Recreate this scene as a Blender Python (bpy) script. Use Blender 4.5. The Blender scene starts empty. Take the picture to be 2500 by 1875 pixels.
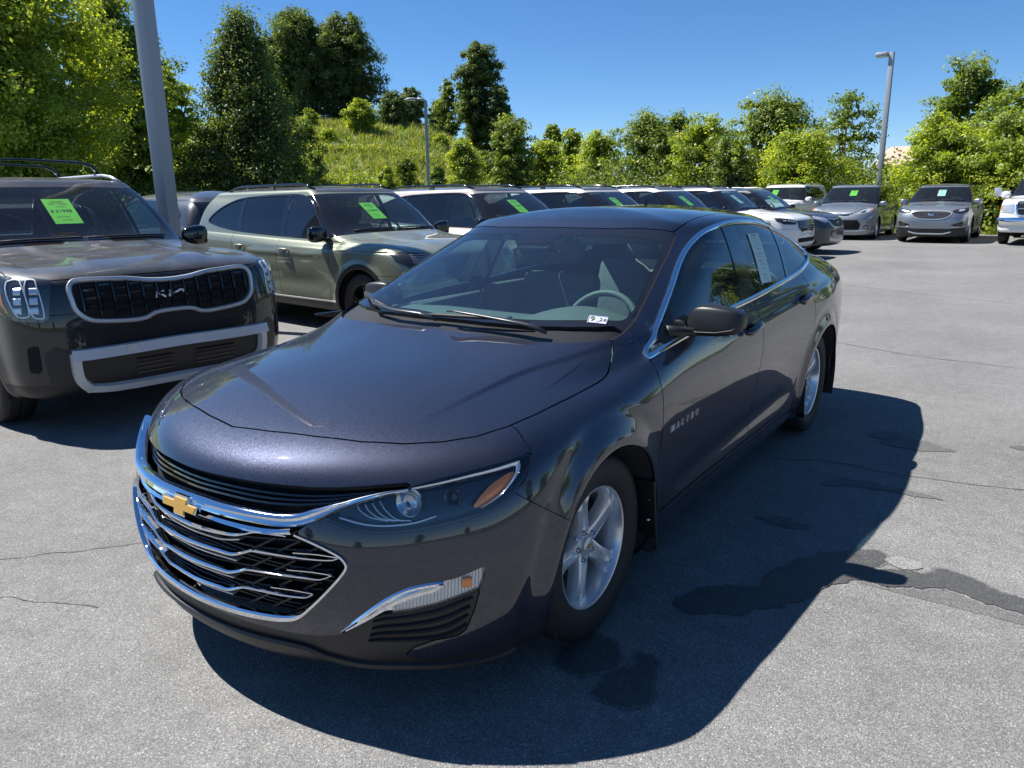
import bpy, bmesh, math, random
import numpy as np
from mathutils import Vector, Matrix, noise as mnoise
from mathutils.bvhtree import BVHTree
PI = math.pi
R_ = math.radians
random.seed(7)
rng = np.random.default_rng(7)
SC = bpy.context.scene
COL = SC.collection

# ---------------------------------------------------------------- camera
CAM_P = (2.0089, -2.1002, 1.5146)
YAW, PITCH, ROLL, FPX = -0.6191, 0.2454, -0.0138, 1835.74
cam_d = bpy.data.cameras.new('camera')
cam = bpy.data.objects.new('camera', cam_d)
COL.objects.link(cam)
_f = Vector((math.sin(YAW) * math.cos(PITCH), math.cos(YAW) * math.cos(PITCH), -math.sin(PITCH)))
_r = Vector((math.cos(YAW), -math.sin(YAW), 0))
_u = _r.cross(_f)
_r2 = _r * math.cos(ROLL) + _u * math.sin(ROLL)
_u2 = -_r * math.sin(ROLL) + _u * math.cos(ROLL)
_m = Matrix((_r2, _u2, -_f)).transposed().to_4x4()
_m.translation = Vector(CAM_P)
cam.matrix_world = _m
cam_d.sensor_width = 36.0
cam_d.lens = 36.0 * FPX / 2500.0
cam_d.clip_start = 0.05
cam_d.clip_end = 2000
SC.camera = cam

# ---------------------------------------------------------------- sky, sun, exposure
to_sun = Vector((-0.635, -0.165, 1.0)).normalized()
elev = math.asin(to_sun.z)
world = bpy.data.worlds.new('World')
SC.world = world
world.use_nodes = True
wn = world.node_tree.nodes
sky = wn.new('ShaderNodeTexSky')
sky.sky_type = 'NISHITA'
sky.sun_disc = False
sky.sun_elevation = elev
sky.sun_rotation = math.atan2(to_sun.x, to_sun.y)
sky.altitude = 2500
sky.air_density = 1.0
sky.dust_density = 0.1
sky.ozone_density = 6.0
hs = wn.new('ShaderNodeHueSaturation')
hs.inputs['Saturation'].default_value = 1.15
world.node_tree.links.new(sky.outputs[0], hs.inputs['Color'])
world.node_tree.links.new(hs.outputs[0], wn['Background'].inputs[0])
wn['Background'].inputs[1].default_value = 0.074
sun_d = bpy.data.lights.new('sun', 'SUN')
sun_d.energy = 5.0
sun_d.angle = R_(0.53)
sun_d.color = (1.0, 0.965, 0.91)
sun = bpy.data.objects.new('sun', sun_d)
sun.rotation_euler = to_sun.to_track_quat('Z', 'Y').to_euler()
sun.location = (0, 0, 60)
COL.objects.link(sun)
SC.view_settings.view_transform = 'Standard'
SC.view_settings.look = 'None'
SC.view_settings.gamma = 1
SC.view_settings.exposure = 0.93
SC.view_settings.use_curve_mapping = False
SC.cycles.max_bounces = 10
SC.cycles.glossy_bounces = 5
SC.cycles.transmission_bounces = 8
SC.cycles.transparent_max_bounces = 16

# ================================================================= generic helpers
def tag(o, label=None, cat=None, group=None, kind=None):
    if label: o['label'] = label
    if cat: o['category'] = cat
    if group: o['group'] = group
    if kind: o['kind'] = kind
    return o

def empty(name, loc=(0, 0, 0), rz=0.0, label=None, cat=None, group=None):
    o = bpy.data.objects.new(name, None)
    o.empty_display_size = 0.2
    o.location = loc
    o.rotation_euler = (0, 0, rz)
    COL.objects.link(o)
    return tag(o, label, cat, group)

def mkobj(name, V, F, mat, parent=None, smooth=True, normals=None, label=None, kind=None, matidx=None):
    me = bpy.data.meshes.new(name)
    V = np.asarray(V, dtype=np.float32).reshape(-1, 3)
    if isinstance(F, np.ndarray) and F.ndim == 2:
        nf, k = F.shape
        me.vertices.add(len(V)); me.vertices.foreach_set('co', V.ravel())
        me.loops.add(nf * k); me.loops.foreach_set('vertex_index', F.astype(np.int32).ravel())
        me.polygons.add(nf); me.polygons.foreach_set('loop_start', np.arange(nf, dtype=np.int32) * k)
        me.update(calc_edges=True)
    else:
        me.from_pydata([tuple(map(float, v)) for v in V], [], [tuple(int(i) for i in f) for f in F])
        me.update()
    if isinstance(mat, (list, tuple)):
        for m in mat: me.materials.append(m)
    elif mat is not None:
        me.materials.append(mat)
    if matidx is not None:
        me.polygons.foreach_set('material_index', np.asarray(matidx, dtype=np.int32))
    if smooth:
        me.polygons.foreach_set('use_smooth', np.ones(len(me.polygons), dtype=bool))
    if normals is not None:
        me.normals_split_custom_set_from_vertices(np.asarray(normals, dtype=np.float32))
    o = bpy.data.objects.new(name, me)
    COL.objects.link(o)
    if parent is not None: o.parent = parent
    tag(o, label=label, kind=kind)
    return o

class MB:
    """collects simple shapes into one mesh"""
    def __init__(s): s.V = []; s.F = []; s.M = []
    def add(s, V, F, mi=0):
        b = len(s.V); s.V += [tuple(v) for v in V]; s.F += [tuple(i + b for i in f) for f in F]; s.M += [mi] * len(F); return s
    def box(s, c, d, rz=0, mi=0, tilt=None):
        x, y, z = d[0] / 2, d[1] / 2, d[2] / 2
        P = [Vector(v) for v in ((-x, -y, -z), (x, -y, -z), (x, y, -z), (-x, y, -z), (-x, -y, z), (x, -y, z), (x, y, z), (-x, y, z))]
        M = Matrix.Rotation(rz, 3, 'Z')
        if tilt is not None: M = M @ tilt
        P = [M @ v + Vector(c) for v in P]
        return s.add(P, [(0, 3, 2, 1), (4, 5, 6, 7), (0, 1, 5, 4), (1, 2, 6, 5), (2, 3, 7, 6), (3, 0, 4, 7)], mi)
    def bbox(s, c, d, b=0.01, rz=0, mi=0, tilt=None, seg=2):
        """rounded box"""
        bm = bmesh.new(); bmesh.ops.create_cube(bm, size=1)
        for v in bm.verts: v.co = Vector((v.co.x * d[0], v.co.y * d[1], v.co.z * d[2]))
        bmesh.ops.bevel(bm, geom=bm.edges[:], offset=b, segments=seg, affect='EDGES', profile=0.5)
        M = Matrix.Rotation(rz, 3, 'Z')
        if tilt is not None: M = M @ tilt
        bm.verts.index_update()
        V = [M @ v.co + Vector(c) for v in bm.verts]; F = [tuple(v.index for v in f.verts) for f in bm.faces]
        bm.free()
        return s.add(V, F, mi)
    def tube(s, pts, r, n=8, cap=True, mi=0, flat=1.0, up=(0, 0, 1)):
        """round tube along points; r number or list; flat squashes along 'up'"""
        pts = [Vector(p) for p in pts]; m = len(pts)
        rr = r if isinstance(r, (list, tuple)) else [r] * m
        V = []; up = Vector(up)
        for i, p in enumerate(pts):
            t = (pts[min(i + 1, m - 1)] - pts[max(i - 1, 0)]).normalized()
            a = t.cross(up)
            if a.length < 1e-3: a = t.cross(Vector((1, 0, 0.1)))
            a.normalize(); b = a.cross(t).normalized()
            for k in range(n):
                th = 2 * PI * k / n
                V.append(p + a * (rr[i] * math.cos(th)) + b * (rr[i] * math.sin(th) * flat))
        F = []
        for i in range(m - 1):
            for k in range(n):
                F.append((i * n + k, i * n + (k + 1) % n, (i + 1) * n + (k + 1) % n, (i + 1) * n + k))
        if cap:
            F.append(tuple(range(n - 1, -1, -1))); F.append(tuple((m - 1) * n + k for k in range(n)))
        return s.add(V, F, mi)
    def prism(s, poly, depth, M=None, mi=0):
        """polygon in xy extruded in z by depth"""
        n = len(poly); M = M or Matrix.Identity(4)
        V = [M @ Vector((p[0], p[1], 0)) for p in poly] + [M @ Vector((p[0], p[1], depth)) for p in poly]
        F = [tuple(range(n - 1, -1, -1)), tuple(range(n, 2 * n))] + [(i, (i + 1) % n, (i + 1) % n + n, i + n) for i in range(n)]
        return s.add(V, F, mi)
    def lathe(s, prof, n=48, axis='x', c=(0, 0, 0), mi=0, closed=False):
        """profile of (axial, radius)"""
        V = []; c = Vector(c)
        for a, r in prof:
            for k in range(n):
                th = 2 * PI * k / n
                if axis == 'x': V.append(c + Vector((a, r * math.cos(th), r * math.sin(th))))
                elif axis == 'z': V.append(c + Vector((r * math.cos(th), r * math.sin(th), a)))
                else: V.append(c + Vector((r * math.cos(th), a, r * math.sin(th))))
        F = []; m = len(prof)
        for i in range(m - 1 + (1 if closed else 0)):
            j = (i + 1) % m
            for k in range(n):
                F.append((i * n + k, i * n + (k + 1) % n, j * n + (k + 1) % n, j * n + k))
        return s.add(V, F, mi)
    def build(s, name, mat, parent=None, smooth=False, label=None, kind=None, angle=None):
        o = mkobj(name, s.V, s.F, mat, parent, smooth=smooth or angle is not None, label=label, kind=kind, matidx=s.M if isinstance(mat, (list, tuple)) else None)
        if angle is not None:
            o.data.set_sharp_from_angle(angle=R_(angle))
        return o

# ================================================================= materials
MATS = {}
def newmat(name):
    m = bpy.data.materials.new(name); m.use_nodes = True
    return m, m.node_tree.nodes, m.node_tree.links, m.node_tree.nodes['Principled BSDF']

def pbr(name, col, rough=0.5, metal=0.0, coat=0.0, spec=None, bump=None, var=None, trans=0.0, ior=None, alpha=None, emit=None, coat_rough=0.02):
    if name in MATS: return MATS[name]
    m, n, l, b = newmat(name)
    b.inputs['Base Color'].default_value = (*col, 1)
    b.inputs['Roughness'].default_value = rough
    b.inputs['Metallic'].default_value = metal
    b.inputs['Coat Weight'].default_value = coat
    b.inputs['Coat Roughness'].default_value = coat_rough
    b.inputs['Transmission Weight'].default_value = trans
    if ior: b.inputs['IOR'].default_value = ior
    if spec is not None: b.inputs['Specular IOR Level'].default_value = spec
    if alpha is not None: b.inputs['Alpha'].default_value = alpha
    tc = None
    if var or bump:
        tc = n.new('ShaderNodeTexCoord')
    if var:
        sc, amt = var
        t = n.new('ShaderNodeTexNoise'); t.inputs['Scale'].default_value = sc; t.inputs['Detail'].default_value = 5
        l.new(tc.outputs['Object'], t.inputs['Vector'])
        mx = n.new('ShaderNodeMix'); mx.data_type = 'RGBA'
        mx.inputs[6].default_value = (*[c * (1 - amt) for c in col], 1)
        mx.inputs[7].default_value = (*[min(1, c * (1 + amt)) for c in col], 1)
        l.new(t.outputs[0], mx.inputs[0]); l.new(mx.outputs[2], b.inputs['Base Color'])
    if bump:
        sc, st, dist = bump
        t = n.new('ShaderNodeTexNoise'); t.inputs['Scale'].default_value = sc; t.inputs['Detail'].default_value = 3
        l.new(tc.outputs['Object'], t.inputs['Vector'])
        bp = n.new('ShaderNodeBump'); bp.inputs['Strength'].default_value = st; bp.inputs['Distance'].default_value = dist
        l.new(t.outputs[0], bp.inputs['Height']); l.new(bp.outputs[0], b.inputs['Normal'])
    MATS[name] = m
    return m

def car_paint(name, col, metal=0.55, rough=0.42, flake=0.5, coat=1.0, fcol=None, dust=0.0, cior=1.5):
    """metallic flake base under a clear coat, with a little dust on it"""
    if name in MATS: return MATS[name]
    m, n, l, b = newmat(name)
    tc = n.new('ShaderNodeTexCoord')
    vo = n.new('ShaderNodeTexVoronoi'); vo.inputs['Scale'].default_value = 800
    l.new(tc.outputs['Object'], vo.inputs['Vector'])
    mr = n.new('ShaderNodeMapRange'); mr.inputs[1].default_value = 0.0; mr.inputs[2].default_value = 1.0
    sep = n.new('ShaderNodeSeparateColor'); l.new(vo.outputs['Color'], sep.inputs[0])
    l.new(sep.outputs[0], mr.inputs[0]); mr.inputs[3].default_value = 1 - flake; mr.inputs[4].default_value = 1 + flake
    mu = n.new('ShaderNodeVectorMath'); mu.operation = 'SCALE'
    mu.inputs[0].default_value = col; l.new(mr.outputs[0], mu.inputs[3])
    last = mu.outputs[0]
    b.inputs['Metallic'].default_value = metal
    b.inputs['Roughness'].default_value = rough
    # flakes tilt a little each
    nm = n.new('ShaderNodeVectorMath'); nm.operation = 'MULTIPLY_ADD'
    l.new(vo.outputs['Color'], nm.inputs[0]); nm.inputs[1].default_value = (0.16,) * 3; nm.inputs[2].default_value = (-0.08,) * 3
    ge = n.new('ShaderNodeNewGeometry')
    ad = n.new('ShaderNodeVectorMath'); ad.operation = 'ADD'
    l.new(ge.outputs['Normal'], ad.inputs[0]); l.new(nm.outputs[0], ad.inputs[1])
    no = n.new('ShaderNodeVectorMath'); no.operation = 'NORMALIZE'; l.new(ad.outputs[0], no.inputs[0])
    l.new(no.outputs[0], b.inputs['Normal'])
    b.inputs['Coat Weight'].default_value = coat
    b.inputs['Coat Roughness'].default_value = 0.022
    b.inputs['Coat IOR'].default_value = cior
    if dust > 0:
        d = n.new('ShaderNodeTexNoise'); d.inputs['Scale'].default_value = 3.0; d.inputs['Detail'].default_value = 8; d.inputs['Roughness'].default_value = 0.75
        l.new(tc.outputs['Object'], d.inputs['Vector'])
        d2 = n.new('ShaderNodeTexNoise'); d2.inputs['Scale'].default_value = 160; d2.inputs['Detail'].default_value = 2
        l.new(tc.outputs['Object'], d2.inputs['Vector'])
        sp = n.new('ShaderNodeSeparateXYZ'); l.new(ge.outputs['Normal'], sp.inputs[0])
        a1 = n.new('ShaderNodeMath'); a1.operation = 'MULTIPLY'; l.new(d.outputs[0], a1.inputs[0]); l.new(d2.outputs[0], a1.inputs[1])
        a2 = n.new('ShaderNodeMapRange'); l.new(a1.outputs[0], a2.inputs[0]); a2.inputs[1].default_value = 0.12; a2.inputs[2].default_value = 0.5
        a3 = n.new('ShaderNodeMapRange'); l.new(sp.outputs[2], a3.inputs[0]); a3.inputs[1].default_value = 0.1; a3.inputs[2].default_value = 0.9; a3.inputs[3].default_value = 0.0
        a4 = n.new('ShaderNodeMath'); a4.operation = 'MULTIPLY'; l.new(a2.outputs[0], a4.inputs[0]); l.new(a3.outputs[0], a4.inputs[1])
        a5 = n.new('ShaderNodeMath'); a5.operation = 'MULTIPLY'; l.new(a4.outputs[0], a5.inputs[0]); a5.inputs[1].default_value = dust
        ds = n.new('ShaderNodeBsdfDiffuse'); ds.inputs[0].default_value = (0.42, 0.41, 0.38, 1)
        mxs = n.new('ShaderNodeMixShader')
        l.new(a5.outputs[0], mxs.inputs[0]); l.new(b.outputs[0], mxs.inputs[1]); l.new(ds.outputs[0], mxs.inputs[2])
        l.new(mxs.outputs[0], n['Material Output'].inputs[0])
    l.new(last, b.inputs['Base Color'])
    MATS[name] = m
    return m

def glass(name, tint=(0.55, 0.62, 0.6), dust=0.04, rough=0.0, ior=1.6):
    """thin car glass: mirror reflection by fresnel over tinted see-through, slight dust film"""
    if name in MATS: return MATS[name]
    m, n, l, b = newmat(name)
    n.remove(b)
    # two-sided Schlick reflectance (a thin pane reflects alike from both sides)
    ge = n.new('ShaderNodeNewGeometry'); dt = n.new('ShaderNodeVectorMath'); dt.operation = 'DOT_PRODUCT'
    l.new(ge.outputs['Normal'], dt.inputs[0]); l.new(ge.outputs['Incoming'], dt.inputs[1])
    ab = n.new('ShaderNodeMath'); ab.operation = 'ABSOLUTE'; l.new(dt.outputs['Value'], ab.inputs[0])
    om = n.new('ShaderNodeMath'); om.operation = 'SUBTRACT'; om.inputs[0].default_value = 1.0; l.new(ab.outputs[0], om.inputs[1])
    pw = n.new('ShaderNodeMath'); pw.operation = 'POWER'; l.new(om.outputs[0], pw.inputs[0]); pw.inputs[1].default_value = 5.0
    f0 = min(.9, 1.75 * ((ior - 1) / (ior + 1)) ** 2)
    fr = n.new('ShaderNodeMath'); fr.operation = 'MULTIPLY_ADD'; l.new(pw.outputs[0], fr.inputs[0]); fr.inputs[1].default_value = 1 - f0; fr.inputs[2].default_value = f0
    gl = n.new('ShaderNodeBsdfGlossy'); gl.inputs[0].default_value = (1, 1, 1, 1); gl.inputs[1].default_value = rough
    tr = n.new('ShaderNodeBsdfTransparent'); tr.inputs[0].default_value = (*tint, 1)
    mx = n.new('ShaderNodeMixShader')
    l.new(fr.outputs[0], mx.inputs[0]); l.new(tr.outputs[0], mx.inputs[1]); l.new(gl.outputs[0], mx.inputs[2])
    df = n.new('ShaderNodeBsdfDiffuse'); df.inputs[0].default_value = (0.5, 0.52, 0.52, 1)
    tc = n.new('ShaderNodeTexCoord'); t = n.new('ShaderNodeTexNoise'); t.inputs['Scale'].default_value = 240; t.inputs['Detail'].default_value = 3
    l.new(tc.outputs['Object'], t.inputs['Vector'])
    mr = n.new('ShaderNodeMapRange'); l.new(t.outputs[0], mr.inputs[0]); mr.inputs[1].default_value = 0.35; mr.inputs[2].default_value = 0.75
    mr.inputs[3].default_value = dust * 0.4; mr.inputs[4].default_value = dust * 1.8
    m2 = n.new('ShaderNodeMixShader'); l.new(mr.outputs[0], m2.inputs[0]); l.new(mx.outputs[0], m2.inputs[1]); l.new(df.outputs[0], m2.inputs[2])
    l.new(m2.outputs[0], n['Material Output'].inputs[0])
    MATS[name] = m
    return m

# ================================================================= car skin: B-spline net, cuts, ribbons
def _basis(t):
    return np.stack([(1 - t) ** 3, 3 * t ** 3 - 6 * t ** 2 + 4, -3 * t ** 3 + 3 * t ** 2 + 3 * t + 1, t ** 3], -1) / 6
def _dbasis(t):
    return np.stack([-3 * (1 - t) ** 2, 9 * t ** 2 - 12 * t, -9 * t ** 2 + 6 * t + 3, 3 * t ** 2], -1) / 6
MIR = np.array([-1.0, 1.0, 1.0])

def _pad(P):
    """ghost columns mirrored over x=0 at front and rear, ghost rows: bottom extrapolated, top mirrored"""
    P = np.concatenate([P[:, 1:2] * MIR, P, P[:, -2:-1] * MIR], 1)
    top = P[-2:-1] * MIR
    bot = 2 * P[0:1] - P[1:2]
    return np.concatenate([bot, P, top], 0)

def net_surface(rows, su, sv, fit=0.7, iters=2):
    P0 = np.array(rows, float); P = P0.copy()
    for _ in range(iters):
        Q = _pad(P)
        A = (Q[:-2] + 4 * Q[1:-1] + Q[2:]) / 6
        A = (A[:, :-2] + 4 * A[:, 1:-1] + A[:, 2:]) / 6
        d = (P0 - A) * fit
        d[-1, :, 0] = 0; d[:, 0, 0] = 0; d[:, -1, 0] = 0
        P = P + d
    P[:, 0, 0] = 0; P[:, -1, 0] = 0; P[-1, :, 0] = 0
    Q = _pad(P)
    R, C = P.shape[:2]
    u = np.linspace(0, C - 1, (C - 1) * su + 1); v = np.linspace(0, R - 1, (R - 1) * sv + 1)
    iu = np.minimum(u.astype(int), C - 2); iv = np.minimum(v.astype(int), R - 2)
    bu, bv = _basis(u - iu), _basis(v - iv); du, dv = _dbasis(u - iu), _dbasis(v - iv)
    def ev(wv, wu):
        out = np.zeros((len(v), len(u), 3))
        for a in range(4):
            row = Q[iv + a]                     # (nv, C+2, 3)
            acc = np.zeros((len(v), len(u), 3))
            for c in range(4):
                acc += row[:, iu + c] * wu[None, :, c, None]
            out += acc * wv[:, a, None, None]
        return out
    S = ev(bv, bu); N = np.cross(ev(bv, du), ev(dv, bu))
    ln = np.linalg.norm(N, axis=2, keepdims=True); N = N / np.maximum(ln, 1e-12)
    return S, N

class Skin:
    """triangle mesh with normals: V,N,F"""
    def __init__(s, V, N, F): s.V, s.N, s.F = V, N, F
    @staticmethod
    def from_grid(S, N):
        nv, nu = S.shape[:2]
        i = np.arange(nv * nu).reshape(nv, nu)
        a, b, c, d = i[:-1, :-1].ravel(), i[:-1, 1:].ravel(), i[1:, 1:].ravel(), i[1:, :-1].ravel()
        F = np.concatenate([np.stack([a, b, c], 1), np.stack([a, c, d], 1)])
        V = S.reshape(-1, 3).copy()
        V[np.abs(V[:, 0]) < 1e-7, 0] = 0
        return Skin(V, N.reshape(-1, 3).copy(), F)
    def compact(s):
        if len(s.F) == 0: return Skin(np.zeros((0, 3)), np.zeros((0, 3)), np.zeros((0, 3), int))
        used = np.unique(s.F); m = -np.ones(len(s.V), int); m[used] = np.arange(len(used))
        return Skin(s.V[used], s.N[used], m[s.F])
    def clip(s, f):
        """keep where f(V)<0 (f array per vertex)"""
        V, N, F = s.V, s.N, s.F
        if len(F) == 0: return s
        f = np.where(np.abs(f) < 1e-7, 1e-7, f)
        ins = f < 0; k = ins[F].sum(1)
        full = F[k == 3]; out = [full]
        newV, newN, edge = [], [], {}
        base = len(V)
        part = F[(k == 1) | (k == 2)]
        if len(part):
            # rotate so that the odd vertex comes first
            I = ins[part]; kk = I.sum(1)
            odd = np.where(kk == 1, np.argmax(I, 1), np.argmax(~I, 1))
            ar = np.arange(len(part))
            a, b, c = part[ar, odd], part[ar, (odd + 1) % 3], part[ar, (odd + 2) % 3]
            def cut(p, q):
                lo, hi = np.minimum(p, q), np.maximum(p, q)
                key = lo.astype(np.int64) * base + hi
                return lo, hi, key
            l1, h1, k1 = cut(a, b); l2, h2, k2 = cut(a, c)
            keys = np.concatenate([k1, k2]); lo = np.concatenate([l1, l2]); hi = np.concatenate([h1, h2])
            uk, first, inv = np.unique(keys, return_index=True, return_inverse=True)
            lo, hi = lo[first], hi[first]
            t = (f[lo] / (f[lo] - f[hi]))[:, None]
            nV = V[lo] * (1 - t) + V[hi] * t; nN = N[lo] * (1 - t) + N[hi] * t
            V = np.concatenate([V, nV]); N = np.concatenate([N, nN])
            i1 = base + inv[:len(a)]; i2 = base + inv[len(a):]
            one = kk == 1
            out.append(np.stack([a, i1, i2], 1)[one])
            two = ~one
            out.append(np.stack([i1, b, c], 1)[two]); out.append(np.stack([i1, c, i2], 1)[two])
        return Skin(V, N, np.concatenate(out)).compact()
    def split(s, fn, gap=0.0):
        f = fn(s.V)
        return s.clip(f + gap), s.clip(gap - f)
    def mirrored(s):
        V = s.V * MIR; N = s.N * MIR
        return Skin(V, N, s.F[:, ::-1])
    def whole(s):
        """join with own mirror image, welding x=0"""
        n = len(s.V); on = np.abs(s.V[:, 0]) < 1e-6
        m = np.arange(n) + n; m[on] = np.arange(n)[on]
        N = s.N.copy(); N[on, 0] = 0
        V = np.concatenate([s.V, s.V * MIR]); N = np.concatenate([N, N * MIR])
        F = np.concatenate([s.F, m[s.F][:, ::-1]])
        return Skin(V, N, F).compact()
    def join(s, o):
        return Skin(np.concatenate([s.V, o.V]), np.concatenate([s.N, o.N]), np.concatenate([s.F, o.F + len(s.V)]))
    def rim(s, depth=0.012, keepx0=True):
        """fold the open edge inwards"""
        F = s.F
        if len(F) == 0: return s
        E = np.concatenate([F[:, [0, 1]], F[:, [1, 2]], F[:, [2, 0]]])
        key = np.minimum(E[:, 0], E[:, 1]).astype(np.int64) * len(s.V) + np.maximum(E[:, 0], E[:, 1])
        uk, first, cnt = np.unique(key, return_index=True, return_counts=True)
        B = E[first[cnt == 1]]
        if keepx0:
            z = (np.abs(s.V[B[:, 0], 0]) < 1e-6) & (np.abs(s.V[B[:, 1], 0]) < 1e-6); B = B[~z]
        if len(B) == 0: return s
        L = np.linalg.norm(s.N, axis=1, keepdims=True); n = s.N / np.maximum(L, 1e-9)
        vb = np.unique(B); m = {int(v): i for i, v in enumerate(vb)}
        # outward direction in the surface for rim normals
        od = np.zeros((len(s.V), 3)); e = s.V[B[:, 1]] - s.V[B[:, 0]]
        o = np.cross(e, n[B[:, 0]]); np.add.at(od, B[:, 0], o); np.add.at(od, B[:, 1], o)
        od = od[vb]; od /= np.maximum(np.linalg.norm(od, axis=1, keepdims=True), 1e-9)
        k = len(s.V); nb = len(vb)
        r = 0.0022
        A0 = s.V[vb]; A1 = A0 + od * 0.0 - n[vb] * 0.0
        V = np.concatenate([s.V, A0, A0 - n[vb] * depth])
        N = np.concatenate([n, od, od])
        idx = np.array([m[int(v)] for v in B.ravel()]).reshape(B.shape)
        q = []
        a, b = idx[:, 0], idx[:, 1]
        q1 = np.stack([b + k, a + k, a + k + nb], 1); q2 = np.stack([b + k, a + k + nb, b + k + nb], 1)
        return Skin(V, N, np.concatenate([F, q1, q2]))
    def offset(s, d):
        return Skin(s.V + s.N * d, s.N, s.F)
    def obj(s, name, mat, parent=None, label=None, kind=None):
        L = np.linalg.norm(s.N, axis=1, keepdims=True)
        return mkobj(name, s.V, s.F, mat, parent, normals=s.N / np.maximum(L, 1e-9), label=label, kind=kind)

def smooth_poly(pts, n=8, closed=True, sharp=()):
    """Catmull-Rom through 2D/3D points; indices in sharp stay corners"""
    P = [np.array(p, float) for p in pts]; m = len(P); out = []
    rngi = range(m) if closed else range(m - 1)
    for i in rngi:
        p1, p2 = P[i], P[(i + 1) % m]
        p0 = P[(i - 1) % m] if (closed or i > 0) else 2 * p1 - p2
        p3 = P[(i + 2) % m] if (closed or i + 2 < m) else 2 * p2 - p1
        if i in sharp: p0 = 2 * p1 - p2
        if (i + 1) % m in sharp: p3 = 2 * p2 - p1
        a = np.linalg.norm(p2 - p1) + 1e-9; b0 = np.linalg.norm(p1 - p0) + 1e-9; b1 = np.linalg.norm(p3 - p2) + 1e-9
        # limit tangents so that uneven spacing does not overshoot
        m1 = (p2 - p0) / (a + b0) * a; m2 = (p3 - p1) / (a + b1) * a
        for k in range(n):
            t = k / n
            out.append((2 * t ** 3 - 3 * t ** 2 + 1) * p1 + (t ** 3 - 2 * t ** 2 + t) * m1 + (-2 * t ** 3 + 3 * t ** 2) * p2 + (t ** 3 - t ** 2) * m2)
    if not closed: out.append(P[-1])
    return np.array(out)

def sdf_poly(Q, poly):
    """signed distance of points Q (n,2) to a closed polygon; negative inside"""
    poly = np.asarray(poly, float); n = len(Q)
    lo, hi = poly.min(0) - 0.15, poly.max(0) + 0.15
    near = ((Q >= lo) & (Q <= hi)).all(1)
    out = np.full(n, 1.0)
    P = Q[near]
    if len(P) == 0: return out
    d2 = np.full(len(P), 1e9); inside = np.zeros(len(P), bool)
    for i in range(len(poly)):
        a, b = poly[i], poly[(i + 1) % len(poly)]
        e = b - a; w = P - a
        ee = e @ e
        if ee < 1e-14: continue
        t = np.clip((w @ e) / ee, 0, 1)
        d2 = np.minimum(d2, ((w - t[:, None] * e) ** 2).sum(1))
        c = (a[1] <= P[:, 1]) != (b[1] <= P[:, 1])
        with np.errstate(divide='ignore', invalid='ignore'):
            xc = a[0] + (P[:, 1] - a[1]) / (b[1] - a[1]) * e[0]
        inside ^= c & (P[:, 0] < xc)
    out[near] = np.where(inside, -1, 1) * np.sqrt(d2)
    return out

def wr(V, yc=0.2):
    V = np.atleast_2d(np.asarray(V, float))
    return np.stack([0.9 * np.arctan2(V[:, 0], yc - V[:, 1]), V[:, 2]], 1)
def wrr(V, yc=2.9):
    V = np.atleast_2d(np.asarray(V, float))
    return np.stack([0.9 * np.arctan2(V[:, 0], V[:, 1] - yc), V[:, 2]], 1)
VIEW = {'side': lambda V: np.atleast_2d(V)[:, [1, 2]], 'front': lambda V: np.atleast_2d(V)[:, [0, 2]],
        'top': lambda V: np.atleast_2d(V)[:, [0, 1]], 'wrap': wr, 'wrapr': wrr}
def region(view, poly, cond=None):
    """scalar field for Skin.split: inside an outline drawn in that view (3D outlines are projected first)"""
    f2 = VIEW[view]; P = np.array(poly, float)
    if P.shape[1] == 3: P = f2(P)
    def fn(V):
        f = sdf_poly(f2(V), P)
        if cond is not None:
            f = np.maximum(f, cond(V))
        return f
    return fn

class Proj:
    """drops 2D drawings onto a skin along an axis"""
    def __init__(s, skin):
        s.b = BVHTree.FromPolygons([tuple(v) for v in skin.V], [tuple(int(i) for i in f) for f in skin.F])
    def hit(s, view, a, b, ref=None):
        if view == 'side': o, d = Vector((2.5, a, b)), Vector((-1, 0, 0))
        elif view == 'front': o, d = Vector((a, -3, b)), Vector((0, 1, 0))
        elif view == 'rear': o, d = Vector((a, 7, b)), Vector((0, -1, 0))
        else: o, d = Vector((a, b, 4)), Vector((0, 0, -1))
        p, n, i, dist = s.b.ray_cast(o, d)
        if p is None:
            p, n, i, dist = s.b.find_nearest(o + d * 1.6)
        if n.dot(d) > 0: n = -n
        return p, n
    def near(s, p):
        q, n, i, d = s.b.find_nearest(Vector(p)); return q, n
    def curve(s, view, pts, off=0.0):
        out = [s.hit(view, float(a), float(b)) for a, b in pts]
        P = np.array([p + n * off for p, n in out]); N = np.array([n for p, n in out])
        # even out facet normals
        for _ in range(3):
            N[1:-1] = (N[:-2] + 2 * N[1:-1] + N[2:]) / 4
        N /= np.linalg.norm(N, axis=1, keepdims=True)
        return P, N

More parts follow.
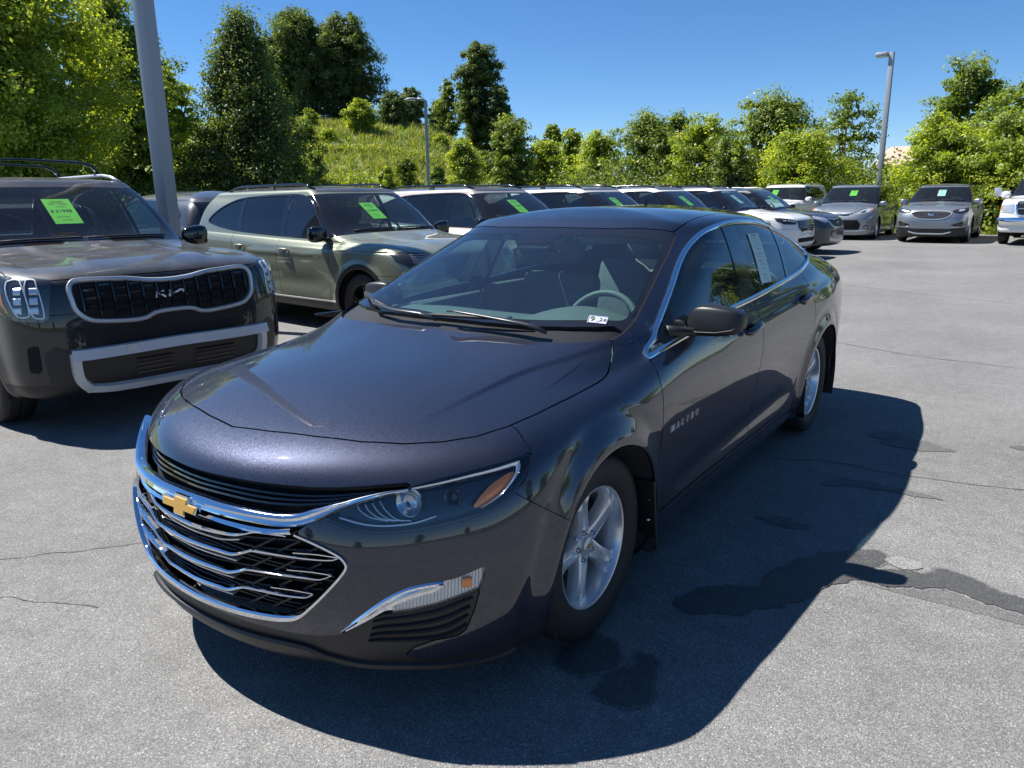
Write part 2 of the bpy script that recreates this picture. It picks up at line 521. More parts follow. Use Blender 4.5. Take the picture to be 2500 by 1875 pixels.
def ribbon(P, N, prof, closed=False, width=None, taper=None):
    """sweep a cross-section (list of (side, out)) along P with surface normal N"""
    P = np.asarray(P, float); N = np.asarray(N, float); m = len(P)
    if closed: T = np.roll(P, -1, 0) - np.roll(P, 1, 0)
    else:
        T = np.empty_like(P); T[1:-1] = P[2:] - P[:-2]; T[0] = P[1] - P[0]; T[-1] = P[-1] - P[-2]
    T /= np.maximum(np.linalg.norm(T, axis=1, keepdims=True), 1e-9)
    B = np.cross(N, T); B /= np.maximum(np.linalg.norm(B, axis=1, keepdims=True), 1e-9)
    sc = np.ones(m) if width is None else np.asarray(width, float)
    so = np.ones(m) if taper is None else np.asarray(taper, float)
    V = []
    for a, o in prof: V.append(P + B * (a * sc)[:, None] + N * (o * so)[:, None])
    V = np.stack(V, 1); k = len(prof); F = []
    for i in range(m if closed else m - 1):
        j = (i + 1) % m
        for q in range(k):
            r = (q + 1) % k
            F.append((i * k + q, i * k + r, j * k + r, j * k + q))
    if not closed:
        F.append(tuple(range(k - 1, -1, -1))); F.append(tuple((m - 1) * k + q for q in range(k)))
    return V.reshape(-1, 3), F

def strip_prof(w, h, base=-0.004, r=0.35):
    """half-round bar section, w wide and h proud"""
    return [(-w / 2, base), (w / 2, base), (w / 2, h * 0.45), (w / 2 - w * r * 0.5, h * 0.85), (0, h), (-w / 2 + w * r * 0.5, h * 0.85), (-w / 2, h * 0.45)]

# ================================================================= things shared by the cars
def crease(S, fn):
    """displace a grid along its normals by fn(V) metres, then recompute normals"""
    N = grid_normals(S)
    S2 = S + N * fn(S.reshape(-1, 3)).reshape(S.shape[:2])[..., None]
    S2[:, 0, 0] = 0; S2[:, -1, 0] = 0; S2[-1, :, 0] = 0
    return S2, grid_normals(S2)
def grid_normals(S):
    du = np.empty_like(S); dv = np.empty_like(S)
    du[:, 1:-1] = S[:, 2:] - S[:, :-2]
    du[:, 0] = (S[:, 1] - S[:, 0]) * [2, 0, 0]; du[:, -1] = (S[:, -1] - S[:, -2]) * [2, 0, 0]
    dv[1:-1] = S[2:] - S[:-2]; dv[0] = S[1] - S[0]; dv[-1] = S[-1] - S[-2]
    N = np.cross(du, dv); L = np.linalg.norm(N, axis=2, keepdims=True)
    N = N / np.maximum(L, 1e-12)
    bad = L[..., 0] < 1e-9
    N[bad] = (0, 0, 1)
    N[-1] = (0, 0, 1)
    return N
def sstep(x, a, b):
    t = np.clip((x - a) / (b - a), 0, 1); return t * t * (3 - 2 * t)

def text2d(s, size, bold=0.0, align='CENTER', depth=None):
    cu = bpy.data.curves.new('t', 'FONT'); cu.body = s; cu.size = size; cu.align_x = align; cu.align_y = 'CENTER'
    cu.offset = bold
    cu.resolution_u = 3
    if depth: cu.extrude = depth / 2
    o = bpy.data.objects.new('t', cu); COL.objects.link(o)
    bpy.context.view_layer.update()
    me = o.to_mesh(); V = [tuple(v.co) for v in me.vertices]; F = [tuple(p.vertices) for p in me.polygons]
    o.to_mesh_clear(); bpy.data.objects.remove(o); bpy.data.curves.remove(cu)
    return V, F

def tyre_mesh(R, r, w, n=120, sipes=True):
    """outer radius R, rim radius r, width w; outward side at +x, centre plane x=0"""
    h = w / 2
    prof = [(-h * .72, r - .004), (-h * .93, r + .012), (-h * 1.0, (R + r) / 2), (-h * .95, R - .028), (-h * .82, R - .009)]
    prof += [(-h * .56, R - .002), (-h * .54, R - .010), (-h * .48, R - .010), (-h * .46, R - .001), (-h * .12, R), (-h * .10, R - .009), (h * .10, R - .009), (h * .12, R), (h * .46, R - .001), (h * .48, R - .010), (h * .54, R - .010), (h * .56, R - .002)]
    prof += [(h * .82, R - .009), (h * .90, R - .016), (h * .95, R - .028), (h * .985, R - .040), (h * 1.0, (R + r) / 2 + .012), (h * .995, (R + r) / 2), (h * 1.0, (R + r) / 2 - .006), (h * .95, r + .018), (h * .88, r + .006), (h * .80, r - .004)]
    prof += [(0, r - .012)]
    m = len(prof); V = []
    for i, (a, q) in enumerate(prof):
        for k in range(n):
            th = 2 * PI * k / n; rr = q
            if sipes and k % 3 == 0:
                if i in (4, 17, 18): rr -= .006
                elif i in (5, 16): rr -= .005
            V.append((a, rr * math.cos(th), rr * math.sin(th)))
    F = []
    for i in range(m):
        j = (i + 1) % m
        for k in range(n):
            F.append((i * n + k, i * n + (k + 1) % n, j * n + (k + 1) % n, j * n + k))
    return V, F

def bowtie(w, h):
    """cross-shaped emblem outline"""
    a = w / 2; b = h / 2; s = w * .045
    return [(-a - s, b * .42), (-w * .16 - s * .5, b * .42), (-w * .16, b), (w * .22, b), (w * .22 - s * .6, b * .42), (a, b * .42), (a - w * .08, -b * .42), (w * .16 - s, -b * .42), (w * .12, -b), (-w * .2, -b), (-w * .2 + s * .4, -b * .42), (-a + w * .02 - s, -b * .42)]

def wheel(parent, loc, side, R, r, w, style, mats, n=96, detail=True):
    """mats: dict tyre, rim, dark, cap. side=+1 car's left"""
    e = bpy.data.objects.new('wheel', None); e.empty_display_size = .1; COL.objects.link(e); e.parent = parent
    e.location = loc; e.rotation_euler = (0, 0, 0 if side > 0 else PI)
    V, F = tyre_mesh(R, r, w, n if n % 3 == 0 else n - n % 3, detail)
    t = mkobj('tyre', V, F, mats['tyre'], e); t.data.set_sharp_from_angle(angle=R_(40))
    h = w / 2
    m = MB()
    lip = h * .78
    m.lathe([(lip - .012, r - .004), (lip, r + .001), (lip + .004, r - .003), (lip + .002, r - .010), (lip - .012, r - .016), (-h * .2, r - .034), (-h * .8, r - .02), (-h * .8, r + .002), (-h * .2, r - .012)], n=n, closed=True)
    face = lip - .012
    if style == 'five':
        ns, wr0, wr1 = 5, .034, .046
    elif style == 'multi':
        ns, wr0, wr1 = 10, .017, .019
    else:
        ns, wr0, wr1 = 5, .030, .036
    for k in range(ns):
        a = 2 * PI * k / ns + mats.get('phase', 0)
        ca, sa = math.cos(a), math.sin(a)
        secs = []
        NS = 9
        for i in range(NS):
            t_ = i / (NS - 1); rad = .032 + (r - .012 - .032) * t_
            ww = (wr0 + (wr1 - wr0) * t_) * (1.0 if t_ > .3 else 1.0 + (0.3 - t_) * .35)
            if style == 'five': ww = .036 - .008 * math.sin(PI * min(1, t_ * 1.1)) + (.018 * max(0, t_ - .75) / .25)
            top = face - .020 * (1 - t_) ** 1.5 - (.0 if t_ < .9 else (t_ - .9) * .08)
            gw = ww * .62 * max(0.02, (1 - t_) ** .6) if style == 'five' else ww * .1
            gd = .016 * (1 if t_ < .85 else (1 - t_) / .15) if style == 'five' else .002
            rg = gw + .004
            secs.append([(-ww, top - .045), (-ww, top - .007), (-ww * .93, top - .001), (-rg, top + .001), (-gw, top - gd), (gw, top - gd), (rg, top + .001), (ww * .93, top - .001), (ww, top - .007), (ww, top - .045)])
        V = []; nk = len(secs[0])
        for i, sc_ in enumerate(secs):
            rad = .032 + (r - .010 - .032) * i / (NS - 1)
            for s_, x_ in sc_:
                V.append((x_, rad * ca - s_ * sa, rad * sa + s_ * ca))
        F = [(i * nk + q, i * nk + q + 1, (i + 1) * nk + q + 1, (i + 1) * nk + q) for i in range(NS - 1) for q in range(nk - 1)]
        m.add(V, F)
    m.lathe([(face - .055, .066), (face - .028, .064), (face - .022, .058), (face - .020, .0)], n=40)
    ro = m.build('rim', mats['rim'], e, angle=28)
    m = MB(); m.lathe([(-.01, r - .04), (-.012, .0)], n=48); m.lathe([(face - .065, r * .72), (face - .072, r * .72), (face - .072, .05)], n=48)
    m.build('brake_disc', mats['dark'], e, smooth=True)
    m = MB(); m.lathe([(face - .022, .031), (face - .010, .029), (face - .007, .024), (face - .006, 0)], n=36)
    co = m.build('centre_cap', mats.get('capm', mats['rim']), e, angle=40)
    if detail:
        m = MB()
        for k in range(5):
            a = 2 * PI * k / 5 + mats.get('phase', 0)
            m.lathe([(face - .034, .0105), (face - .016, .0095), (face - .012, .006), (face - .012, 0)], n=10, c=(0, .052 * math.cos(a), .052 * math.sin(a)))
        m.build('wheel_nut', mats['nut'], e, angle=40)
    return e

def ribbon_obj(name, pr, pts, prof, mat, parent, off=0.0, closed=False, width=None, mirror=False, angle=35, label=None):
    """strip laid on the skin through 3D points"""
    out = [pr.near(p) for p in pts]
    P = np.array([p + n * off for p, n in out]); N = np.array([n for p, n in out])
    if mirror:
        P = np.concatenate([P[::-1] * MIR, P[1:] if abs(P[0, 0]) < 1e-3 else P]); N = np.concatenate([N[::-1] * MIR, N[1:] if abs(out[0][0][0]) < 1e-3 else N])
        if width is not None: width = np.concatenate([np.asarray(width)[::-1], width[1:] if abs(out[0][0][0]) < 1e-3 else width])
    for _ in range(4):
        if closed: N = (np.roll(N, 1, 0) + 2 * N + np.roll(N, -1, 0)) / 4
        else: N[1:-1] = (N[:-2] + 2 * N[1:-1] + N[2:]) / 4
    N /= np.linalg.norm(N, axis=1, keepdims=True)
    V, F = ribbon(P, N, prof, closed=closed, width=width)
    m = MB(); m.add(V, F)
    return m.build(name, mat, parent, angle=angle, label=label)

def flip_copy(o, parent, name=None, label=None):
    """mirror image (over x=0) of a mesh part, on the other side of the car"""
    me = o.data.copy(); V = np.empty(len(me.vertices) * 3, dtype=np.float32); me.vertices.foreach_get('co', V)
    V = V.reshape(-1, 3) * MIR.astype(np.float32); me.vertices.foreach_set('co', V.ravel()); me.flip_normals()
    c = bpy.data.objects.new(name or o.name.split('.')[0], me); COL.objects.link(c); c.parent = parent
    c.matrix_local = o.matrix_local
    for k in ('kind',):
        if k in o: c[k] = o[k]
    if label: c['label'] = label
    return c

def both(sk, name, mat, parent, rim=0.014):
    """panel and its mirror image"""
    s = sk.rim(rim) if rim else sk
    a = s.obj(name, mat, parent)
    m = s.mirrored()
    b = m.obj(name, mat, parent)
    return a, b

def seat_mesh(m, x, y, zb=.30, w=.27, mi=0, back=.62):
    m.bbox((x, y - .02, zb + .08), (w * 2, .50, .16), .05, mi=mi)
    t = Matrix.Rotation(R_(-18), 3, 'X')
    m.bbox((x, y + .33, zb + .12 + back / 2), (w * 1.9, .13, back), .055, mi=mi, tilt=t)
    m.bbox((x, y + .46, zb + back + .24), (.25, .10, .17), .045, mi=mi, tilt=t)

def paste_text(mb, s, size, fn, bold=0.0, mi=0, align='CENTER', depth=None, at=(0, 0)):
    V, F = text2d(s, size, bold, align, depth)
    mb.add([fn(x + at[0], y + at[1], z) for x, y, z in V], F, mi)

def sign_sheet(parent, name, c, ux, uy, w, h, lines, paper, ink, bend=0.0, label=None):
    """sheet of paper: centre c, in-plane axes; lines=[(text,size,dx,dy)]"""
    c, ux, uy = Vector(c), Vector(ux).normalized(), Vector(uy).normalized(); nz = ux.cross(uy)
    m = MB(); nx = 6
    for s in (0,):
        V = []; F = []
        for j in range(2):
            for i in range(nx + 1):
                a = (i / nx - .5) * w; V.append(c + ux * a + uy * ((j - .5) * h) + nz * (bend * (a / w) ** 2 * 4))
        for i in range(nx): F.append((i, i + 1, nx + 2 + i, nx + 1 + i))
        m.add(V, F, 0)
        m.add([v - nz * .0012 for v in V], [tuple(reversed(f)) for f in F], 0)
    for t, sz, dx, dy in lines:
        paste_text(m, t, sz, lambda x, y, z: c + ux * x + uy * y + nz * (.0015 + bend * (x / w) ** 2 * 4), mi=1, at=(dx, dy), bold=sz * .012)
    return m.build(name, [paper, ink], parent, label=label)

SEDAN = [
 [(0,-.82,.17),(.25,-.80,.17),(.5,-.70,.17),(.66,-.58,.16),(.74,-.47,.16),(.78,-.36,.16),(.78,0,.16),(.78,.38,.16),(.78,.75,.17),(.78,1.2,.17),(.78,1.65,.17),(.78,2.1,.17),(.78,2.5,.17),(.78,2.85,.18),(.77,3.2,.2),(.72,3.42,.22),(.62,3.6,.25),(.38,3.72,.27),(0,3.75,.27)],
 [(0,-.925,.19),(.25,-.90,.185),(.5,-.79,.175),(.70,-.64,.165),(.81,-.50,.165),(.85,-.37,.17),(.86,0,.18),(.855,.38,.18),(.85,.75,.185),(.85,1.2,.185),(.85,1.65,.185),(.85,2.1,.185),(.85,2.5,.185),(.86,2.85,.19),(.85,3.2,.21),(.80,3.47,.24),(.69,3.68,.27),(.40,3.82,.29),(0,3.86,.29)],
 [(0,-0.955,0.29),(0.26,-0.93,0.29),(0.52,-0.83,0.29),(0.735,-0.67,0.29),(0.855,-0.52,0.29),(0.9,-0.38,0.29),(0.91,0,0.3),(0.89,0.38,0.3),(0.872,0.75,0.3),(0.868,1.2,0.3),(0.868,1.65,0.3),(0.87,2.1,0.3),(0.89,2.5,0.31),(0.905,2.85,0.31),(0.885,3.2,0.32),(0.83,3.5,0.33),(0.73,3.72,0.35),(0.42,3.86,0.36),(0,3.9,0.36)],
 [(0,-0.972,0.45),(0.26,-0.95,0.45),(0.54,-0.85,0.45),(0.76,-0.68,0.45),(0.885,-0.52,0.45),(0.922,-0.37,0.45),(0.928,0,0.45),(0.898,0.38,0.45),(0.878,0.75,0.45),(0.872,1.2,0.45),(0.871,1.65,0.45),(0.877,2.1,0.45),(0.905,2.5,0.46),(0.922,2.85,0.47),(0.9,3.2,0.48),(0.845,3.52,0.49),(0.75,3.76,0.5),(0.43,3.91,0.5),(0,3.95,0.5)],
 [(0,-0.965,0.6),(0.26,-0.94,0.6),(0.53,-0.83,0.6),(0.75,-0.67,0.61),(0.872,-0.51,0.62),(0.918,-0.37,0.63),(0.928,0,0.63),(0.912,0.38,0.62),(0.899,0.75,0.62),(0.896,1.2,0.63),(0.896,1.65,0.64),(0.899,2.1,0.65),(0.915,2.5,0.66),(0.928,2.85,0.68),(0.905,3.2,0.7),(0.85,3.52,0.7),(0.76,3.78,0.72),(0.43,3.93,0.72),(0,3.97,0.72)],
 [(0,-0.925,0.735),(0.25,-0.895,0.735),(0.48,-0.79,0.745),(0.68,-0.645,0.765),(0.8,-0.51,0.78),(0.875,-0.37,0.785),(0.912,0,0.77),(0.916,0.38,0.76),(0.908,0.75,0.77),(0.907,1.2,0.785),(0.907,1.65,0.8),(0.908,2.1,0.82),(0.915,2.5,0.84),(0.925,2.85,0.86),(0.885,3.2,0.88),(0.825,3.55,0.9),(0.74,3.8,0.92),(0.42,3.92,0.93),(0,3.95,0.93)],
 [(0,-0.8,0.825),(0.22,-0.775,0.83),(0.42,-0.68,0.838),(0.58,-0.54,0.845),(0.7,-0.4,0.85),(0.79,-0.25,0.85),(0.865,0.02,0.845),(0.892,0.38,0.85),(0.89,0.75,0.86),(0.889,1.2,0.875),(0.889,1.65,0.89),(0.889,2.1,0.91),(0.895,2.5,0.935),(0.885,2.85,0.955),(0.845,3.2,0.975),(0.765,3.52,0.99),(0.675,3.76,1.01),(0.4,3.86,1.04),(0,3.89,1.05)],
 [(0,-0.35,0.925),(0.2,-0.33,0.925),(0.38,-0.27,0.92),(0.53,-0.18,0.912),(0.64,-0.08,0.906),(0.73,0.05,0.902),(0.8,0.2,0.9),(0.862,0.43,0.902),(0.871,0.75,0.915),(0.869,1.2,0.94),(0.867,1.65,0.96),(0.866,2.1,0.985),(0.868,2.5,1.01),(0.842,2.85,1.03),(0.785,3.15,1.055),(0.7,3.42,1.075),(0.58,3.62,1.09),(0.36,3.7,1.1),(0,3.72,1.1)],
 [(0,.20,1.0),(.18,.205,1.0),(.34,.22,.998),(.48,.245,.995),(.59,.275,.992),(.67,.31,.988),(.735,.36,.98),(.81,.50,.965),(.838,.78,.975),(.838,1.2,1.0),(.835,1.65,1.025),(.83,2.1,1.05),(.815,2.5,1.08),(.78,2.85,1.11),(.70,3.1,1.13),(.60,3.28,1.14),(.46,3.38,1.145),(.25,3.42,1.15),(0,3.43,1.15)],
 [(0,0.66,1.205),(0.17,0.665,1.203),(0.33,0.68,1.198),(0.46,0.7,1.19),(0.55,0.72,1.182),(0.615,0.745,1.175),(0.665,0.78,1.165),(0.728,0.87,1.155),(0.765,1.05,1.18),(0.767,1.3,1.195),(0.762,1.65,1.205),(0.752,2.1,1.215),(0.735,2.42,1.225),(0.708,2.7,1.23),(0.62,2.88,1.245),(0.54,2.98,1.26),(0.42,3.02,1.27),(0.22,3.04,1.275),(0,3.05,1.28)],
 [(0,1.08,1.375),(.16,1.085,1.373),(.30,1.10,1.37),(.42,1.115,1.363),(.50,1.14,1.355),(.56,1.165,1.345),(.60,1.2,1.333),(.64,1.27,1.33),(.668,1.38,1.34),(.678,1.5,1.348),(.68,1.75,1.353),(.672,2.05,1.35),(.655,2.28,1.34),(.62,2.45,1.335),(.57,2.56,1.345),(.49,2.62,1.36),(.37,2.65,1.37),(.2,2.66,1.375),(0,2.66,1.38)],
 [(0,1.2,1.412),(.15,1.205,1.41),(.28,1.21,1.407),(.39,1.225,1.403),(.47,1.245,1.398),(.525,1.27,1.393),(.56,1.30,1.388),(.59,1.36,1.388),(.605,1.45,1.394),(.615,1.55,1.40),(.615,1.75,1.405),(.61,2.0,1.40),(.595,2.17,1.392),(.57,2.3,1.39),(.52,2.38,1.395),(.44,2.42,1.40),(.33,2.44,1.405),(.17,2.45,1.41),(0,2.45,1.41)],
]
def close_roof(rows, zc, ymid, k=0.5):
    r = rows[-1]
    inner = [(x * k, ymid + (y - ymid) * 0.72, z + (zc - z) * 0.78) for x, y, z in r]
    mid = [(0, ymid + (y - ymid) * 0.55, zc) for x, y, z in r]
    return rows + [inner, mid]
SEDAN = close_roof(SEDAN, 1.452, 1.72)

M_PAINT = car_paint('malibu_paint', (.026, .030, .050), metal=.88, rough=.46, flake=.7, cior=1.62)
M_CHROME = pbr('chrome', (.80, .82, .85), .05, 1.0)
M_SATIN = pbr('satin_silver', (.60, .61, .62), .33, .6)
M_BLACKG = pbr('gloss_black', (.008, .008, .009), .08, 0, coat=.5)
M_BLACK = pbr('black_plastic', (.011, .011, .012), .42, bump=(900, .25, .0006))
M_MATTE = pbr('dark_void', (.006, .006, .006), .9)
M_RUBBER = pbr('rubber', (.009, .009, .010), .62, var=(6, .4), bump=(160, .2, .001))
M_TYRE = pbr('tyre_rubber', (.010, .010, .011), .66, var=(9, .5), bump=(120, .3, .001))
M_ALLOY = pbr('alloy', (.76, .77, .79), .24, .65, coat=.5)
M_ALLOYD = pbr('alloy_dark', (.03, .03, .032), .3, .6, coat=.4)
M_DARKMET = pbr('dark_metal', (.05, .05, .05), .45, .8)
M_STEEL = pbr('steel', (.5, .5, .52), .25, 1.0)
M_GOLD = pbr('gold_badge', (.72, .42, .08), .35, .35, coat=.6)
M_WHITEPL = pbr('white_metal_badge', (.85, .85, .86), .25, .1)
M_SUVGL = glass('suv_windscreen', (.72, .84, .80), .02, 0.0, 1.5)
M_GLASS = glass('windscreen_glass', (.66, .84, .80), .012, 0.0, 1.7)
M_SGLASS = glass('side_glass', (.42, .58, .58), .012, 0.0, 1.6)
M_TGLASS = glass('privacy_glass', (.06, .07, .078), .010, 0.0, 1.55)
M_LENS = glass('lamp_lens', (.95, .97, .98), .002, 0.0, 1.45)
M_FRIT = pbr('black_glass_band', (.012, .012, .014), .06, 0, coat=.3)
M_CABIN = pbr('cabin_grey', (.15, .16, .165), .75, var=(20, .25))
M_CABIND = pbr('cabin_dark', (.03, .031, .034), .8, var=(30, .3))
M_FABRIC = pbr('seat_fabric', (.032, .034, .038), .9, var=(60, .4))
M_DASH = pbr('dash_vinyl', (.10, .12, .115), .6, bump=(400, .2, .0005))
M_BEIGE = pbr('cabin_beige', (.35, .32, .28), .8, var=(20, .2))
M_AMBER = pbr('amber_lens', (.85, .24, .035), .18, 0, coat=.6)
M_RED = pbr('red_lens', (.22, .006, .008), .12, 0, coat=.8)
M_REFL = pbr('lamp_reflector', (.62, .64, .67), .22, .55)
M_GUIDE = pbr('lamp_light_guide', (.78, .80, .82), .25, .2, coat=.4)
M_LAMPD = pbr('lamp_bezel', (.035, .037, .042), .2, .3, coat=.4)
M_GREENP = pbr('green_paper', (.20, .62, .05), .7)
M_PALEP = pbr('pale_paper', (.50, .66, .62), .7)
M_INK = pbr('ink', (.02, .03, .02), .7)
M_ORANGE = pbr('orange_reflector', (.7, .2, .03), .3)
MW = dict(tyre=M_TYRE, rim=M_ALLOY, dark=M_DARKMET, nut=M_STEEL, phase=0.0)

# ================================================================= the grey sedan in front
def build_sedan():
    car = empty('sedan', (0, 0, 0), 0, 'dark grey metallic sedan with chrome bowtie grille parked in the foreground', 'car')
    S, N = net_surface(SEDAN, 20, 13)
    def line_d(V, pts, ax=(0, 1)):
        """signed side distance to a polyline in a plane (positive left of travel) and end fade"""
        Q = V[:, ax]; P = np.array(pts, float)
        best = np.full(len(Q), 1e9); sg = np.zeros(len(Q)); u = np.zeros(len(Q)); tot = 0
        L = np.linalg.norm(P[1:] - P[:-1], axis=1); T = L.sum()
        for i in range(len(P) - 1):
            e = P[i + 1] - P[i]; w = Q - P[i]; t = np.clip((w @ e) / (e @ e), 0, 1)
            d = np.linalg.norm(w - t[:, None] * e, axis=1); c = e[0] * w[:, 1] - e[1] * w[:, 0]
            k = d < best; best[k] = d[k]; sg[k] = np.sign(c[k]); u[k] = (tot + t[k] * L[i]) / T; tot += L[i]
        return best * sg, u
    def fn(V):
        out = np.zeros(len(V))
        # raised middle of the hood
        d, u = line_d(V, [(.52, -.62), (.555, -.30), (.575, -.08), (.60, .03), (.692, .251), (.74, .36)])
        up = (V[:, 2] > .80) & (V[:, 1] < .55) & (V[:, 1] > -.85)
        f = sstep(d, -.012, .012) * sstep(u, .0, .55)
        out += np.where(up, f * .006 * sstep(V[:, 0], .30, .58), 0)
        # fender shoulder: dropped surface below the crease, running into the door
        dS, uS = line_d(V, [(-.30, .80), (.0, .862), (.25, .895), (.45, .93)], (1, 2))
        side = (V[:, 0] > .70) & (V[:, 1] > -.45) & (V[:, 1] < 1.0)
        out += np.where(side, -.009 * np.exp(-((V[:, 2] - np.interp(V[:, 1], [-.3, 0, .25, .45, .8], [.83, .885, .915, .945, .95])) / .022) ** 2) * sstep(V[:, 1], -.2, .25) * (1 - sstep(V[:, 1], .45, .9)), 0)
        # wheel arch lips
        for yc, s_ in ((0, 1), (2.829, 1)):
            rr = np.hypot(V[:, 1] - yc, V[:, 2] - .335)
            out += np.where(V[:, 0] > .6, .013 * np.exp(-((rr - .385) / .035) ** 2) - .006 * np.exp(-((rr - .47) / .03) ** 2), 0)
        # long scoop low on the doors
        k = sstep(V[:, 1], .45, .8) * (1 - sstep(V[:, 1], 2.0, 2.35)) * (V[:, 0] > .7)
        zc = np.interp(V[:, 1], [.4, 2.4], [.36, .40])
        out += -.012 * k * np.exp(-((V[:, 2] - zc) / .055) ** 2)
        # shoulder line through the handles
        zc = np.interp(V[:, 1], [.9, 1.6, 2.5, 3.3], [.865, .885, .925, .97])
        k = sstep(V[:, 1], 1.0, 1.5) * (V[:, 0] > .7)
        out += .004 * k * np.exp(-((V[:, 2] - zc) / .02) ** 2)
        return out
    S, N = crease(S, fn)
    H = Skin.from_grid(S, N)
    PJ = Proj(H.whole())
    SED['pj'] = PJ
    # ---- wheel arches
    def arch(V, grow=0):
        a = [np.hypot(V[:, 1] - yc, (V[:, 2] - .335)) - (.372 + grow) for yc in (0, 2.829)]
        f = np.minimum(a[0], a[1])
        return np.where(V[:, 0] > .55, f, .3)
    full = H
    H = H.clip(-arch(H.V))
    # ---- outlines (metres, traced as points of the car)
    wind = [(0,.167),(.195,.163),(.347,.174),(.487,.192),(.584,.224),(.641,.265),(.68,.304),(.714,.351),(.728,.41),(.733,.469),(.732,.514),(.724,.558),(.71,.644),(.690,.745),(.664,.873),(.633,1.041),(.606,1.165),(.585,1.185),(.50,1.14),(.329,1.078),(.15,1.055),(.014,1.051),(-.2,1.051),(-.2,.167)]
    hood = [(-.1,-.784),(0,-.782),(.158,-.758),(.321,-.718),(.452,-.672),(.565,-.61),(.649,-.54),(.712,-.460),(.752,-.36),(.772,-.232),(.782,-.089),(.789,.061),(.791,.125),(.79,.162),(.782,.207),(.763,.265),(.743,.316),(.733,.341),(.714,.351),(.68,.304),(.641,.265),(.584,.224),(.487,.192),(.347,.174),(.195,.163),(0,.167),(-.1,.167)]
    dlo = [(.430,.922),(.476,.952),(.599,1.017),(.778,1.108),(1.013,1.222),(1.213,1.300),(1.396,1.348),(1.662,1.369),(2.003,1.362),(2.30,1.330),(2.56,1.272),(2.74,1.205),(2.825,1.155),(2.83,1.125),(2.78,1.108),(2.662,1.092),(2.435,1.064),(1.947,1.031),(1.566,1.010),(1.266,.999),(1.024,.983),(.679,.950)]
    dlo = smooth_poly(dlo, 5, True, sharp=(0,))
    A = VIEW['side']
    front_top = lambda V: .76 - V[:, 2]
    # windscreen opening
    wreg = region('top', wind, lambda V: .93 - V[:, 2])
    W, H = H.split(wreg, .0015)
    # hood
    hreg = region('top', hood, lambda V: .79 - V[:, 2])
    Hd, H = H.split(hreg, .003)
    # side windows
    dreg = region('side', dlo, lambda V: .35 - V[:, 0])
    D, H = H.split(dreg, .0)
    # grille
    gr = [(-.1,-.925,.736),(0,-.925,.736),(.146,-.914,.738),(.301,-.878,.737),(.422,-.828,.736),(.509,-.779,.739),(.585,-.726,.746),(.645,-.682,.750),(.655,-.682,.735),(.649,-.695,.727),(.596,-.738,.718),(.54,-.78,.706),(.506,-.811,.684),(.470,-.83,.662),(.427,-.863,.642),(.398,-.888,.615),(.458,-.867,.594),(.515,-.845,.569),(.536,-.837,.555),(.545,-.835,.536),(.536,-.843,.512),(.502,-.864,.466),(.451,-.885,.409),(.405,-.9,.362),(.36,-.912,.344),(.28,-.932,.335),(.166,-.952,.328),(0,-.96,.322),(-.1,-.96,.322)]
    G, H = H.split(region('wrap', gr, lambda V: V[:, 1] + .2), .001)
    # headlight
    hl = [(.455,-.84,.664),(.473,-.838,.667),(.506,-.811,.686),(.54,-.78,.709),(.596,-.738,.721),(.640,-.700,.730),(.658,-.677,.742),(.709,-.623,.757),(.77,-.55,.771),(.825,-.468,.784),(.857,-.395,.793),(.867,-.401,.776),(.872,-.438,.748),(.865,-.49,.703),(.85,-.521,.681),(.83,-.556,.664),(.787,-.614,.650),(.74,-.666,.639),(.672,-.727,.627),(.617,-.767,.624),(.566,-.799,.628),(.515,-.823,.642)]
    hreg2 = region('wrap', hl, lambda V: V[:, 1] + .1)
    L, H = H.split(hreg2, .001)
    # bumper running-lamp unit
    dl = [(.500,-.847,.318),(.558,-.825,.371),(.613,-.798,.422),(.653,-.771,.455),(.689,-.742,.474),(.731,-.706,.483),(.761,-.678,.485),(.783,-.654,.49),(.835,-.592,.515),(.835,-.597,.485),(.826,-.607,.445),(.781,-.654,.426),(.733,-.699,.407),(.676,-.747,.393),(.616,-.791,.384),(.591,-.806,.376),(.554,-.823,.347),(.515,-.842,.318)]
    DL, H = H.split(region('wrap', dl, lambda V: V[:, 1] + .2), .0005)
    # lower black valance
    lv = [(-.1,-.958,.312),(0,-.958,.312),(.12,-.955,.308),(.247,-.935,.304),(.368,-.90,.300),(.45,-.87,.302),(.515,-.842,.317),(.554,-.823,.346),(.591,-.806,.375),(.616,-.791,.383),(.676,-.747,.392),(.733,-.699,.406),(.781,-.654,.425),(.826,-.607,.446),(.815,-.616,.39),(.792,-.624,.327),(.782,-.628,.310),(.764,-.641,.295),(.716,-.686,.288),(.673,-.718,.268),(.641,-.73,.236),(.677,-.69,.214),(.746,-.623,.208),(.816,-.553,.226),(.861,-.497,.246),(.881,-.452,.258),(.90,-.30,.26),(.90,-.30,.0),(-.1,-.96,.0)]
    LV, H = H.split(region('wrap', lv, lambda V: V[:, 1] + .2), .001)
    # bumper / fender split
    bs = [(-.347,.95),(-.347,.845),(-.365,.83),(-.379,.818),(-.389,.79),(-.45,.73),(-.489,.706),(-.467,.685),(-.419,.648),(-.360,.608),(-.28,.55),(-.2,.3),(-.2,-.2),(-1.6,-.2),(-1.6,.95)]
    B, H = H.split(region('side', bs), .0012)
    # doors
    seamB = [(1.566,1.02),(1.572,1.008),(1.588,.926),(1.600,.859),(1.596,.783),(1.586,.621),(1.582,.45),(1.59,.300)]
    fd = [(.432,.922),(.419,.900),(.408,.871),(.403,.842),(.397,.78),(.396,.7),(.402,.619),(.406,.48),(.407,.34),(.425,.304),(.7,.300),(1.2,.297)] + seamB[::-1] + [(1.3,1.05),(1.0,1.05),(.6,.99)]
    fdr = lambda V: np.maximum(region('side', fd)(V), .5 - V[:, 0])
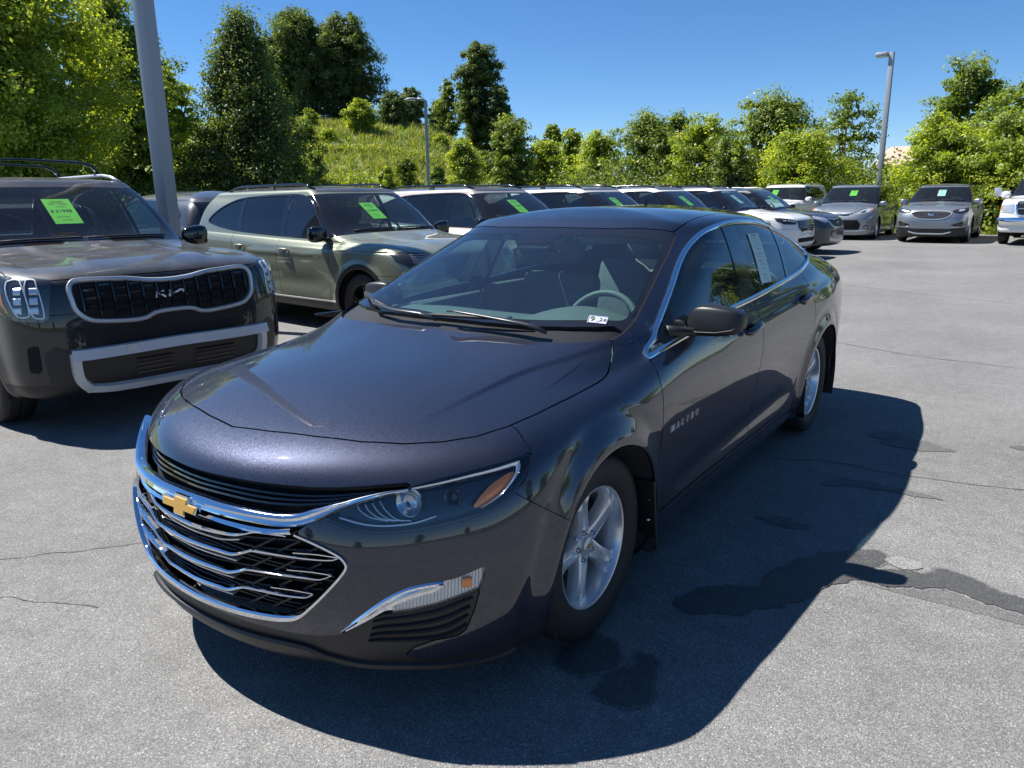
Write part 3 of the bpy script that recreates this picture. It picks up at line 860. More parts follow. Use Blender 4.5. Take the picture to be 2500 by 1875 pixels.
    FD, H = H.split(fdr, .0028)
    rd = seamB + [(1.9,.298),(2.12,.305),(2.21,.34),(2.285,.42),(2.335,.50),(2.39,.585),(2.46,.665),(2.520,.73),(2.541,.79),(2.530,.86),(2.50,.965),(2.44,1.08),(2.2,1.09),(1.8,1.06)]
    RD, H = H.split(lambda V: np.maximum(region('side', rd)(V), .5 - V[:, 0]), .0028)
    # front fender / the rest
    fe = [(-1,.0),(-1,1.2),(.455,1.2),(.455,.965),(.43,.922),(.405,.86),(.40,.3),(.38,.0)]
    FE, H = H.split(lambda V: np.maximum(region('side', fe)(V), V[:, 2] - np.interp(V[:, 1], [.30, .45, .62], [1.03, 1.03, .98])), .0008)
    # roof panel, rear glass, tail lamp, boot
    rf = [(-.1,1.051),(.014,1.051),(.15,1.055),(.329,1.078),(.50,1.14),(.585,1.185),(.592,1.28),(.588,1.415),(.582,1.7),(.578,2.0),(.56,2.3),(.54,2.50),(.45,2.60),(.3,2.63),(-.1,2.64)]
    RF, H = H.split(region('top', rf, lambda V: 1.25 - V[:, 2]), .003)
    rg = [(-.1,2.66),(.3,2.66),(.46,2.64),(.53,2.70),(.56,2.9),(.55,3.1),(.48,3.30),(.3,3.36),(-.1,3.38)]
    RG, H = H.split(region('top', rg, lambda V: 1.1 - V[:, 2]), .003)
    tl = [(.50,.98),(.78,.99),(.9,1.0),(.9,.85),(.70,.845),(.50,.87)]
    TL, H = H.split(region('front', tl, lambda V: 3.42 - V[:, 1]), .001)
    bt = [(.62,1.2),(.64,1.0),(.56,.95),(.52,.80),(.50,.62),(-.1,.62),(-.1,1.2)]
    BT, H = H.split(region('front', bt, lambda V: 3.3 - V[:, 1]), .002)
    rb = [(3.15,.0),(3.18,.55),(3.35,.70),(4.2,.72),(4.2,.0)]
    RB, H = H.split(region('side', rb), .0015)

    # ---- panels
    B.rim(.016).whole() if False else None
    def whole(sk, name, mat, rim=.016, label=None):
        s = sk.rim(rim) if rim else sk
        return s.whole().obj(name, mat, car, label=label)
    whole(Hd, 'hood', M_PAINT, .018)
    bumper = whole(B, 'front_bumper', M_PAINT)
    whole(RF, 'roof_panel', M_PAINT, .012)
    whole(H, 'body_shell', M_PAINT, .012)
    whole(BT, 'boot_lid', M_PAINT)
    whole(RB, 'rear_bumper', M_PAINT)
    both(FE, 'front_fender', M_PAINT, car, .014)
    both(FD, 'front_door', M_PAINT, car, .02)
    both(RD, 'rear_door', M_PAINT, car, .02)
    both(TL, 'tail_lamp', M_RED, car, .01)
    val = whole(LV.offset(-.003), 'lower_valance', M_BLACK, .02)
    # dark structure behind the skin
    U = full.clip(-arch(full.V, .012))
    U = U.clip(np.maximum(U.V[:, 2] - .93, -10))
    U = U.clip(-region('wrap', gr, lambda V: V[:, 1] + .2)(U.V) - .004)
    U = U.clip(-region('wrap', hl, lambda V: V[:, 1] + .1)(U.V) - .004)
    U = U.clip(-region('wrap', dl, lambda V: V[:, 1] + .2)(U.V) - .004)
    U = U.clip(np.where(U.V[:, 1] < .5, U.V[:, 2] - .86, -1))
    U.offset(-.022).whole().obj('inner_structure', M_MATTE, car)
    m = MB(); m.box((0, 1.6, .20), (1.28, 4.0, .03)); m.box((0, 1.41, .205), (1.66, 2.0, .03)); m.box((0, -.15, .60), (1.0, .6, .02)); m.box((0, -.55, .45), (1.0, .05, .4)); m.build('floor_pan', M_MATTE, car)
    # ---- wheels and liners
    MWm = dict(MW); MWm['phase'] = R_(34); MWm['capm'] = M_SATIN
    for x, sd in ((.770, 1), (-.770, -1)):
        for y in (0, 2.829):
            w = wheel(car, (x, y, .333), sd, .333, .2185, .205, 'five', MWm, n=144)
            m = MB(); bt_ = bowtie(.030, .011)
            Mx = Matrix(((0, 0, 1, .0), (1, 0, 0, 0), (0, 1, 0, 0), (0, 0, 0, 1)))
            m.prism(bt_, .002, Matrix.Translation((.0645, 0, 0)) @ Mx); m.build('wheel_emblem', M_GOLD, w)
            m = MB()
            s_ = 1 if sd > 0 else -1
            m.lathe([(s_ * -.30, .378), (s_ * .145, .380), (s_ * .145, .374), (s_ * -.30, .372)], n=60, c=(x, y, .335)); m.lathe([(s_ * -.28, .378), (s_ * -.28, 0)], n=40, c=(x, y, .335))
            m.F = [f for f in m.F if sum(m.V[i][2] for i in f) / len(f) > .20]
            m.build('wheel_liner', M_MATTE, car, smooth=True)
            # mud flap with two screws
            m = MB(); yy = y + .355
            m.bbox((sd * (.845 if y == 0 else .81), yy, .33), (.15, .012, .30 if y == 0 else .22), .004, tilt=Matrix.Rotation(R_(8), 3, 'X'))
            f = m.build('mud_flap', M_BLACK, car)
            m = MB()
            for zz in (.40, .32):
                m.lathe([(0, .009), (-.006, .008), (-.008, .004), (-.008, 0)], n=14, axis='y', c=(sd * (.895 if y == 0 else .85), yy - .018 + (zz - .33) * .14, zz))
            m.build('screw', M_STEEL, f, smooth=True)

    # ---- windscreen
    cow = region('top', [(-.1, .0), (-.1,.255),(.2,.262),(.40,.285),(.55,.330),(.64,.375),(.69,.42),(.9,.42),(.9,0)])
    CW, GL = W.split(cow, .0)
    CW.offset(-.016).whole().obj('cowl_panel', M_BLACK, car)
    inner = [(-.1,.298),(.2,.308),(.4,.336),(.56,.386),(.662,.44),(.702,.475),(.703,.53),(.690,.62),(.665,.74),(.638,.88),(.605,1.03),(.590,1.065),(.54,1.055),(.3,.990),(.13,.975),(.115,.95),(.10,.90),(.06,.875),(-.1,.875)]
    clear, band = GL.split(region('top', smooth_poly(inner, 3)), 0)
    ws = clear.whole().offset(-.001).obj('windscreen', M_GLASS, car)
    band.rim(.035).whole().offset(-.001).obj('black_border', M_FRIT, ws)
    ribbon_obj('windscreen_seal', PJ, [(x, y, np.interp(y, [.35, 1.2], [.98, 1.34])) for x, y in smooth_poly([(.716,.352),(.731,.41),(.736,.469),(.735,.514),(.727,.558),(.713,.644),(.693,.745),(.667,.873),(.636,1.041),(.606,1.17)], 3, False)], [(-.004, -.006), (.004, -.006), (.004, .001), (-.004, .001)], M_RUBBER, car)
    s2 = bpy.data.objects['windscreen_seal']; flip_copy(s2, car)
    RG.whole().obj('rear_window', M_TGLASS, car)
    # sensor housing and mirror behind the glass
    m = MB(); m.bbox((.02, .965, 1.305), (.17, .20, .03), .012, tilt=Matrix.Rotation(R_(24), 3, 'X')); m.build('sensor_housing', M_MATTE, car)
    m = MB(); m.bbox((.02, .93, 1.235), (.25, .03, .065), .014); m.tube([(.02, .95, 1.25), (.02, 1.0, 1.32)], .012); m.build('rear_view_mirror', M_CABIND, car, angle=40)

    # ---- side glass, pillars, chrome surround
    fg = [(.60,.97),(.66,1.0),(.72,1.10),(.74,1.2),(1.05,1.5),(1.6,1.5),(1.552,1.38),(1.545,1.345),(1.500,1.2),(1.440,1.02),(1.43,.9),(.6,.9)]
    fgr = region('side', fg)
    FG, D2 = D.split(fgr, .0)
    rgp = [(1.63,.95),(1.637,1.02),(1.680,1.2),(1.718,1.345),(1.73,1.5),(2.5,1.5),(2.36,1.32),(2.335,1.288),(2.275,1.18),(2.205,1.065),(2.16,.95)]
    RGs, D3 = D2.split(region('side', rgp), .0)
    qp = [(2.235,.95),(2.245,1.065),(2.310,1.18),(2.37,1.288),(2.42,1.5),(3.2,1.5),(3.2,.9)]
    QG, D4 = D3.split(region('side', qp), .0)
    both(FG.offset(-.006), 'front_door_glass', M_SGLASS, car, 0)
    both(RGs.offset(-.006), 'rear_door_glass', M_SGLASS, car, 0)
    both(QG.offset(-.006), 'quarter_glass', M_SGLASS, car, 0)
    both(D4.offset(-.003), 'window_pillar', M_BLACKG, car, .01)
    P3 = []
    for y, z in dlo[::1]:
        q, n = PJ.hit('side', y, z); P3.append(tuple(q))
    c1 = ribbon_obj('window_chrome_strip', PJ, P3, strip_prof(.023, .008), M_CHROME, car, closed=True); flip_copy(c1, car)
    # thin rubber inside it
    # ---- door mirror
    def mirror(sgn):
        e = bpy.data.objects.new('door_mirror', None); e.empty_display_size = .1; COL.objects.link(e); e.parent = car
        st = [(.815,.962,.985,.815,.86),(.822,.955,1.010,.800,.87),(.842,.951,1.055,.785,.878),(.868,.950,1.074,.775,.882),(.925,.952,1.076,.768,.886),(.985,.958,1.070,.772,.886),(1.025,.966,1.062,.782,.884),(1.047,.982,1.050,.80,.88),(1.054,1.002,1.034,.82,.87)]
        V = []; n = 20; low = []
        for x, z0, z1, y0, y1 in st:
            cz, hz, cy, hy = (z0 + z1) / 2, (z1 - z0) / 2, (y0 + y1) / 2, (y1 - y0) / 2
            for k in range(n):
                a = 2 * PI * k / n; c, s = math.cos(a), math.sin(a)
                cc = math.copysign(abs(c) ** .30, c); ss = math.copysign(abs(s) ** .30, s)
                V.append(((x + .012 * (1 - ss) * 0) * sgn, cy + hy * cc * (1.0 if cc > 0 else 1.0 - .25 * max(0, ss)), cz + hz * ss))
        F = [(i * n + k, i * n + (k + 1) % n, (i + 1) * n + (k + 1) % n, (i + 1) * n + k) for i in range(len(st) - 1) for k in range(n)]
        F += [tuple(range(n))[::-1], tuple((len(st) - 1) * n + k for k in range(n))]
        if sgn < 0: F = [f[::-1] for f in F]
        m = MB(); m.add(V, F); h_ = m.build('mirror_housing', M_BLACK, e, angle=50)
        sub = h_.modifiers.new('s', 'SUBSURF'); sub.levels = sub.render_levels = 1
        m = MB(); m.tube([(sgn * .80, .64, .985), (sgn * .825, .72, .975), (sgn * .86, .79, .966), (sgn * .93, .82, .962)], [.034, .030, .022, .012], n=14, flat=.75); m.build('mirror_arm', M_BLACK, e, smooth=True)
        m = MB(); m.tube([(sgn * .83, .785, .985), (sgn * .835, .772, .975), (sgn * .88, .767, .970), (sgn * .96, .768, .974), (sgn * 1.02, .782, .986), (sgn * 1.047, .80, 1.012)], .0028, n=6); m.build('mirror_seam', M_DARKMET, e, smooth=True)
        m = MB(); m.bbox((sgn * .94, .886, 1.013), (.18, .006, .09), .003); m.build('mirror_glass', M_CHROME, e)
        return e
    mirror(1); mirror(-1)
    sail = [(.50,.955),(.60,1.005),(.72,1.068),(.708,1.02),(.665,.965),(.66,.945)]
    P = []
    m = MB(); q = [PJ.hit('side', y, z)[0] + Vector((.003, 0, 0)) for y, z in sail]; m.add(q, [tuple(range(len(q)))[::-1]]); s_ = m.build('mirror_sail', M_BLACK, car); flip_copy(s_, car)
    # ---- door handles
    for y0, z0, nm in ((1.43, .885, 'door_handle'), (2.315, .926, 'door_handle')):
        q, n = PJ.hit('side', y0, z0)
        m = MB(); pts = []
        for i in range(11):
            t = i / 10; y = y0 - .105 + .21 * t; z = z0 + (t - .5) * .018
            h, nn = PJ.hit('side', y, z); pts.append(h + nn * (.012 + .024 * math.sin(PI * min(1, max(0, t))) ** .5))
        m.tube(pts, [.008, .013, .015, .016, .016, .016, .016, .016, .015, .013, .007], n=12, flat=1.0)
        hd = m.build(nm, M_PAINT, car, smooth=True)
        m = MB(); P, N_ = PJ.curve('side', [(y0 - .055 + .11 * i / 10, z0 - .004) for i in range(11)])
        V, F = ribbon(P, N_, [(-.030, .0006), (.030, .0006), (.0, .0016)], width=[.2, .6, .8, .95, 1, 1, 1, .95, .8, .6, .2]); m.add(V, F)
        cup = m.build('handle_recess', M_BLACKG, hd)
        h2 = flip_copy(hd, car); flip_copy(cup, h2)
    # ---- badge MALIBU
    m = MB()
    def on_door(x, y, z):
        h, n = PJ.hit('side', .630 + x, .640 + y); return h + n * (.001 + max(0, z + .0015))
    sx = 0
    for i, ch in enumerate('MALIBU'):
        V, F = text2d(ch, .040, .0006, 'CENTER', .003)
        m.add([on_door((i - 2.5) * .052 + x * 1.05, y, z) for x, y, z in V], F)
    m.build('badge_letter', M_SATIN, car)
    m = MB()
    for i, ch in enumerate('MALIBU'):
        V, F = text2d(ch, .040, .0006, 'CENTER', .003)
        def od(x, y, z):
            h, n = PJ.hit('side', .630 + x, .640 + y); h = h + n * (.001 + max(0, z + .0015)); return Vector((-h.x, h.y, h.z))
        m.add([od(-((i - 2.5) * .052 + x * 1.05), y, z) for x, y, z in V], F)
    m.build('badge_letter', M_SATIN, car)

    # ---- grille
    G.offset(-.055).whole().obj('grille_backing', M_MATTE, car)
    g = bpy.data.objects.new('grille', None); g.empty_display_size = .1; COL.objects.link(g); g.parent = car
    # opening edge: inner wall
    def dense(pts, k=6, closed=False): return smooth_poly(pts, k, closed)
    fr = [(.40,-.888,.612),(.458,-.867,.592),(.515,-.845,.567),(.534,-.838,.553),(.543,-.835,.534),(.534,-.843,.512),(.500,-.864,.466),(.449,-.885,.409),(.40,-.9,.364),(.355,-.912,.349),(.28,-.932,.341),(.166,-.952,.335),(0,-.96,.329)]
    wd = np.interp(np.linspace(0, 1, 6 * 12 + 1), [0, .4, .62, .70, .80, 1], [.55, .6, .65, 1.0, 1.35, 1.45])
    ribbon_obj('grille_frame', PJ, dense(fr)[::-1], [(-.009, -.012), (.009, -.012), (.0095, .002), (.006, .007), (-.004, .008), (-.009, .002)], M_CHROME, g, mirror=True, width=wd[::-1])
    # main chrome bar, wide at the centre, sweeping up over the lamps
    mb_ = [(0,-.955,.655),(.07,-.952,.655),(.14,-.948,.653),(.21,-.938,.652),(.29,-.919,.650),(.36,-.895,.649),(.41,-.872,.655),(.45,-.845,.670),(.50,-.815,.692),(.55,-.776,.711),(.60,-.734,.725),(.65,-.69,.732)]
    k = 6 * 11 + 1; wbar = np.interp(np.linspace(0, 1, k), [0, .5, .62, .75, 1], [1.0, .98, .95, .5, .22])
    ribbon_obj('grille_crossbar', PJ, dense(mb_), [(-.020, -.02), (.020, -.02), (.020, .002), (.014, .011), (.005, .015), (-.003, .008), (-.013, .010), (-.019, .003)], M_CHROME, g, mirror=True, width=wbar, off=.004)
    # small flank where the bar meets the frame
    lowb = [(0,-.962,.615),(.11,-.960,.613),(.2,-.948,.611),(.284,-.93,.609),(.34,-.912,.611),(.385,-.896,.618)]
    ribbon_obj('grille_crossbar_foot', PJ, dense(lowb), [(-.008, -.03), (.007, -.03), (.009, -.002), (.0, .003), (-.008, -.004)], M_CHROME, g, mirror=True, off=-.002)
    bars = [[(0,-.97,.571),(.07,-.967,.573),(.133,-.962,.576),(.205,-.951,.582),(.24,-.943,.592),(.272,-.934,.602),(.30,-.927,.604),(.372,-.901,.603)],
            [(0,-.973,.515),(.07,-.971,.517),(.13,-.967,.519),(.19,-.960,.520),(.227,-.953,.531),(.262,-.944,.545),(.29,-.938,.547),(.426,-.891,.546),(.50,-.857,.547),(.520,-.846,.554)],
            [(0,-.973,.453),(.07,-.971,.455),(.12,-.968,.457),(.168,-.963,.458),(.208,-.958,.470),(.238,-.953,.482),(.262,-.948,.486),(.426,-.897,.489),(.472,-.877,.489),(.504,-.861,.503)],
            [(0,-.968,.387),(.06,-.967,.390),(.104,-.965,.393),(.150,-.961,.395),(.183,-.959,.406),(.214,-.954,.419),(.24,-.950,.424),(.421,-.899,.426),(.45,-.887,.440)]]
    for b_ in bars:
        pts = dense(b_, 5); u = np.linspace(0, 1, len(pts))
        w_ = np.interp(u, [0, .25, .45, .7, 1], [1.5, 1.25, .9, .8, .5])
        ribbon_obj('grille_bar', PJ, pts, [(-.0045, -.040), (.0045, -.040), (.0052, .000), (.002, .004), (-.002, .004), (-.0052, .0)], M_CHROME, g, mirror=True, width=w_, off=-.008)
        low = [(x * 1.0 + .0, y, z - .026 + (.008 if x > .2 else 0)) for x, y, z in b_[:4]]
        lw = ribbon_obj('grille_bar_lower_edge', PJ, dense(low, 5), [(-.002, -.03), (.002, -.03), (.002, .0), (-.002, .0)], M_SATIN, g, mirror=True, off=-.022)
        e_ = b_[-1]
        if b_ is not bars[0]:
            tip = [(e_[0] - .13, e_[1] - .045, e_[2] + .002), (e_[0] - .06, e_[1] - .02, e_[2] + .004), e_]
            t1 = ribbon_obj('grille_bar_tip', PJ, dense(tip, 4), [(-.0014, -.03), (.0014, -.03), (.0014, .0), (-.0014, .0)], M_CHROME, g, off=-.008); flip_copy(t1, g)
    # black lattice
    m = MB()
    for i in range(13):
        z = .355 + i * .0205
        pts = [(x, 0, z + .010 * math.sin((x - .1) * 9 + i)) for x in np.linspace(0, .54, 16)]
        pts = [p for p in pts if p[0] < np.interp(p[2], [.34, .36, .41, .47, .51, .54, .57, .61, .62], [.34, .40, .45, .50, .53, .54, .515, .42, .38])]
        if len(pts) < 3: continue
        P, N_ = PJ.curve('front', [(p[0], p[2]) for p in pts], -.028)
        for s_ in (1, -1):
            V, F = ribbon(P * [s_, 1, 1], N_ * [s_, 1, 1], [(-.0018, -.03), (.0018, -.03), (.0018, .0), (-.0018, .0)]); m.add(V, F)
    for i in range(6):
        for s_ in (1, -1):
            x0 = .10 + i * .085
            P, N_ = PJ.curve('front', [(x0 + t * .10, .36 + t * .045 + j * .062) for j in range(1) for t in np.linspace(0, 1, 6)], -.026)
    for j in range(4):
        zb = (.40, .463, .525, .585)[j]
        for i in range(4):
            xa = .235 + i * .075 + (j - 2) * .012
            if xa + .08 > np.interp(zb, [.38, .41, .47, .51, .54, .57, .61], [.43, .45, .50, .53, .54, .515, .42]): continue
            P, N_ = PJ.curve('front', [(xa + t * .085, zb - .045 + t * .05) for t in np.linspace(0, 1, 6)], -.022)
            for s_ in (1, -1):
                V, F = ribbon(P * [s_, 1, 1], N_ * [s_, 1, 1], [(-.004, -.03), (.004, -.03), (.003, .0), (-.003, .0)]); m.add(V, F)
    m.build('grille_lattice', M_BLACK, g, kind='stuff')
    # upper intake slats
    m = MB()
    for i, (dz) in enumerate((.008, .022, .036)):
        up = [(0, .722 - dz), (.15, .724 - dz), (.30, .722 - dz), (.42, .722 - dz * .8), (.50, .727 - dz * .6), (.57, .735 - dz * .4)]
        up = smooth_poly(up, 3, False)
        P, N_ = PJ.curve('front', up, -.026)
        for s_ in (1, -1):
            V, F = ribbon(P * [s_, 1, 1], N_ * [s_, 1, 1], [(-.0035, -.03), (.0035, -.03), (.003, .0), (-.003, .0)]); m.add(V, F)
    m.build('intake_slat', M_BLACKG, g)
    # emblem
    q, n = PJ.hit('front', 0, .640)
    em = bpy.data.objects.new('emblem', None); em.empty_display_size = .05; COL.objects.link(em); em.parent = g
    o = Vector((0, q.y - .010, .637)); til = Matrix.Rotation(R_(84), 4, 'X')
    m = MB(); m.prism(bowtie(.178, .066), .014, Matrix.Translation(o) @ til); m.build('emblem_rim', M_CHROME, em)
    m = MB(); m.prism(bowtie(.158, .050), .004, Matrix.Translation(o + Vector((0, -.0135, 0))) @ til); m.build('emblem_face', M_GOLD, em)

    # ---- headlights
    for sd in (1, -1):
        e = bpy.data.objects.new('headlight', None); e.empty_display_size = .1; COL.objects.link(e); e.parent = car
        s_ = np.array([sd, 1, 1])
        Lm = L if sd > 0 else L.mirrored()
        Lm.offset(-.001).obj('headlight_lens', M_LENS, e)
        Lm.offset(-.050).obj('headlight_bezel', M_LAMPD, e)
        # edge gasket
        P = [pj_[0] for pj_ in (PJ.near(q_) for q_ in hl)]
        hlp = smooth_poly([tuple(q_) for q_ in P], 3, True, sharp=(0, 10))
        def lay(nm, pts, prof, mat, off, closed=False, width=None):
            o_ = ribbon_obj(nm, PJ, pts, prof, mat, e if sd > 0 else e, off=off, closed=closed, width=width)
            if sd < 0:
                V = np.empty(len(o_.data.vertices) * 3, dtype=np.float32); o_.data.vertices.foreach_get('co', V); V = V.reshape(-1, 3) * MIR.astype(np.float32); o_.data.vertices.foreach_set('co', V.ravel()); o_.data.flip_normals()
            return o_
        lay('headlight_gasket', hlp, [(-.0035, -.05), (.0035, -.05), (.0035, .0), (-.0035, .0)], M_BLACKG, -.002, True)
        drl = smooth_poly([(.655,-.683,.737),(.712,-.627,.748),(.773,-.555,.762),(.816,-.495,.772),(.846,-.435,.779),(.853,-.45,.758),(.852,-.478,.733),(.838,-.522,.700),(.812,-.573,.675)], 4, False, sharp=(4,))
        lay('running_lamp_strip', drl, [(-.008, -.012), (.008, -.012), (.0075, .002), (.004, .007), (0, .009), (-.004, .007), (-.0075, .002)], M_CHROME, -.010, width=np.interp(np.linspace(0, 1, len(drl)), [0, .5, .6, 1], [.8, 1, .9, .35]))
        am = [(.802,-.590,.680),(.806,-.572,.702),(.818,-.532,.733),(.840,-.478,.757),(.850,-.458,.757),(.850,-.480,.732),(.838,-.520,.704),(.822,-.560,.683)]
        am = smooth_poly(am, 3)
        c_ = np.mean(am, 0)
        V = []; V2 = []
        for p_ in am:
            a_, n_ = PJ.near(p_); V.append(np.array(a_ - n_ * .020)); 
        cc, n_ = PJ.near(c_); cen = np.array(cc - n_ * .012)
        mid = [np.array(v) * .5 + cen * .5 + np.array(n_) * .003 for v in V]
        k_ = len(V); VV = [v * s_ for v in V] + [v * s_ for v in mid] + [cen * s_]
        F = [(i, (i + 1) % k_, k_ + (i + 1) % k_, k_ + i) for i in range(k_)] + [(k_ + i, k_ + (i + 1) % k_, 2 * k_) for i in range(k_)]
        if sd < 0: F = [f[::-1] for f in F]
        mkobj('amber_reflector', VV, F, M_AMBER, e)
        # lamp bowls
        for (bx, rr) in (((.648, -.705, .694), .036), ((.742, -.628, .703), .022)):
            q_, n_ = PJ.near(bx); n_ = n_ * .4 + Vector((0, -1, 0)) * .8; n_.normalize()
            n_ = Vector((n_.x * sd, n_.y, n_.z)); o_ = Vector((q_.x * sd, q_.y, q_.z)) - n_ * .03
            rot = n_.to_track_quat('Z', 'Y').to_matrix()
            m = MB(); prof = [(-.020, .0), (-.018, rr * .55), (-.008, rr * .85), (.008, rr), (.010, rr + .004), (.0, rr + .005)]
            m.lathe(prof, n=40, axis='z'); m.V = [rot @ Vector(v) + o_ for v in m.V]; m.build('lamp_bowl', M_LAMPB if rr > .03 else M_LAMPD, e, angle=60)
            m = MB(); prof = [(.010, 0), (.008, rr * .3), (.0, rr * .5), (-.012, rr * .55)]
            m.lathe(prof, n=32, axis='z'); m.V = [rot @ Vector(v) + o_ for v in m.V]; m.build('lamp_projector', M_LENS, e, smooth=True)
        # finned inner panel
        for i in range(4):
            f_ = [(.545 + i * .016, -.80 + i * .014, .700 + i * .004), (.548 + i * .02, -.79 + i * .014, .682), (.575 + i * .02, -.775 + i * .014, .662 - i * .002), (.615 + i * .018, -.745 + i * .012, .650)]
            lay('reflector_fin', smooth_poly(f_, 4, False), [(-.0016, -.02), (.0016, -.02), (.0012, .0), (-.0012, .0)], M_SATIN, -.030)
        trim = smooth_poly([(.50,-.82,.66),(.56,-.79,.644),(.62,-.755,.640),(.68,-.705,.646),(.72,-.66,.66)], 4, False)
        lay('lamp_trim', trim, [(-.002, -.01), (.002, -.01), (.002, .0), (-.002, .0)], M_SATIN, -.022)
    # ---- bumper lamp units
    for sd in (1, -1):
        e = bpy.data.objects.new('bumper_lamp', None); e.empty_display_size = .1; COL.objects.link(e); e.parent = car
        Dm = DL if sd > 0 else DL.mirrored()
        Dm.offset(-.014).obj('bumper_lamp_base', M_CHROME, e)
        def lay(nm, pts, prof, mat, off, closed=False, width=None):
            o_ = ribbon_obj(nm, PJ, pts, prof, mat, e, off=off, closed=closed, width=width)
            if sd < 0:
                V = np.empty(len(o_.data.vertices) * 3, dtype=np.float32); o_.data.vertices.foreach_get('co', V); V = V.reshape(-1, 3) * MIR.astype(np.float32); o_.data.vertices.foreach_set('co', V.ravel()); o_.data.flip_normals()
            return o_
        top = smooth_poly([(.508,-.843,.325),(.558,-.825,.366),(.613,-.798,.416),(.653,-.771,.448),(.689,-.742,.467),(.731,-.706,.476),(.757,-.682,.478)], 5, False)
        lay('chrome_surround', top, [(-.007, -.02), (.007, -.02), (.007, .0), (.002, .005), (-.006, .002)], M_CHROME, .0, width=np.interp(np.linspace(0, 1, len(top)), [0, .2, .8, 1], [.4, 1, 1, .8]))
        mid_ = smooth_poly([(.520,-.838,.326),(.575,-.815,.366),(.628,-.788,.405),(.668,-.757,.432),(.705,-.727,.448),(.735,-.702,.456),(.757,-.682,.474)], 5, False)
        lay('chrome_surround', mid_, [(-.006, -.02), (.006, -.02), (.005, .0), (-.005, .0)], M_CHROME, -.002, width=np.interp(np.linspace(0, 1, len(mid_)), [0, .2, .8, 1], [.4, 1, .9, .6]))
        lens = [(.761,-.678,.482),(.783,-.654,.487),(.833,-.594,.512),(.833,-.599,.485),(.824,-.609,.447),(.781,-.654,.428),(.733,-.699,.409),(.676,-.747,.395),(.630,-.78,.388),(.665,-.76,.420),(.705,-.727,.441),(.738,-.700,.452)]
        Lz, _ = DL.split(region('wrap', lens), 0)
        (Lz if sd > 0 else Lz.mirrored()).offset(-.001).obj('turn_lamp_lens', M_LENS, e)
        (Lz if sd > 0 else Lz.mirrored()).offset(-.012).obj('turn_lamp_reflector', M_REFL, e)
        m = MB()
        for i in range(26):
            t = i / 25; xa = (.650 + .178 * t); 
            lo = PJ.near((xa, -.77 + .17 * t, np.interp(xa, [.65, .676, .733, .781, .826], [.392, .395, .409, .428, .447])))
            hi = PJ.near((xa + .006, -.77 + .17 * t, np.interp(xa, [.65, .705, .738, .761, .783, .833], [.405, .437, .448, .478, .485, .508])))
            P = np.array([lo[0] * (1 - u) + hi[0] * u for u in (0, .5, 1)]); N_ = np.array([lo[1]] * 3)
            P = P - N_ * .008
            V, F = ribbon(P * s_ if False else P * [sd, 1, 1], N_ * [sd, 1, 1], [(-.0012, -.001), (.0012, -.001), (.0, .0014)]); m.add(V, F)
        m.build('lens_fluting', M_REFL, e, kind='stuff')
        q_, n_ = PJ.near((.800, -.632, .470)); m = MB(); m.bbox((0, 0, 0), (.030, .030, .010), .006); rot = Vector((n_.x * sd, n_.y, n_.z)).to_track_quat('Z', 'Y').to_matrix(); o_ = Vector((q_.x * sd, q_.y, q_.z)) - Vector((n_.x * sd, n_.y, n_.z)) * .006
        m.V = [rot @ Vector(v) + o_ for v in m.V]; m.build('turn_bulb', M_AMBER, e)
        # ribs of the black insert
        m = MB()
        for i in range(4):
            t = (i + .6) / 4.2
            rib = []
            for u in np.linspace(0, 1, 12):
                xx = (.60 - .035 * t) + ((.815 - .030 * t) - (.60 - .035 * t)) * u
                top_z = np.interp(xx, [.55, .591, .616, .676, .733, .781, .826], [.34, .375, .383, .392, .406, .425, .446])
                bot_z = np.interp(xx, [.50, .58, .656, .727, .763, .80], [.287, .284, .281, .281, .294, .33])
                rib.append((xx, top_z * (1 - t) + bot_z * t))
            P, N_ = PJ.curve('front', rib, -.004)
            V, F = ribbon(P * [sd, 1, 1], N_ * [sd, 1, 1], [(-.011, -.01), (.012, -.01), (.004, .008), (-.008, .004)], width=np.interp(np.linspace(0, 1, 12), [0, .1, .9, 1], [.2, .9, 1, .5])); m.add(V, F)
        m.build('valance_rib', M_BLACK, val, smooth=False)
    # chin lip standing proud
    chin = smooth_poly([(0,-.95,.262),(.231,-.93,.262),(.386,-.88,.255),(.450,-.845,.222),(.52,-.79,.198),(.628,-.72,.186),(.722,-.63,.178),(.80,-.54,.180),(.85,-.47,.195)], 5, False)
    ribbon_obj('chin_lip', PJ, chin, [(-.012, -.02), (.014, -.02), (.010, .006), (.0, .012), (-.010, .006)], M_BLACK, car, mirror=True, width=np.interp(np.linspace(0, 1, len(chin)), [0, .3, .45, 1], [.7, .9, 1.3, 1.0]))
    # sill strip
    st = [PJ.hit('side', y, .272)[0] for y in np.linspace(.42, 2.40, 30)]
    s_ = ribbon_obj('sill_strip', PJ, st, [(-.008, -.006), (.008, -.006), (.007, .003), (-.006, .001)], M_BLACK, car); flip_copy(s_, car)

    # ---- wipers
    def wiper(sgn_pts, arm, nm):
        e = bpy.data.objects.new(nm, None); e.empty_display_size = .1; COL.objects.link(e); e.parent = car
        m = MB(); P = [Vector(PJ.near(p_)[0]) + Vector(PJ.near(p_)[1]) * o_ for p_, o_ in sgn_pts]
        m.tube(P, [.005] + [.011] * (len(P) - 2) + [.005], n=8, flat=.7); m.build('wiper_blade', M_RUBBER, e, smooth=True)
        m = MB(); P = [Vector(PJ.near(p_)[0]) + Vector(PJ.near(p_)[1]) * o_ for p_, o_ in arm]
        m.tube(P, [.007, .0085, .011, .014, .016, .013][:len(P)], n=8, flat=.55); m.build('wiper_arm', M_BLACKARM, e, smooth=True)
    return car, PJ, wiper
SED = {}
M_LAMPB = pbr('lamp_bowl_metal', (.50, .55, .60), .12, .9)
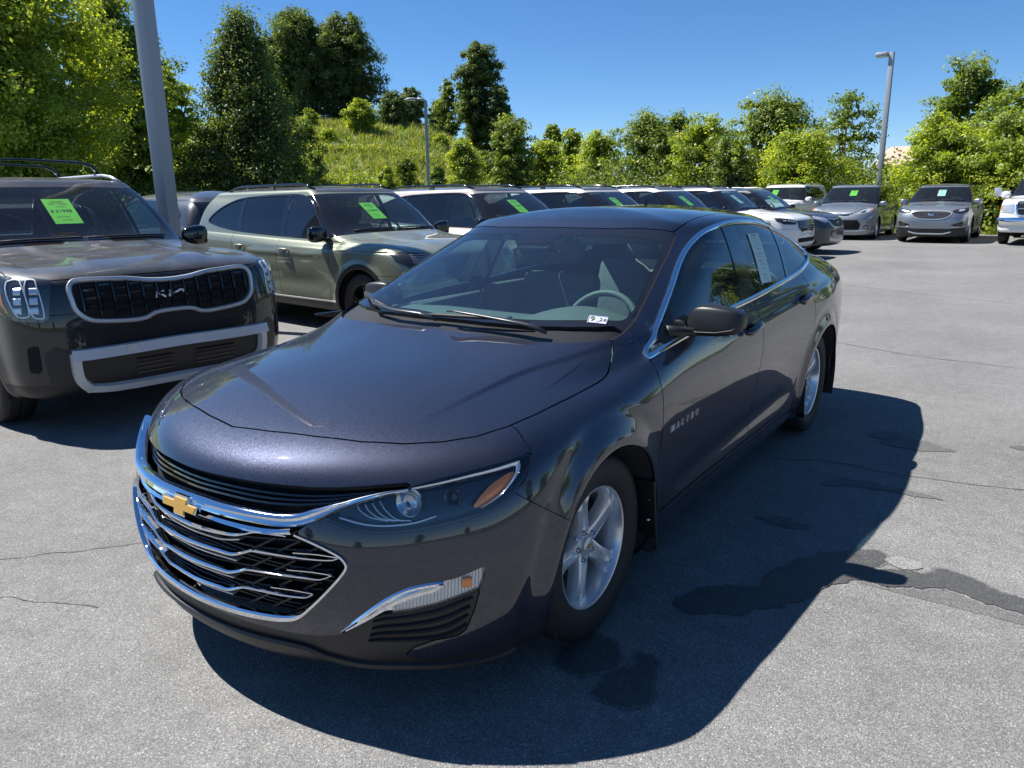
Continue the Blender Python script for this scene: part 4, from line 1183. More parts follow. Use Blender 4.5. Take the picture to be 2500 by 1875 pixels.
M_BLACKARM = pbr('wiper_black', (.03, .03, .032), .30, 0, coat=.2)
SED['car'], SED['pj'], SED['wiper'] = build_sedan()

# ================================================================= box-bodied cars: parametric net
def arc_row(yf, yc, yd, yr, w, zf, za, zb, zr, p=3.2, pr=3.6, bow=.02, crown=0.0):
    """one ring of the body: front arc, side, rear arc (19 points, half car)"""
    out = []
    for k in range(7):
        t = k / 6 * PI / 2
        s, c = math.sin(t) ** (2 / p), math.cos(t) ** (2 / p) if k < 6 else 0.0
        out.append((w * s, yc + (yf - yc) * c, zf + (za - zf) * (1 - c) ** .8))
    for k in range(1, 7):
        t = k / 7; y = yc + (yd - yc) * t
        out.append((w * (1 + bow * math.sin(PI * t)), y, za + (zb - za) * t))
    for k in range(6):
        t = (1 - k / 5) * PI / 2
        s, c = (math.sin(t) ** (2 / pr) if k < 5 else 0.0), math.cos(t) ** (2 / pr) if k > 0 else 0.0
        out.append((w * s, yd + (yr - yd) * c, zb + (zr - zb) * c))
    return out

def suv_rows(d):
    H, W = d['H'], d['W'] / 2; F, R = d['front'], d['rear']     # y of nose, y of tail
    zh, zc, zb0, zb1 = d['z_nose'], d['z_cowl'], d['z_belt0'], d['z_belt1']
    yc, yt, zt = d['y_cowl'], d['y_top'], d['z_top']
    wt = d['w_top']
    sp = d.get('p', 3.2)
    ysd = R - .45
    rows = [
        arc_row(F + .16, F + .60, ysd, R - .15, W * .86, d['clear'] - .01, d['clear'] - .01, d['clear'] + .02, .34, p=sp),
        arc_row(F + .05, F + .62, ysd, R - .05, W * .94, d['clear'] + .0, d['clear'] + .01, d['clear'] + .03, .36, p=sp),
        arc_row(F + .01, F + .64, ysd, R - .01, W * .985, .42, .42, .44, .46, p=sp),
        arc_row(F + .0, F + .66, ysd, R, W * .992, .58, .60, .62, .62, p=sp),
        arc_row(F + .01, F + .68, ysd, R - .01, W * .992, zh - .28, .78, .80, .80, p=sp),
        arc_row(F + .04 + d.get('lean', 0), F + .72, ysd, R - .03, W * .985, zh - .12, .93, .95, .95, p=sp),
        arc_row(F + .13 + d.get('lean', 0) * 2, F + .80, ysd, R - .05, W * .965, zh - .0, zb0 - .08, zb1 - .08, 1.05, p=sp),
        arc_row(F * .45 + yc * .2, F * .2 + yc * .75, ysd - .02, R - .07, W * .925, zh + (zc - zh) * .55, zb0 - .02, zb1 - .02, 1.12, p=3.6),
        arc_row(yc, yc + .30, R - .42, R - .10, W * .90, zc, zb0 + .02, zb1 + .02, 1.18, p=3.0),
        arc_row(yc + (yt - yc) * .5, yc + .30 + (yt + .12 - yc - .30) * .52, R - .50, R - .20, W * .90 + (wt - W * .9) * .45, zc + (zt - zc) * .54, zc + (zt - zc) * .50, 1.40, 1.42, p=3.2),
        arc_row(yt, yt + .16, R - .60, R - .34, wt, zt, zt - .03, zt - .05, zt - .03, p=3.6),
        arc_row(yt + .10, yt + .30, R - .68, R - .42, wt - .05, zt + .04, zt + .03, zt + .015, zt + .02, p=3.6),
    ]
    return close_roof(rows, H, (yt + R) / 2 - .2, .5)
TELL = dict(H=1.735, W=1.99, front=-.90, rear=4.05, wb=2.90, z_nose=1.075, z_cowl=1.17, z_belt0=1.10, z_belt1=1.14, y_cowl=.42, y_top=1.10, z_top=1.655, w_top=.70, clear=.27, p=4.2)
SORE = dict(H=1.665, W=1.90, front=-.90, rear=3.88, wb=2.815, z_nose=.965, z_cowl=1.10, z_belt0=1.02, z_belt1=1.12, y_cowl=.38, y_top=1.12, z_top=1.59, w_top=.66, clear=.25, p=3.4, lean=.02)
VANS = dict(H=1.72, W=1.985, front=-.98, rear=4.08, wb=3.03, z_nose=.93, z_cowl=1.13, z_belt0=1.0, z_belt1=1.12, y_cowl=.10, y_top=1.02, z_top=1.66, w_top=.74, clear=.17, p=3.0, lean=.05)
EDGE = dict(H=1.70, W=1.93, front=-.95, rear=3.83, wb=2.85, z_nose=.98, z_cowl=1.15, z_belt0=1.06, z_belt1=1.16, y_cowl=.36, y_top=1.10, z_top=1.62, w_top=.66, clear=.20, p=3.4, lean=.03)
DSUV = dict(H=1.63, W=1.89, front=-.90, rear=3.75, wb=2.70, z_nose=.92, z_cowl=1.08, z_belt0=1.00, z_belt1=1.12, y_cowl=.36, y_top=1.12, z_top=1.54, w_top=.63, clear=.22, p=3.0, lean=.04)
BIGS = dict(H=1.80, W=2.0, front=-.95, rear=4.15, wb=2.95, z_nose=1.10, z_cowl=1.22, z_belt0=1.14, z_belt1=1.18, y_cowl=.42, y_top=1.10, z_top=1.72, w_top=.72, clear=.27, p=3.8)
RAMT = dict(H=1.93, W=2.03, front=-.98, rear=2.75, wb=3.57, z_nose=1.20, z_cowl=1.32, z_belt0=1.24, z_belt1=1.28, y_cowl=.55, y_top=1.20, z_top=1.84, w_top=.72, clear=.36, p=4.2)

def strokes(mb, segs, w, fn, mi=0):
    """flat strokes (x0,y0,x1,y1) of width w mapped by fn"""
    for x0, y0, x1, y1 in segs:
        dx, dy = x1 - x0, y1 - y0; L = math.hypot(dx, dy); nx, ny = -dy / L * w / 2, dx / L * w / 2
        mb.add([fn(x0 + nx, y0 + ny, 0), fn(x1 + nx, y1 + ny, 0), fn(x1 - nx, y1 - ny, 0), fn(x0 - nx, y0 - ny, 0)], [(0, 1, 2, 3)], mi)

def build_suv(spec, pose, paint, label, cat='car', group=None, kind='sore', lod=1, glassf=None, glassr=None, mirror_mat=None, clad=M_BLACK, sticker=None, rails=True, roofmat=None, rim=None, style='five', dlo=None, arch_r=.40, tyre_r=.365, name='suv', panes=(1.50, 2.48), yaw_side=1):
    glassf = glassf or M_SGLASS; glassr = glassr or M_TGLASS; mirror_mat = mirror_mat or M_BLACKG
    car = empty(name, pose[:3], R_(pose[3]), label, cat, group)
    su, sv = {2: (18, 12), 1: (11, 8), 0: (7, 5)}[lod]
    S, N = net_surface(suv_rows(spec), su, sv)
    WB = spec['wb']; W = spec['W'] / 2; F0 = spec['front']; zn = spec['z_nose']; R = spec['rear']
    zb0, zb1, zt, yc, yt = spec['z_belt0'], spec['z_belt1'], spec['z_top'], spec['y_cowl'], spec['y_top']
    azc = tyre_r
    def fn(V):
        out = np.zeros(len(V)); x = V[:, 0]
        side = x > W * .6
        for y0 in (0, WB):
            rr = np.hypot(V[:, 1] - y0, V[:, 2] - azc)
            out += np.where(side, .022 * np.exp(-((rr - arch_r - .03) / .06) ** 2), 0)
        # body side: waist hollow and lower swelling
        k = sstep(V[:, 1], .45, .9) * (1 - sstep(V[:, 1], WB - .75, WB - .3)) * side
        out += -.022 * k * np.exp(-((V[:, 2] - .56) / .10) ** 2) + .010 * k * np.exp(-((V[:, 2] - (zb0 - .13)) / .035) ** 2)
        # hood: raised centre panel
        top = (V[:, 2] > zn - .02) & (V[:, 1] < yc + .02)
        out += np.where(top, .014 * (1 - sstep(x, W * .40, W * .50)) * sstep(V[:, 1], F0 + .15, F0 + .45) + .012 * sstep(x, W * .74, W * .84) * sstep(V[:, 1], F0 + .2, F0 + .5) * (1 - sstep(V[:, 1], yc - .1, yc + .1)), 0)
        return out
    S, N = crease(S, fn)
    H = Skin.from_grid(S, N); full = H
    PJ = Proj(H.whole())
    def rad(V, g=0):
        f = np.minimum(*[np.hypot(V[:, 1] - y0, V[:, 2] - azc) - (arch_r + g) for y0 in (0, WB)])
        return np.where(V[:, 0] > W * .55, f, .5)
    H = H.clip(-rad(H.V))
    # windscreen outline from the net itself
    a, b = int(8.10 * sv), int(9.95 * sv); c = int(6.0 * su)
    lo = S[a, :c + 1][:, :2]; hi = S[b, :c + 1][:, :2]; sd = S[a:b + 1, c][:, :2]
    poly = np.concatenate([[[-.3, lo[0, 1]]], lo, sd, hi[::-1], [[-.3, hi[0, 1]]]])
    WS, H = H.split(region('top', poly, lambda V: spec['z_cowl'] - .12 - V[:, 2]), .002)
    a2 = int(8.5 * sv); u0 = int(14.6 * su)
    ylo = S[a2, -1, 1]
    RGl, H = H.split(lambda V: np.maximum.reduce([1.16 - V[:, 2], V[:, 2] - (zt - .06), V[:, 0] - W * .68, (R - .75) - V[:, 1]]), .002)
    # side windows
    if dlo is None:
        dlo = [(yc + .28, zb0 + .045), (yc + .50, zb0 + .055), (1.6, zb0 + .06), (2.4, zb0 + .09), (2.95, zb0 + .15), (3.22, zb0 + .24), (3.24, zb0 + .29), (3.02, zb0 + .42), (2.75, zt - .075), (2.2, zt - .045), (1.6, zt - .03), (1.30, zt - .05), (1.05, zt - .15)]
        sharp = (0,)
    else: sharp = (0,)
    dl = smooth_poly(dlo, 4, True, sharp=sharp)
    D, H = H.split(lambda V: np.maximum(region('side', dl)(V), .4 - V[:, 0]), 0)
    hoodp = lambda V: np.maximum.reduce([zn - .045 - V[:, 2], V[:, 1] - (yc + .02 + .30 * (V[:, 0] / W) ** 3), V[:, 0] - (W * (.90 + 0 * V[:, 1]))])
    HD, H = H.split(hoodp, .003)
    Rr = arch_r + .055
    if clad is not None:
        cl = lambda V: np.maximum(np.minimum(V[:, 2] - np.where(V[:, 1] < .3, .36, .37), np.where((V[:, 0] > W * .6) & (V[:, 2] < azc + Rr + .1), rad(V, .055), 1)), -99 * np.ones(len(V)))
        CL, H = H.split(cl, .001)
    y_seam = [0.56, panes[0] + .07, 2.50]
    fd = [(.60, zb0 + .10), (.54, zb0 - .04), (.545, .5), (.56, .385), (1.50, .385), (y_seam[1], .5), (y_seam[1], zb0 + .10)]
    DF, H = H.split(lambda V: np.maximum(region('side', fd)(V), .5 - V[:, 0]), .003)
    rdp = [(y_seam[1], zb0 + .10), (y_seam[1], .5), (1.50, .385), (WB - .60, .385), (WB - .50, .55), (WB - .28, .80), (WB - .22, .92), (WB - .16, zb0 + .14)]
    DR, H = H.split(lambda V: np.maximum(region('side', rdp)(V), .5 - V[:, 0]), .003)
    BP, H = H.split(lambda V: np.maximum(V[:, 1] - (-.28), V[:, 2] - (zn - .26)), .002)
    rf = None
    if roofmat is not None:
        RFp, H = H.split(lambda V: np.maximum.reduce([zt + .0 - V[:, 2], V[:, 0] - (spec['w_top'] - .07)]), .002)
        RFp.whole().obj('roof_panel', roofmat, car)
    def whole(sk, nm, mat, rm=.02):
        return (sk.rim(rm) if rm else sk).whole().obj(nm, mat, car)
    whole(HD, 'hood', paint); whole(H, 'body_shell', paint); bump = whole(BP, 'front_bumper', paint)
    if clad is not None: whole(CL, 'lower_cladding', clad)
    both(DF, 'front_door', paint, car, .02); both(DR, 'rear_door', paint, car, .02)
    U = full.clip(-rad(full.V, .015)); U = U.clip(U.V[:, 2] - (zb0 - .02)); U = U.clip(np.where(U.V[:, 1] < yc, U.V[:, 2] - (zn - .06), -1))
    if kind in ('tell', 'w5', 'd6', 'van', 'edge', 'ram'): U = U.clip(np.where(U.V[:, 1] < -.2, .42 - U.V[:, 1] * 0 - 9, -1) + 0 * U.V[:, 2])
    U.offset(-.045).whole().obj('inner_structure', M_MATTE, car)
    m = MB(); m.box((0, (F0 + R) / 2, spec['clear'] + .02), (W * 1.6, R - F0 - .5, .03)); m.build('floor_pan', M_MATTE, car)
    # glass
    b1, b2 = WS.split(lambda V: np.maximum.reduce([V[:, 1] - (yt - .055), (yc + .085 + .27 * (V[:, 0] / W) ** 3) - V[:, 1], V[:, 0] - np.interp(V[:, 1], [yc, yt], [W * .80, spec['w_top'] - .075])]), 0)
    ws = b1.whole().obj('windscreen', M_SUVGL, car); b2.whole().obj('black_border', M_FRIT, ws)
    RGl.whole().obj('rear_window', glassr, car)
    p0, p1 = panes
    tl = .10  # pillar lean
    def band(y0, y1): return lambda V: np.maximum((y0 + tl * (V[:, 2] - zb0)) - V[:, 1], V[:, 1] - (y1 + tl * (V[:, 2] - zb0)))
    FGl, D2 = D.split(band(.3, p0), 0); RGs, D3 = D2.split(band(p0 + .10, p1), 0); QG, D4 = D3.split(band(p1 + .08, 9), 0)
    for gsk, gm, nm in ((FGl, glassf, 'front_door_glass'), (RGs, glassr, 'rear_door_glass'), (QG, glassr, 'quarter_glass')):
        both(gsk.offset(-.006), nm, gm, car, 0)
    both(D4.offset(-.003), 'window_pillar', M_BLACKG, car, 0)
    P3 = [tuple(PJ.hit('side', y, z)[0]) for y, z in dl]
    tr = ribbon_obj('window_trim', PJ, P3, strip_prof(.022, .005), M_BLACKG, car, closed=True); flip_copy(tr, car)
    # cabin
    m = MB(); m.bbox((0, yc + .42, zb0 - .10), (W * 1.45, .5, .22), .07); m.bbox((.36, yc + .50, zb0 + .02), (.42, .30, .12), .05); m.build('dashboard', M_CABIND, car, angle=50)
    for x in (-.38, .38):
        m = MB(); seat_mesh(m, x, 1.30, zb=spec['clear'] + .22, back=.60); m.build('front_seat', M_FABRIC, car, angle=50)
    m = MB(); m.bbox((0, 2.30, .80), (1.25, .14, .55), .05, tilt=Matrix.Rotation(R_(-15), 3, 'X')); m.build('rear_seat', M_FABRIC, car, angle=50)
    m = MB(); pts = [(.37 + .185 * math.cos(t), yc + .60 + .06 * math.sin(t), zb0 + .04 + .175 * math.sin(t)) for t in np.linspace(0, 2 * PI, 25)]; m.tube(pts, .015, n=8, cap=False); m.build('steering_wheel', M_CABIND, car, smooth=True)
    # wheels
    mw = dict(MW); mw['rim'] = rim or M_ALLOY; mw['phase'] = R_(20)
    wx = W - .135
    for sdd in (1, -1):
        for y in (0, WB):
            wheel(car, (sdd * wx, y, tyre_r), sdd, tyre_r, tyre_r * .66, .235, style, mw, n=(96 if lod == 2 else 48), detail=lod == 2)
        m = MB()
        for y in (0, WB):
            m.lathe([(sdd * -.3, arch_r + .012), (sdd * .10, arch_r + .012)], n=36, c=(sdd * wx, y, azc)); m.lathe([(sdd * -.3, arch_r + .012), (sdd * -.3, 0)], n=36, c=(sdd * wx, y, azc))
        m.F = [f for f in m.F if sum(m.V[i][2] for i in f) / len(f) > .24]
        m.build('wheel_liners', M_MATTE, car, smooth=True, kind='stuff')
    # mirrors
    for sdd in (1, -1):
        y0 = yc + .28 + .02; zz = zb0 + .10
        m = MB()
        st = [(W - .10, .02, .055), (W - .02, .065, .085), (W + .05, .078, .095), (W + .11, .07, .09), (W + .145, .035, .07)]
        n = 16; V = []
        for x, hy, hz in st:
            for k in range(n):
                t = 2 * PI * k / n; cc, s_ = math.cos(t), math.sin(t)
                V.append((sdd * x, y0 + hy * math.copysign(abs(cc) ** .6, cc), zz + hz * math.copysign(abs(s_) ** .6, s_)))
        Fm = [(i * n + k, i * n + (k + 1) % n, (i + 1) * n + (k + 1) % n, (i + 1) * n + k) for i in range(len(st) - 1) for k in range(n)] + [tuple(range(n))[::-1], tuple((len(st) - 1) * n + k for k in range(n))]
        if sdd < 0: Fm = [f[::-1] for f in Fm]
        m.add(V, Fm); mo = m.build('door_mirror', mirror_mat, car, angle=60); sb = mo.modifiers.new('s', 'SUBSURF'); sb.levels = sb.render_levels = 1
        m = MB(); m.tube([(sdd * (W - .14), y0 - .02, zb0 + .03), (sdd * (W - .03), y0, zz - .06)], [.035, .03], n=10, flat=.7); m.build('mirror_arm', M_BLACK, mo, smooth=True)
    # handles
    if lod >= 1:
        for y0, z0 in ((y_seam[1] - .17, zb0 - .10), (WB - .42, zb0 - .075)):
            pts = []
            for i in range(9):
                t = i / 8; h, nn = PJ.hit('side', y0 - .11 + .22 * t, z0); pts.append(h + nn * (.008 + .03 * math.sin(PI * t) ** .5))
            m = MB(); m.tube(pts, [.008, .014, .017, .018, .018, .018, .017, .014, .008], n=10); hd = m.build('door_handle', paint, car, smooth=True)
            m = MB(); P, N_ = PJ.curve('side', [(y0 - .05 + .10 * i / 8, z0 - .012) for i in range(9)]); V, Fq = ribbon(P, N_, [(-.035, .0006), (.035, .0006), (0, .0015)], width=[.1, .7, .9, 1, 1, 1, .9, .7, .1]); m.add(V, Fq); cp = m.build('handle_recess', M_BLACKG, hd)
            h2 = flip_copy(hd, car); flip_copy(cp, h2)
        st = [PJ.hit('side', y, .365)[0] for y in np.linspace(.45, WB - .48, 20)]
        s_ = ribbon_obj('sill_strip', PJ, st, [(-.012, -.006), (.012, -.006), (.010, .006), (-.008, .004)], M_SATIN if kind in ('sore',) else M_BLACK, car); flip_copy(s_, car)
    # roof rails
    if rails:
        m = MB(); xr = spec['w_top'] - .085
        zr = lambda y: PJ.hit('top', xr, y)[0].z
        ys = np.linspace(yt + .12, R - .72, 14)
        pts = [(xr, y, zr(y) + .055 * min(1, 6 * (k / 13), 6 * (1 - k / 13)) ** .6 + .004) for k, y in enumerate(ys)]
        m.tube(pts, .019, n=8, flat=.8)
        rl = m.build('roof_rail', rails if not isinstance(rails, bool) else M_BLACKG, car, smooth=True)
        m = MB(); ym = ys[6]; m.bbox((xr, ym, zr(ym) + .02), (.03, .10, .06), .01); ft = m.build('rail_foot', M_BLACKG, rl)
        r2 = flip_copy(rl, car); flip_copy(ft, r2)
    # wiper and price sheet
    if lod >= 1:
        m = MB()
        for x0, x1 in ((-.60, -.02), (.02, .66)):
            m.tube([PJ.hit('top', x0 + (x1 - x0) * t, yc + .08 + .10 * (x0 + (x1 - x0) * t) ** 2)[0] + Vector((0, 0, .014)) for t in np.linspace(0, 1, 6)], .009, n=6)
        m.build('wipers', M_RUBBER, car, smooth=True, kind='stuff')
    if sticker:
        q, nn = PJ.hit('top', sticker[0], yc + (yt - yc) * .55)
        q2, _ = PJ.hit('top', sticker[0], yc + (yt - yc) * .80)
        up = (q2 - q).normalized()
        sign_sheet(car, 'price_sheet', q - nn * .022 + up * sticker[1], (1, 0, 0), up, .21, .33, sticker[3], sticker[2], M_INK)
    return car, PJ, BP, S

def lay_on(PJ, car, nm, pts, prof, mat, off=0.0, closed=False, width=None, mirror=False):
    return ribbon_obj(nm, PJ, pts, prof, mat, car, off=off, closed=closed, width=width, mirror=mirror)

def patch(PJ, car, nm, outline, mat, off=.002, view='front', flip=False, both_sides=False, n=10, depth=0.0):
    """panel that follows the skin inside an outline drawn in the front view"""
    P = np.array(outline, float); lo, hi = P.min(0), P.max(0)
    nx, nz = max(3, int((hi[0] - lo[0]) / .03)), max(3, int((hi[1] - lo[1]) / .03))
    nx, nz = min(nx, 44), min(nz, 24)
    gx, gz = np.linspace(lo[0] - .01, hi[0] + .01, nx + 1), np.linspace(lo[1] - .01, hi[1] + .01, nz + 1)
    V = []; N = []
    for z in gz:
        for x in gx:
            q, nn = PJ.hit(view, float(x), float(z)); V.append(np.array(q)); N.append(np.array(nn))
    G = Skin.from_grid(np.array(V).reshape(nz + 1, nx + 1, 3), np.array(N).reshape(nz + 1, nx + 1, 3))
    G2 = Skin(G.V.copy(), G.N.copy(), G.F)
    G2.V[:, 0] = np.repeat(gx[None], nz + 1, 0).ravel(); G2.V[:, 2] = np.repeat(gz[:, None], nx + 1, 1).ravel()
    f = sdf_poly(np.stack([G2.V[:, 0], G2.V[:, 2]], 1), P)
    K = G.clip(f)
    if len(K.F) == 0: return None
    # smooth normals
    K = K.offset(off)
    if depth: K = K.rim(depth, keepx0=False)
    out = K.obj(nm, mat, car)
    if both_sides: flip_copy(out, car)
    return out

def outline3(PJ, pts, view='front'):
    return [tuple(PJ.hit(view, x, z)[0]) for x, z in pts]

KIA_STROKES = [(-.105, -.022, -.097, .022), (-.100, -.004, -.050, .022), (-.080, .006, -.040, -.022), (-.015, -.022, -.007, .022), (-.015, -.018, .066, .018), (.060, .018, .084, .018), (.080, .022, .105, -.022)]
def maker_mark(PJ, car, c, w, mat=None):
    """angular joined letters"""
    m = MB(); k = w / .21
    def f(x, y, z):
        q, n = PJ.hit('front', c[0] + x * k, c[1] + y * k); return q + Vector((0, -.012, 0))
    strokes(m, KIA_STROKES, .012 * k, lambda x, y, z: f(x / k * k, y, z))
    m.V = [tuple(v) for v in m.V]
    q, _ = PJ.hit('front', *c)
    yy = q.y - .012
    V = [(v[0], yy, v[2]) for v in m.V]; n0 = len(V)
    V2 = [(a, yy + .012, b) for a, _, b in V]
    F = list(m.F) + [tuple(i + n0 for i in reversed(f_)) for f_ in m.F]
    for f_ in m.F:
        for i in range(4): a, b = f_[i], f_[(i + 1) % 4]; F.append((b, a, a + n0, b + n0))
    mm = MB(); mm.add(V + V2, F); return mm.build('maker_mark', mat or M_WHITEPL, car)
PRICE = lambda amt, yr='24': [('LOWEST', .026, 0, .125), ('PRICE PROMISE', .021, 0, .098), ('1-OWNER', .017, .01, .06), ('$', .045, -.075, .0), (amt, .050, .012, .0), ('YEAR ' + yr + '  MAKE', .015, -.02, -.075), ('VIN # R3894', .014, .0, -.115)]

# ================================================================= vehicles of the row
P_TELL = car_paint('grey_suv_paint', (.004, .0045, .006), metal=.4, rough=.42, flake=.4, dust=.22)
P_SAGE = car_paint('sage_green_paint', (.20, .22, .155), metal=.55, rough=.42, flake=.25, dust=.2)
P_BEIGE = car_paint('beige_paint', (.40, .35, .31), metal=.4, rough=.45, flake=.2, dust=.2)
P_WHITE = car_paint('white_paint', (.72, .72, .70), metal=.0, rough=.5, flake=.03, dust=.05)
P_PEARL = car_paint('pearl_paint', (.60, .58, .54), metal=.1, rough=.5, flake=.08, dust=.1)
P_SILVER = car_paint('silver_paint', (.25, .275, .30), metal=.7, rough=.38, flake=.2, dust=.05)
P_DGREY = car_paint('dark_grey_paint', (.045, .047, .055), metal=.6, rough=.42, flake=.3, dust=.1)
P_BROOF = car_paint('dark_roof', (.02, .022, .028), metal=.2, rough=.4, flake=.2, dust=.25)

def front_tell(car, PJ):
    # grille: frame, backing, blocks
    out = [(0,.990),(.14,.999),(.27,1.018),(.40,1.026),(.60,1.030),(.645,.993),(.645,.90),(.637,.84),(.595,.775),(.52,.742),(.30,.720),(.20,.722),(.13,.750),(0,.757)]
    inn = [(0,.968),(.15,.975),(.28,.995),(.40,1.002),(.585,1.002),(.617,.965),(.612,.88),(.595,.825),(.54,.785),(.50,.772),(.30,.752),(.20,.758),(.13,.785),(0,.792)]
    ful = inn + [(-x, z) for x, z in inn[::-1][1:-1]]
    patch(PJ, car, 'grille_backing', ful, M_MATTE, off=.004)
    cen = [((a[0] + b[0]) / 2, (a[1] + b[1]) / 2) for a, b in zip(out, inn)]
    cen = cen + [(-x, z) for x, z in cen[::-1][1:-1]]
    pts = outline3(PJ, smooth_poly(cen, 4))
    lay_on(PJ, car, 'grille_frame', pts, [(-.016, -.01), (.016, -.01), (.016, .010), (.009, .020), (-.009, .020), (-.016, .010)], M_SATIN, closed=True)
    for ix in range(-6, 7):
        x = ix * .0955
        top = np.interp(abs(x), [0, .15, .28, .58], [.965, .973, .993, .998]); bot = np.interp(abs(x), [0, .13, .2, .5, .6], [.795, .788, .762, .775, .84])
        if abs(ix) < 7:
            P = [PJ.hit('front', x, z)[0] for z in np.linspace(bot, top, 5)]
            if abs(x) < .60: lay_on(PJ, car, 'grille_upright', P, [(-.006, 0), (.006, 0), (.005, .018), (-.005, .018)], M_BLACKG, off=.004)
        for k in range(4):
            z = bot + .028 + k * .052 + (.022 if ix % 2 else 0)
            xa, xb = x + .014, x + .082
            if z > top - .012 or max(abs(xa), abs(xb)) > .60: continue
            P = [PJ.hit('front', xa + (xb - xa) * t, z)[0] for t in (0, .25, .5, .75, 1)]
            lay_on(PJ, car, 'grille_block', P, [(-.011, 0), (.011, 0), (.007, .014), (-.009, .012)], M_BLACKG, off=.004)
    maker_mark(PJ, car, (0.0, .886), .21)
    # headlights
    for sd in (1, -1):
        e = bpy.data.objects.new('headlight', None); e.empty_display_size = .1; COL.objects.link(e); e.parent = car
        hl = [(.700,.80,1.03),(.785,-.711,1.050),(.88,-.56,1.058),(.945,-.50,1.0),(.955,-.55,.84),(.915,-.70,.79),(.80,-.81,.775),(.765,-.82,.80),(.735,-.8,.93)]
        hp = [wrp for wrp in [(a, c) for a, b, c in hl]]
        # lens built in an unrolled view round the corner
        def at(u, z):
            th = u / .9; o = Vector((0, .2, z)); d = Vector((math.sin(th), -math.cos(th), 0))
            q, n, i, dd = PJ.b.ray_cast(o + d * 3, -d); return (q, n) if q is not None else PJ.near(o + d)
        ang = lambda x, y: .9 * math.atan2(x, .2 - y)
        poly = [(ang(.715, -.80), 1.028), (ang(.785, -.711), 1.050), (ang(.87, -.58), 1.058), (ang(.945, -.45), 1.03), (ang(.96, -.50), .85), (ang(.915, -.70), .79), (ang(.80, -.81), .775), (ang(.765, -.82), .80), (ang(.745, -.82), .93)]
        P = np.array(poly); lo, hi = P.min(0), P.max(0); gx, gz = np.linspace(lo[0] - .01, hi[0] + .01, 26), np.linspace(lo[1] - .01, hi[1] + .01, 20)
        V = []; N = []
        for z in gz:
            for u in gx:
                q, n = at(float(u), float(z)); V.append(tuple(q)); N.append(tuple(n))
        G = Skin.from_grid(np.array(V).reshape(20, 26, 3), np.array(N).reshape(20, 26, 3)); G.V[:, 0] = np.array(V)[:, 0]
        UU = np.stack([np.tile(gx, 20), np.repeat(gz, 26)], 1)
        K = G.clip(sdf_poly(UU, P))
        if sd < 0: K = K.mirrored()
        K.offset(.014).rim(.03, False).obj('headlight_lens', M_LENS, e); K.offset(.003).obj('headlight_bezel', M_LAMPD, e)
        def lay2(nm, pts, prof, mat, off, closed=True):
            o_ = ribbon_obj(nm, PJ, [tuple(at(u, z)[0]) for u, z in pts], prof, mat, e, off=off, closed=closed)
            if sd < 0:
                A = np.empty(len(o_.data.vertices) * 3, dtype=np.float32); o_.data.vertices.foreach_get('co', A); A = A.reshape(-1, 3) * MIR.astype(np.float32); o_.data.vertices.foreach_set('co', A.ravel()); o_.data.flip_normals()
        for a, b, c, d in (((.905,-.62,1.020),(.855,-.69,1.028),(.852,-.765,.822),(.905,-.72,.818)), ((.832,-.713,1.030),(.790,-.748,1.026),(.788,-.81,.805),(.838,-.78,.812))):
            q = [(ang(p_[0], p_[1]), p_[2]) for p_ in (a, b, c, d)]
            lay2('running_lamp_loop', smooth_poly(q, 6), [(-.004, 0), (.004, 0), (.003, .006), (-.003, .006)], M_WHITEPL, .006)
            cx = sum(p_[0] for p_ in q) / 4
            for zz in (.97, .91, .85):
                lay2('lamp_unit', [(cx - .016, zz), (cx + .016, zz)], [(-.022, 0), (.022, 0), (.014, .006), (-.014, .006)], M_REFL, .003, closed=False)
        lay2('side_marker', [(ang(.94, -.60), .96), (ang(.945, -.62), .90), (ang(.94, -.66), .84)], [(-.008, 0), (.008, 0), (.006, .006), (-.006, .006)], M_ORANGE, .006, closed=False)
    # lower face
    intake = [(-.50,.655),(.50,.655),(.46,.585),(-.46,.585)]
    patch(PJ, car, 'upper_intake', intake, M_MATTE, off=.004)
    low = [(-.78,.62),(-.70,.585),(.70,.585),(.78,.62),(.83,.55),(.80,.30),(-.80,.30),(-.83,.55)]
    patch(PJ, car, 'lower_face', low, M_BLACK, off=.005)
    sk = [(-.685,.548),(-.60,.545),(-.28,.548),(.0,.552),(.28,.548),(.60,.545),(.70,.548)]
    lay_on(PJ, car, 'skid_bar', outline3(PJ, smooth_poly(sk, 3, False)), [(-.040, -.01), (.040, -.01), (.036, .03), (-.030, .045)], M_SKID, off=.01)
    for sd in (1, -1):
        lay_on(PJ, car, 'skid_upright', outline3(PJ, smooth_poly([(sd*.665,.56),(sd*.665,.45),(sd*.650,.375),(sd*.60,.318)], 3, False)), [(-.034, -.01), (.034, -.01), (.028, .03), (-.026, .035)], M_SKID, off=.01)
    lay_on(PJ, car, 'skid_bar', outline3(PJ, smooth_poly([(-.62,.325),(-.45,.305),(0,.302),(.45,.305),(.62,.325)], 3, False)), [(-.026, -.01), (.026, -.01), (.022, .025), (-.020, .035)], M_SKID, off=.01)
    for x0, x1 in ((-.30, -.05), (.12, .42)):
        m = MB()
        for i in range(4):
            z = .37 + i * .032; P = [PJ.hit('front', x0 + (x1 - x0) * t, z)[0] for t in (0, .5, 1)]
            V, F = ribbon(np.array([tuple(p_) for p_ in P]) + [0, -.01, 0], np.array([(0, -1, 0)] * 3), [(-.003, 0), (.003, 0), (.003, .008), (-.003, .008)]); m.add(V, F)
        m.build('intake_slats', M_BLACKG, car, kind='stuff')
    for sd in (1, -1):
        patch(PJ, car, 'side_vent', [(sd*.895,.63),(sd*.845,.63),(sd*.845,.44),(sd*.90,.46)], M_MATTE, off=.006)
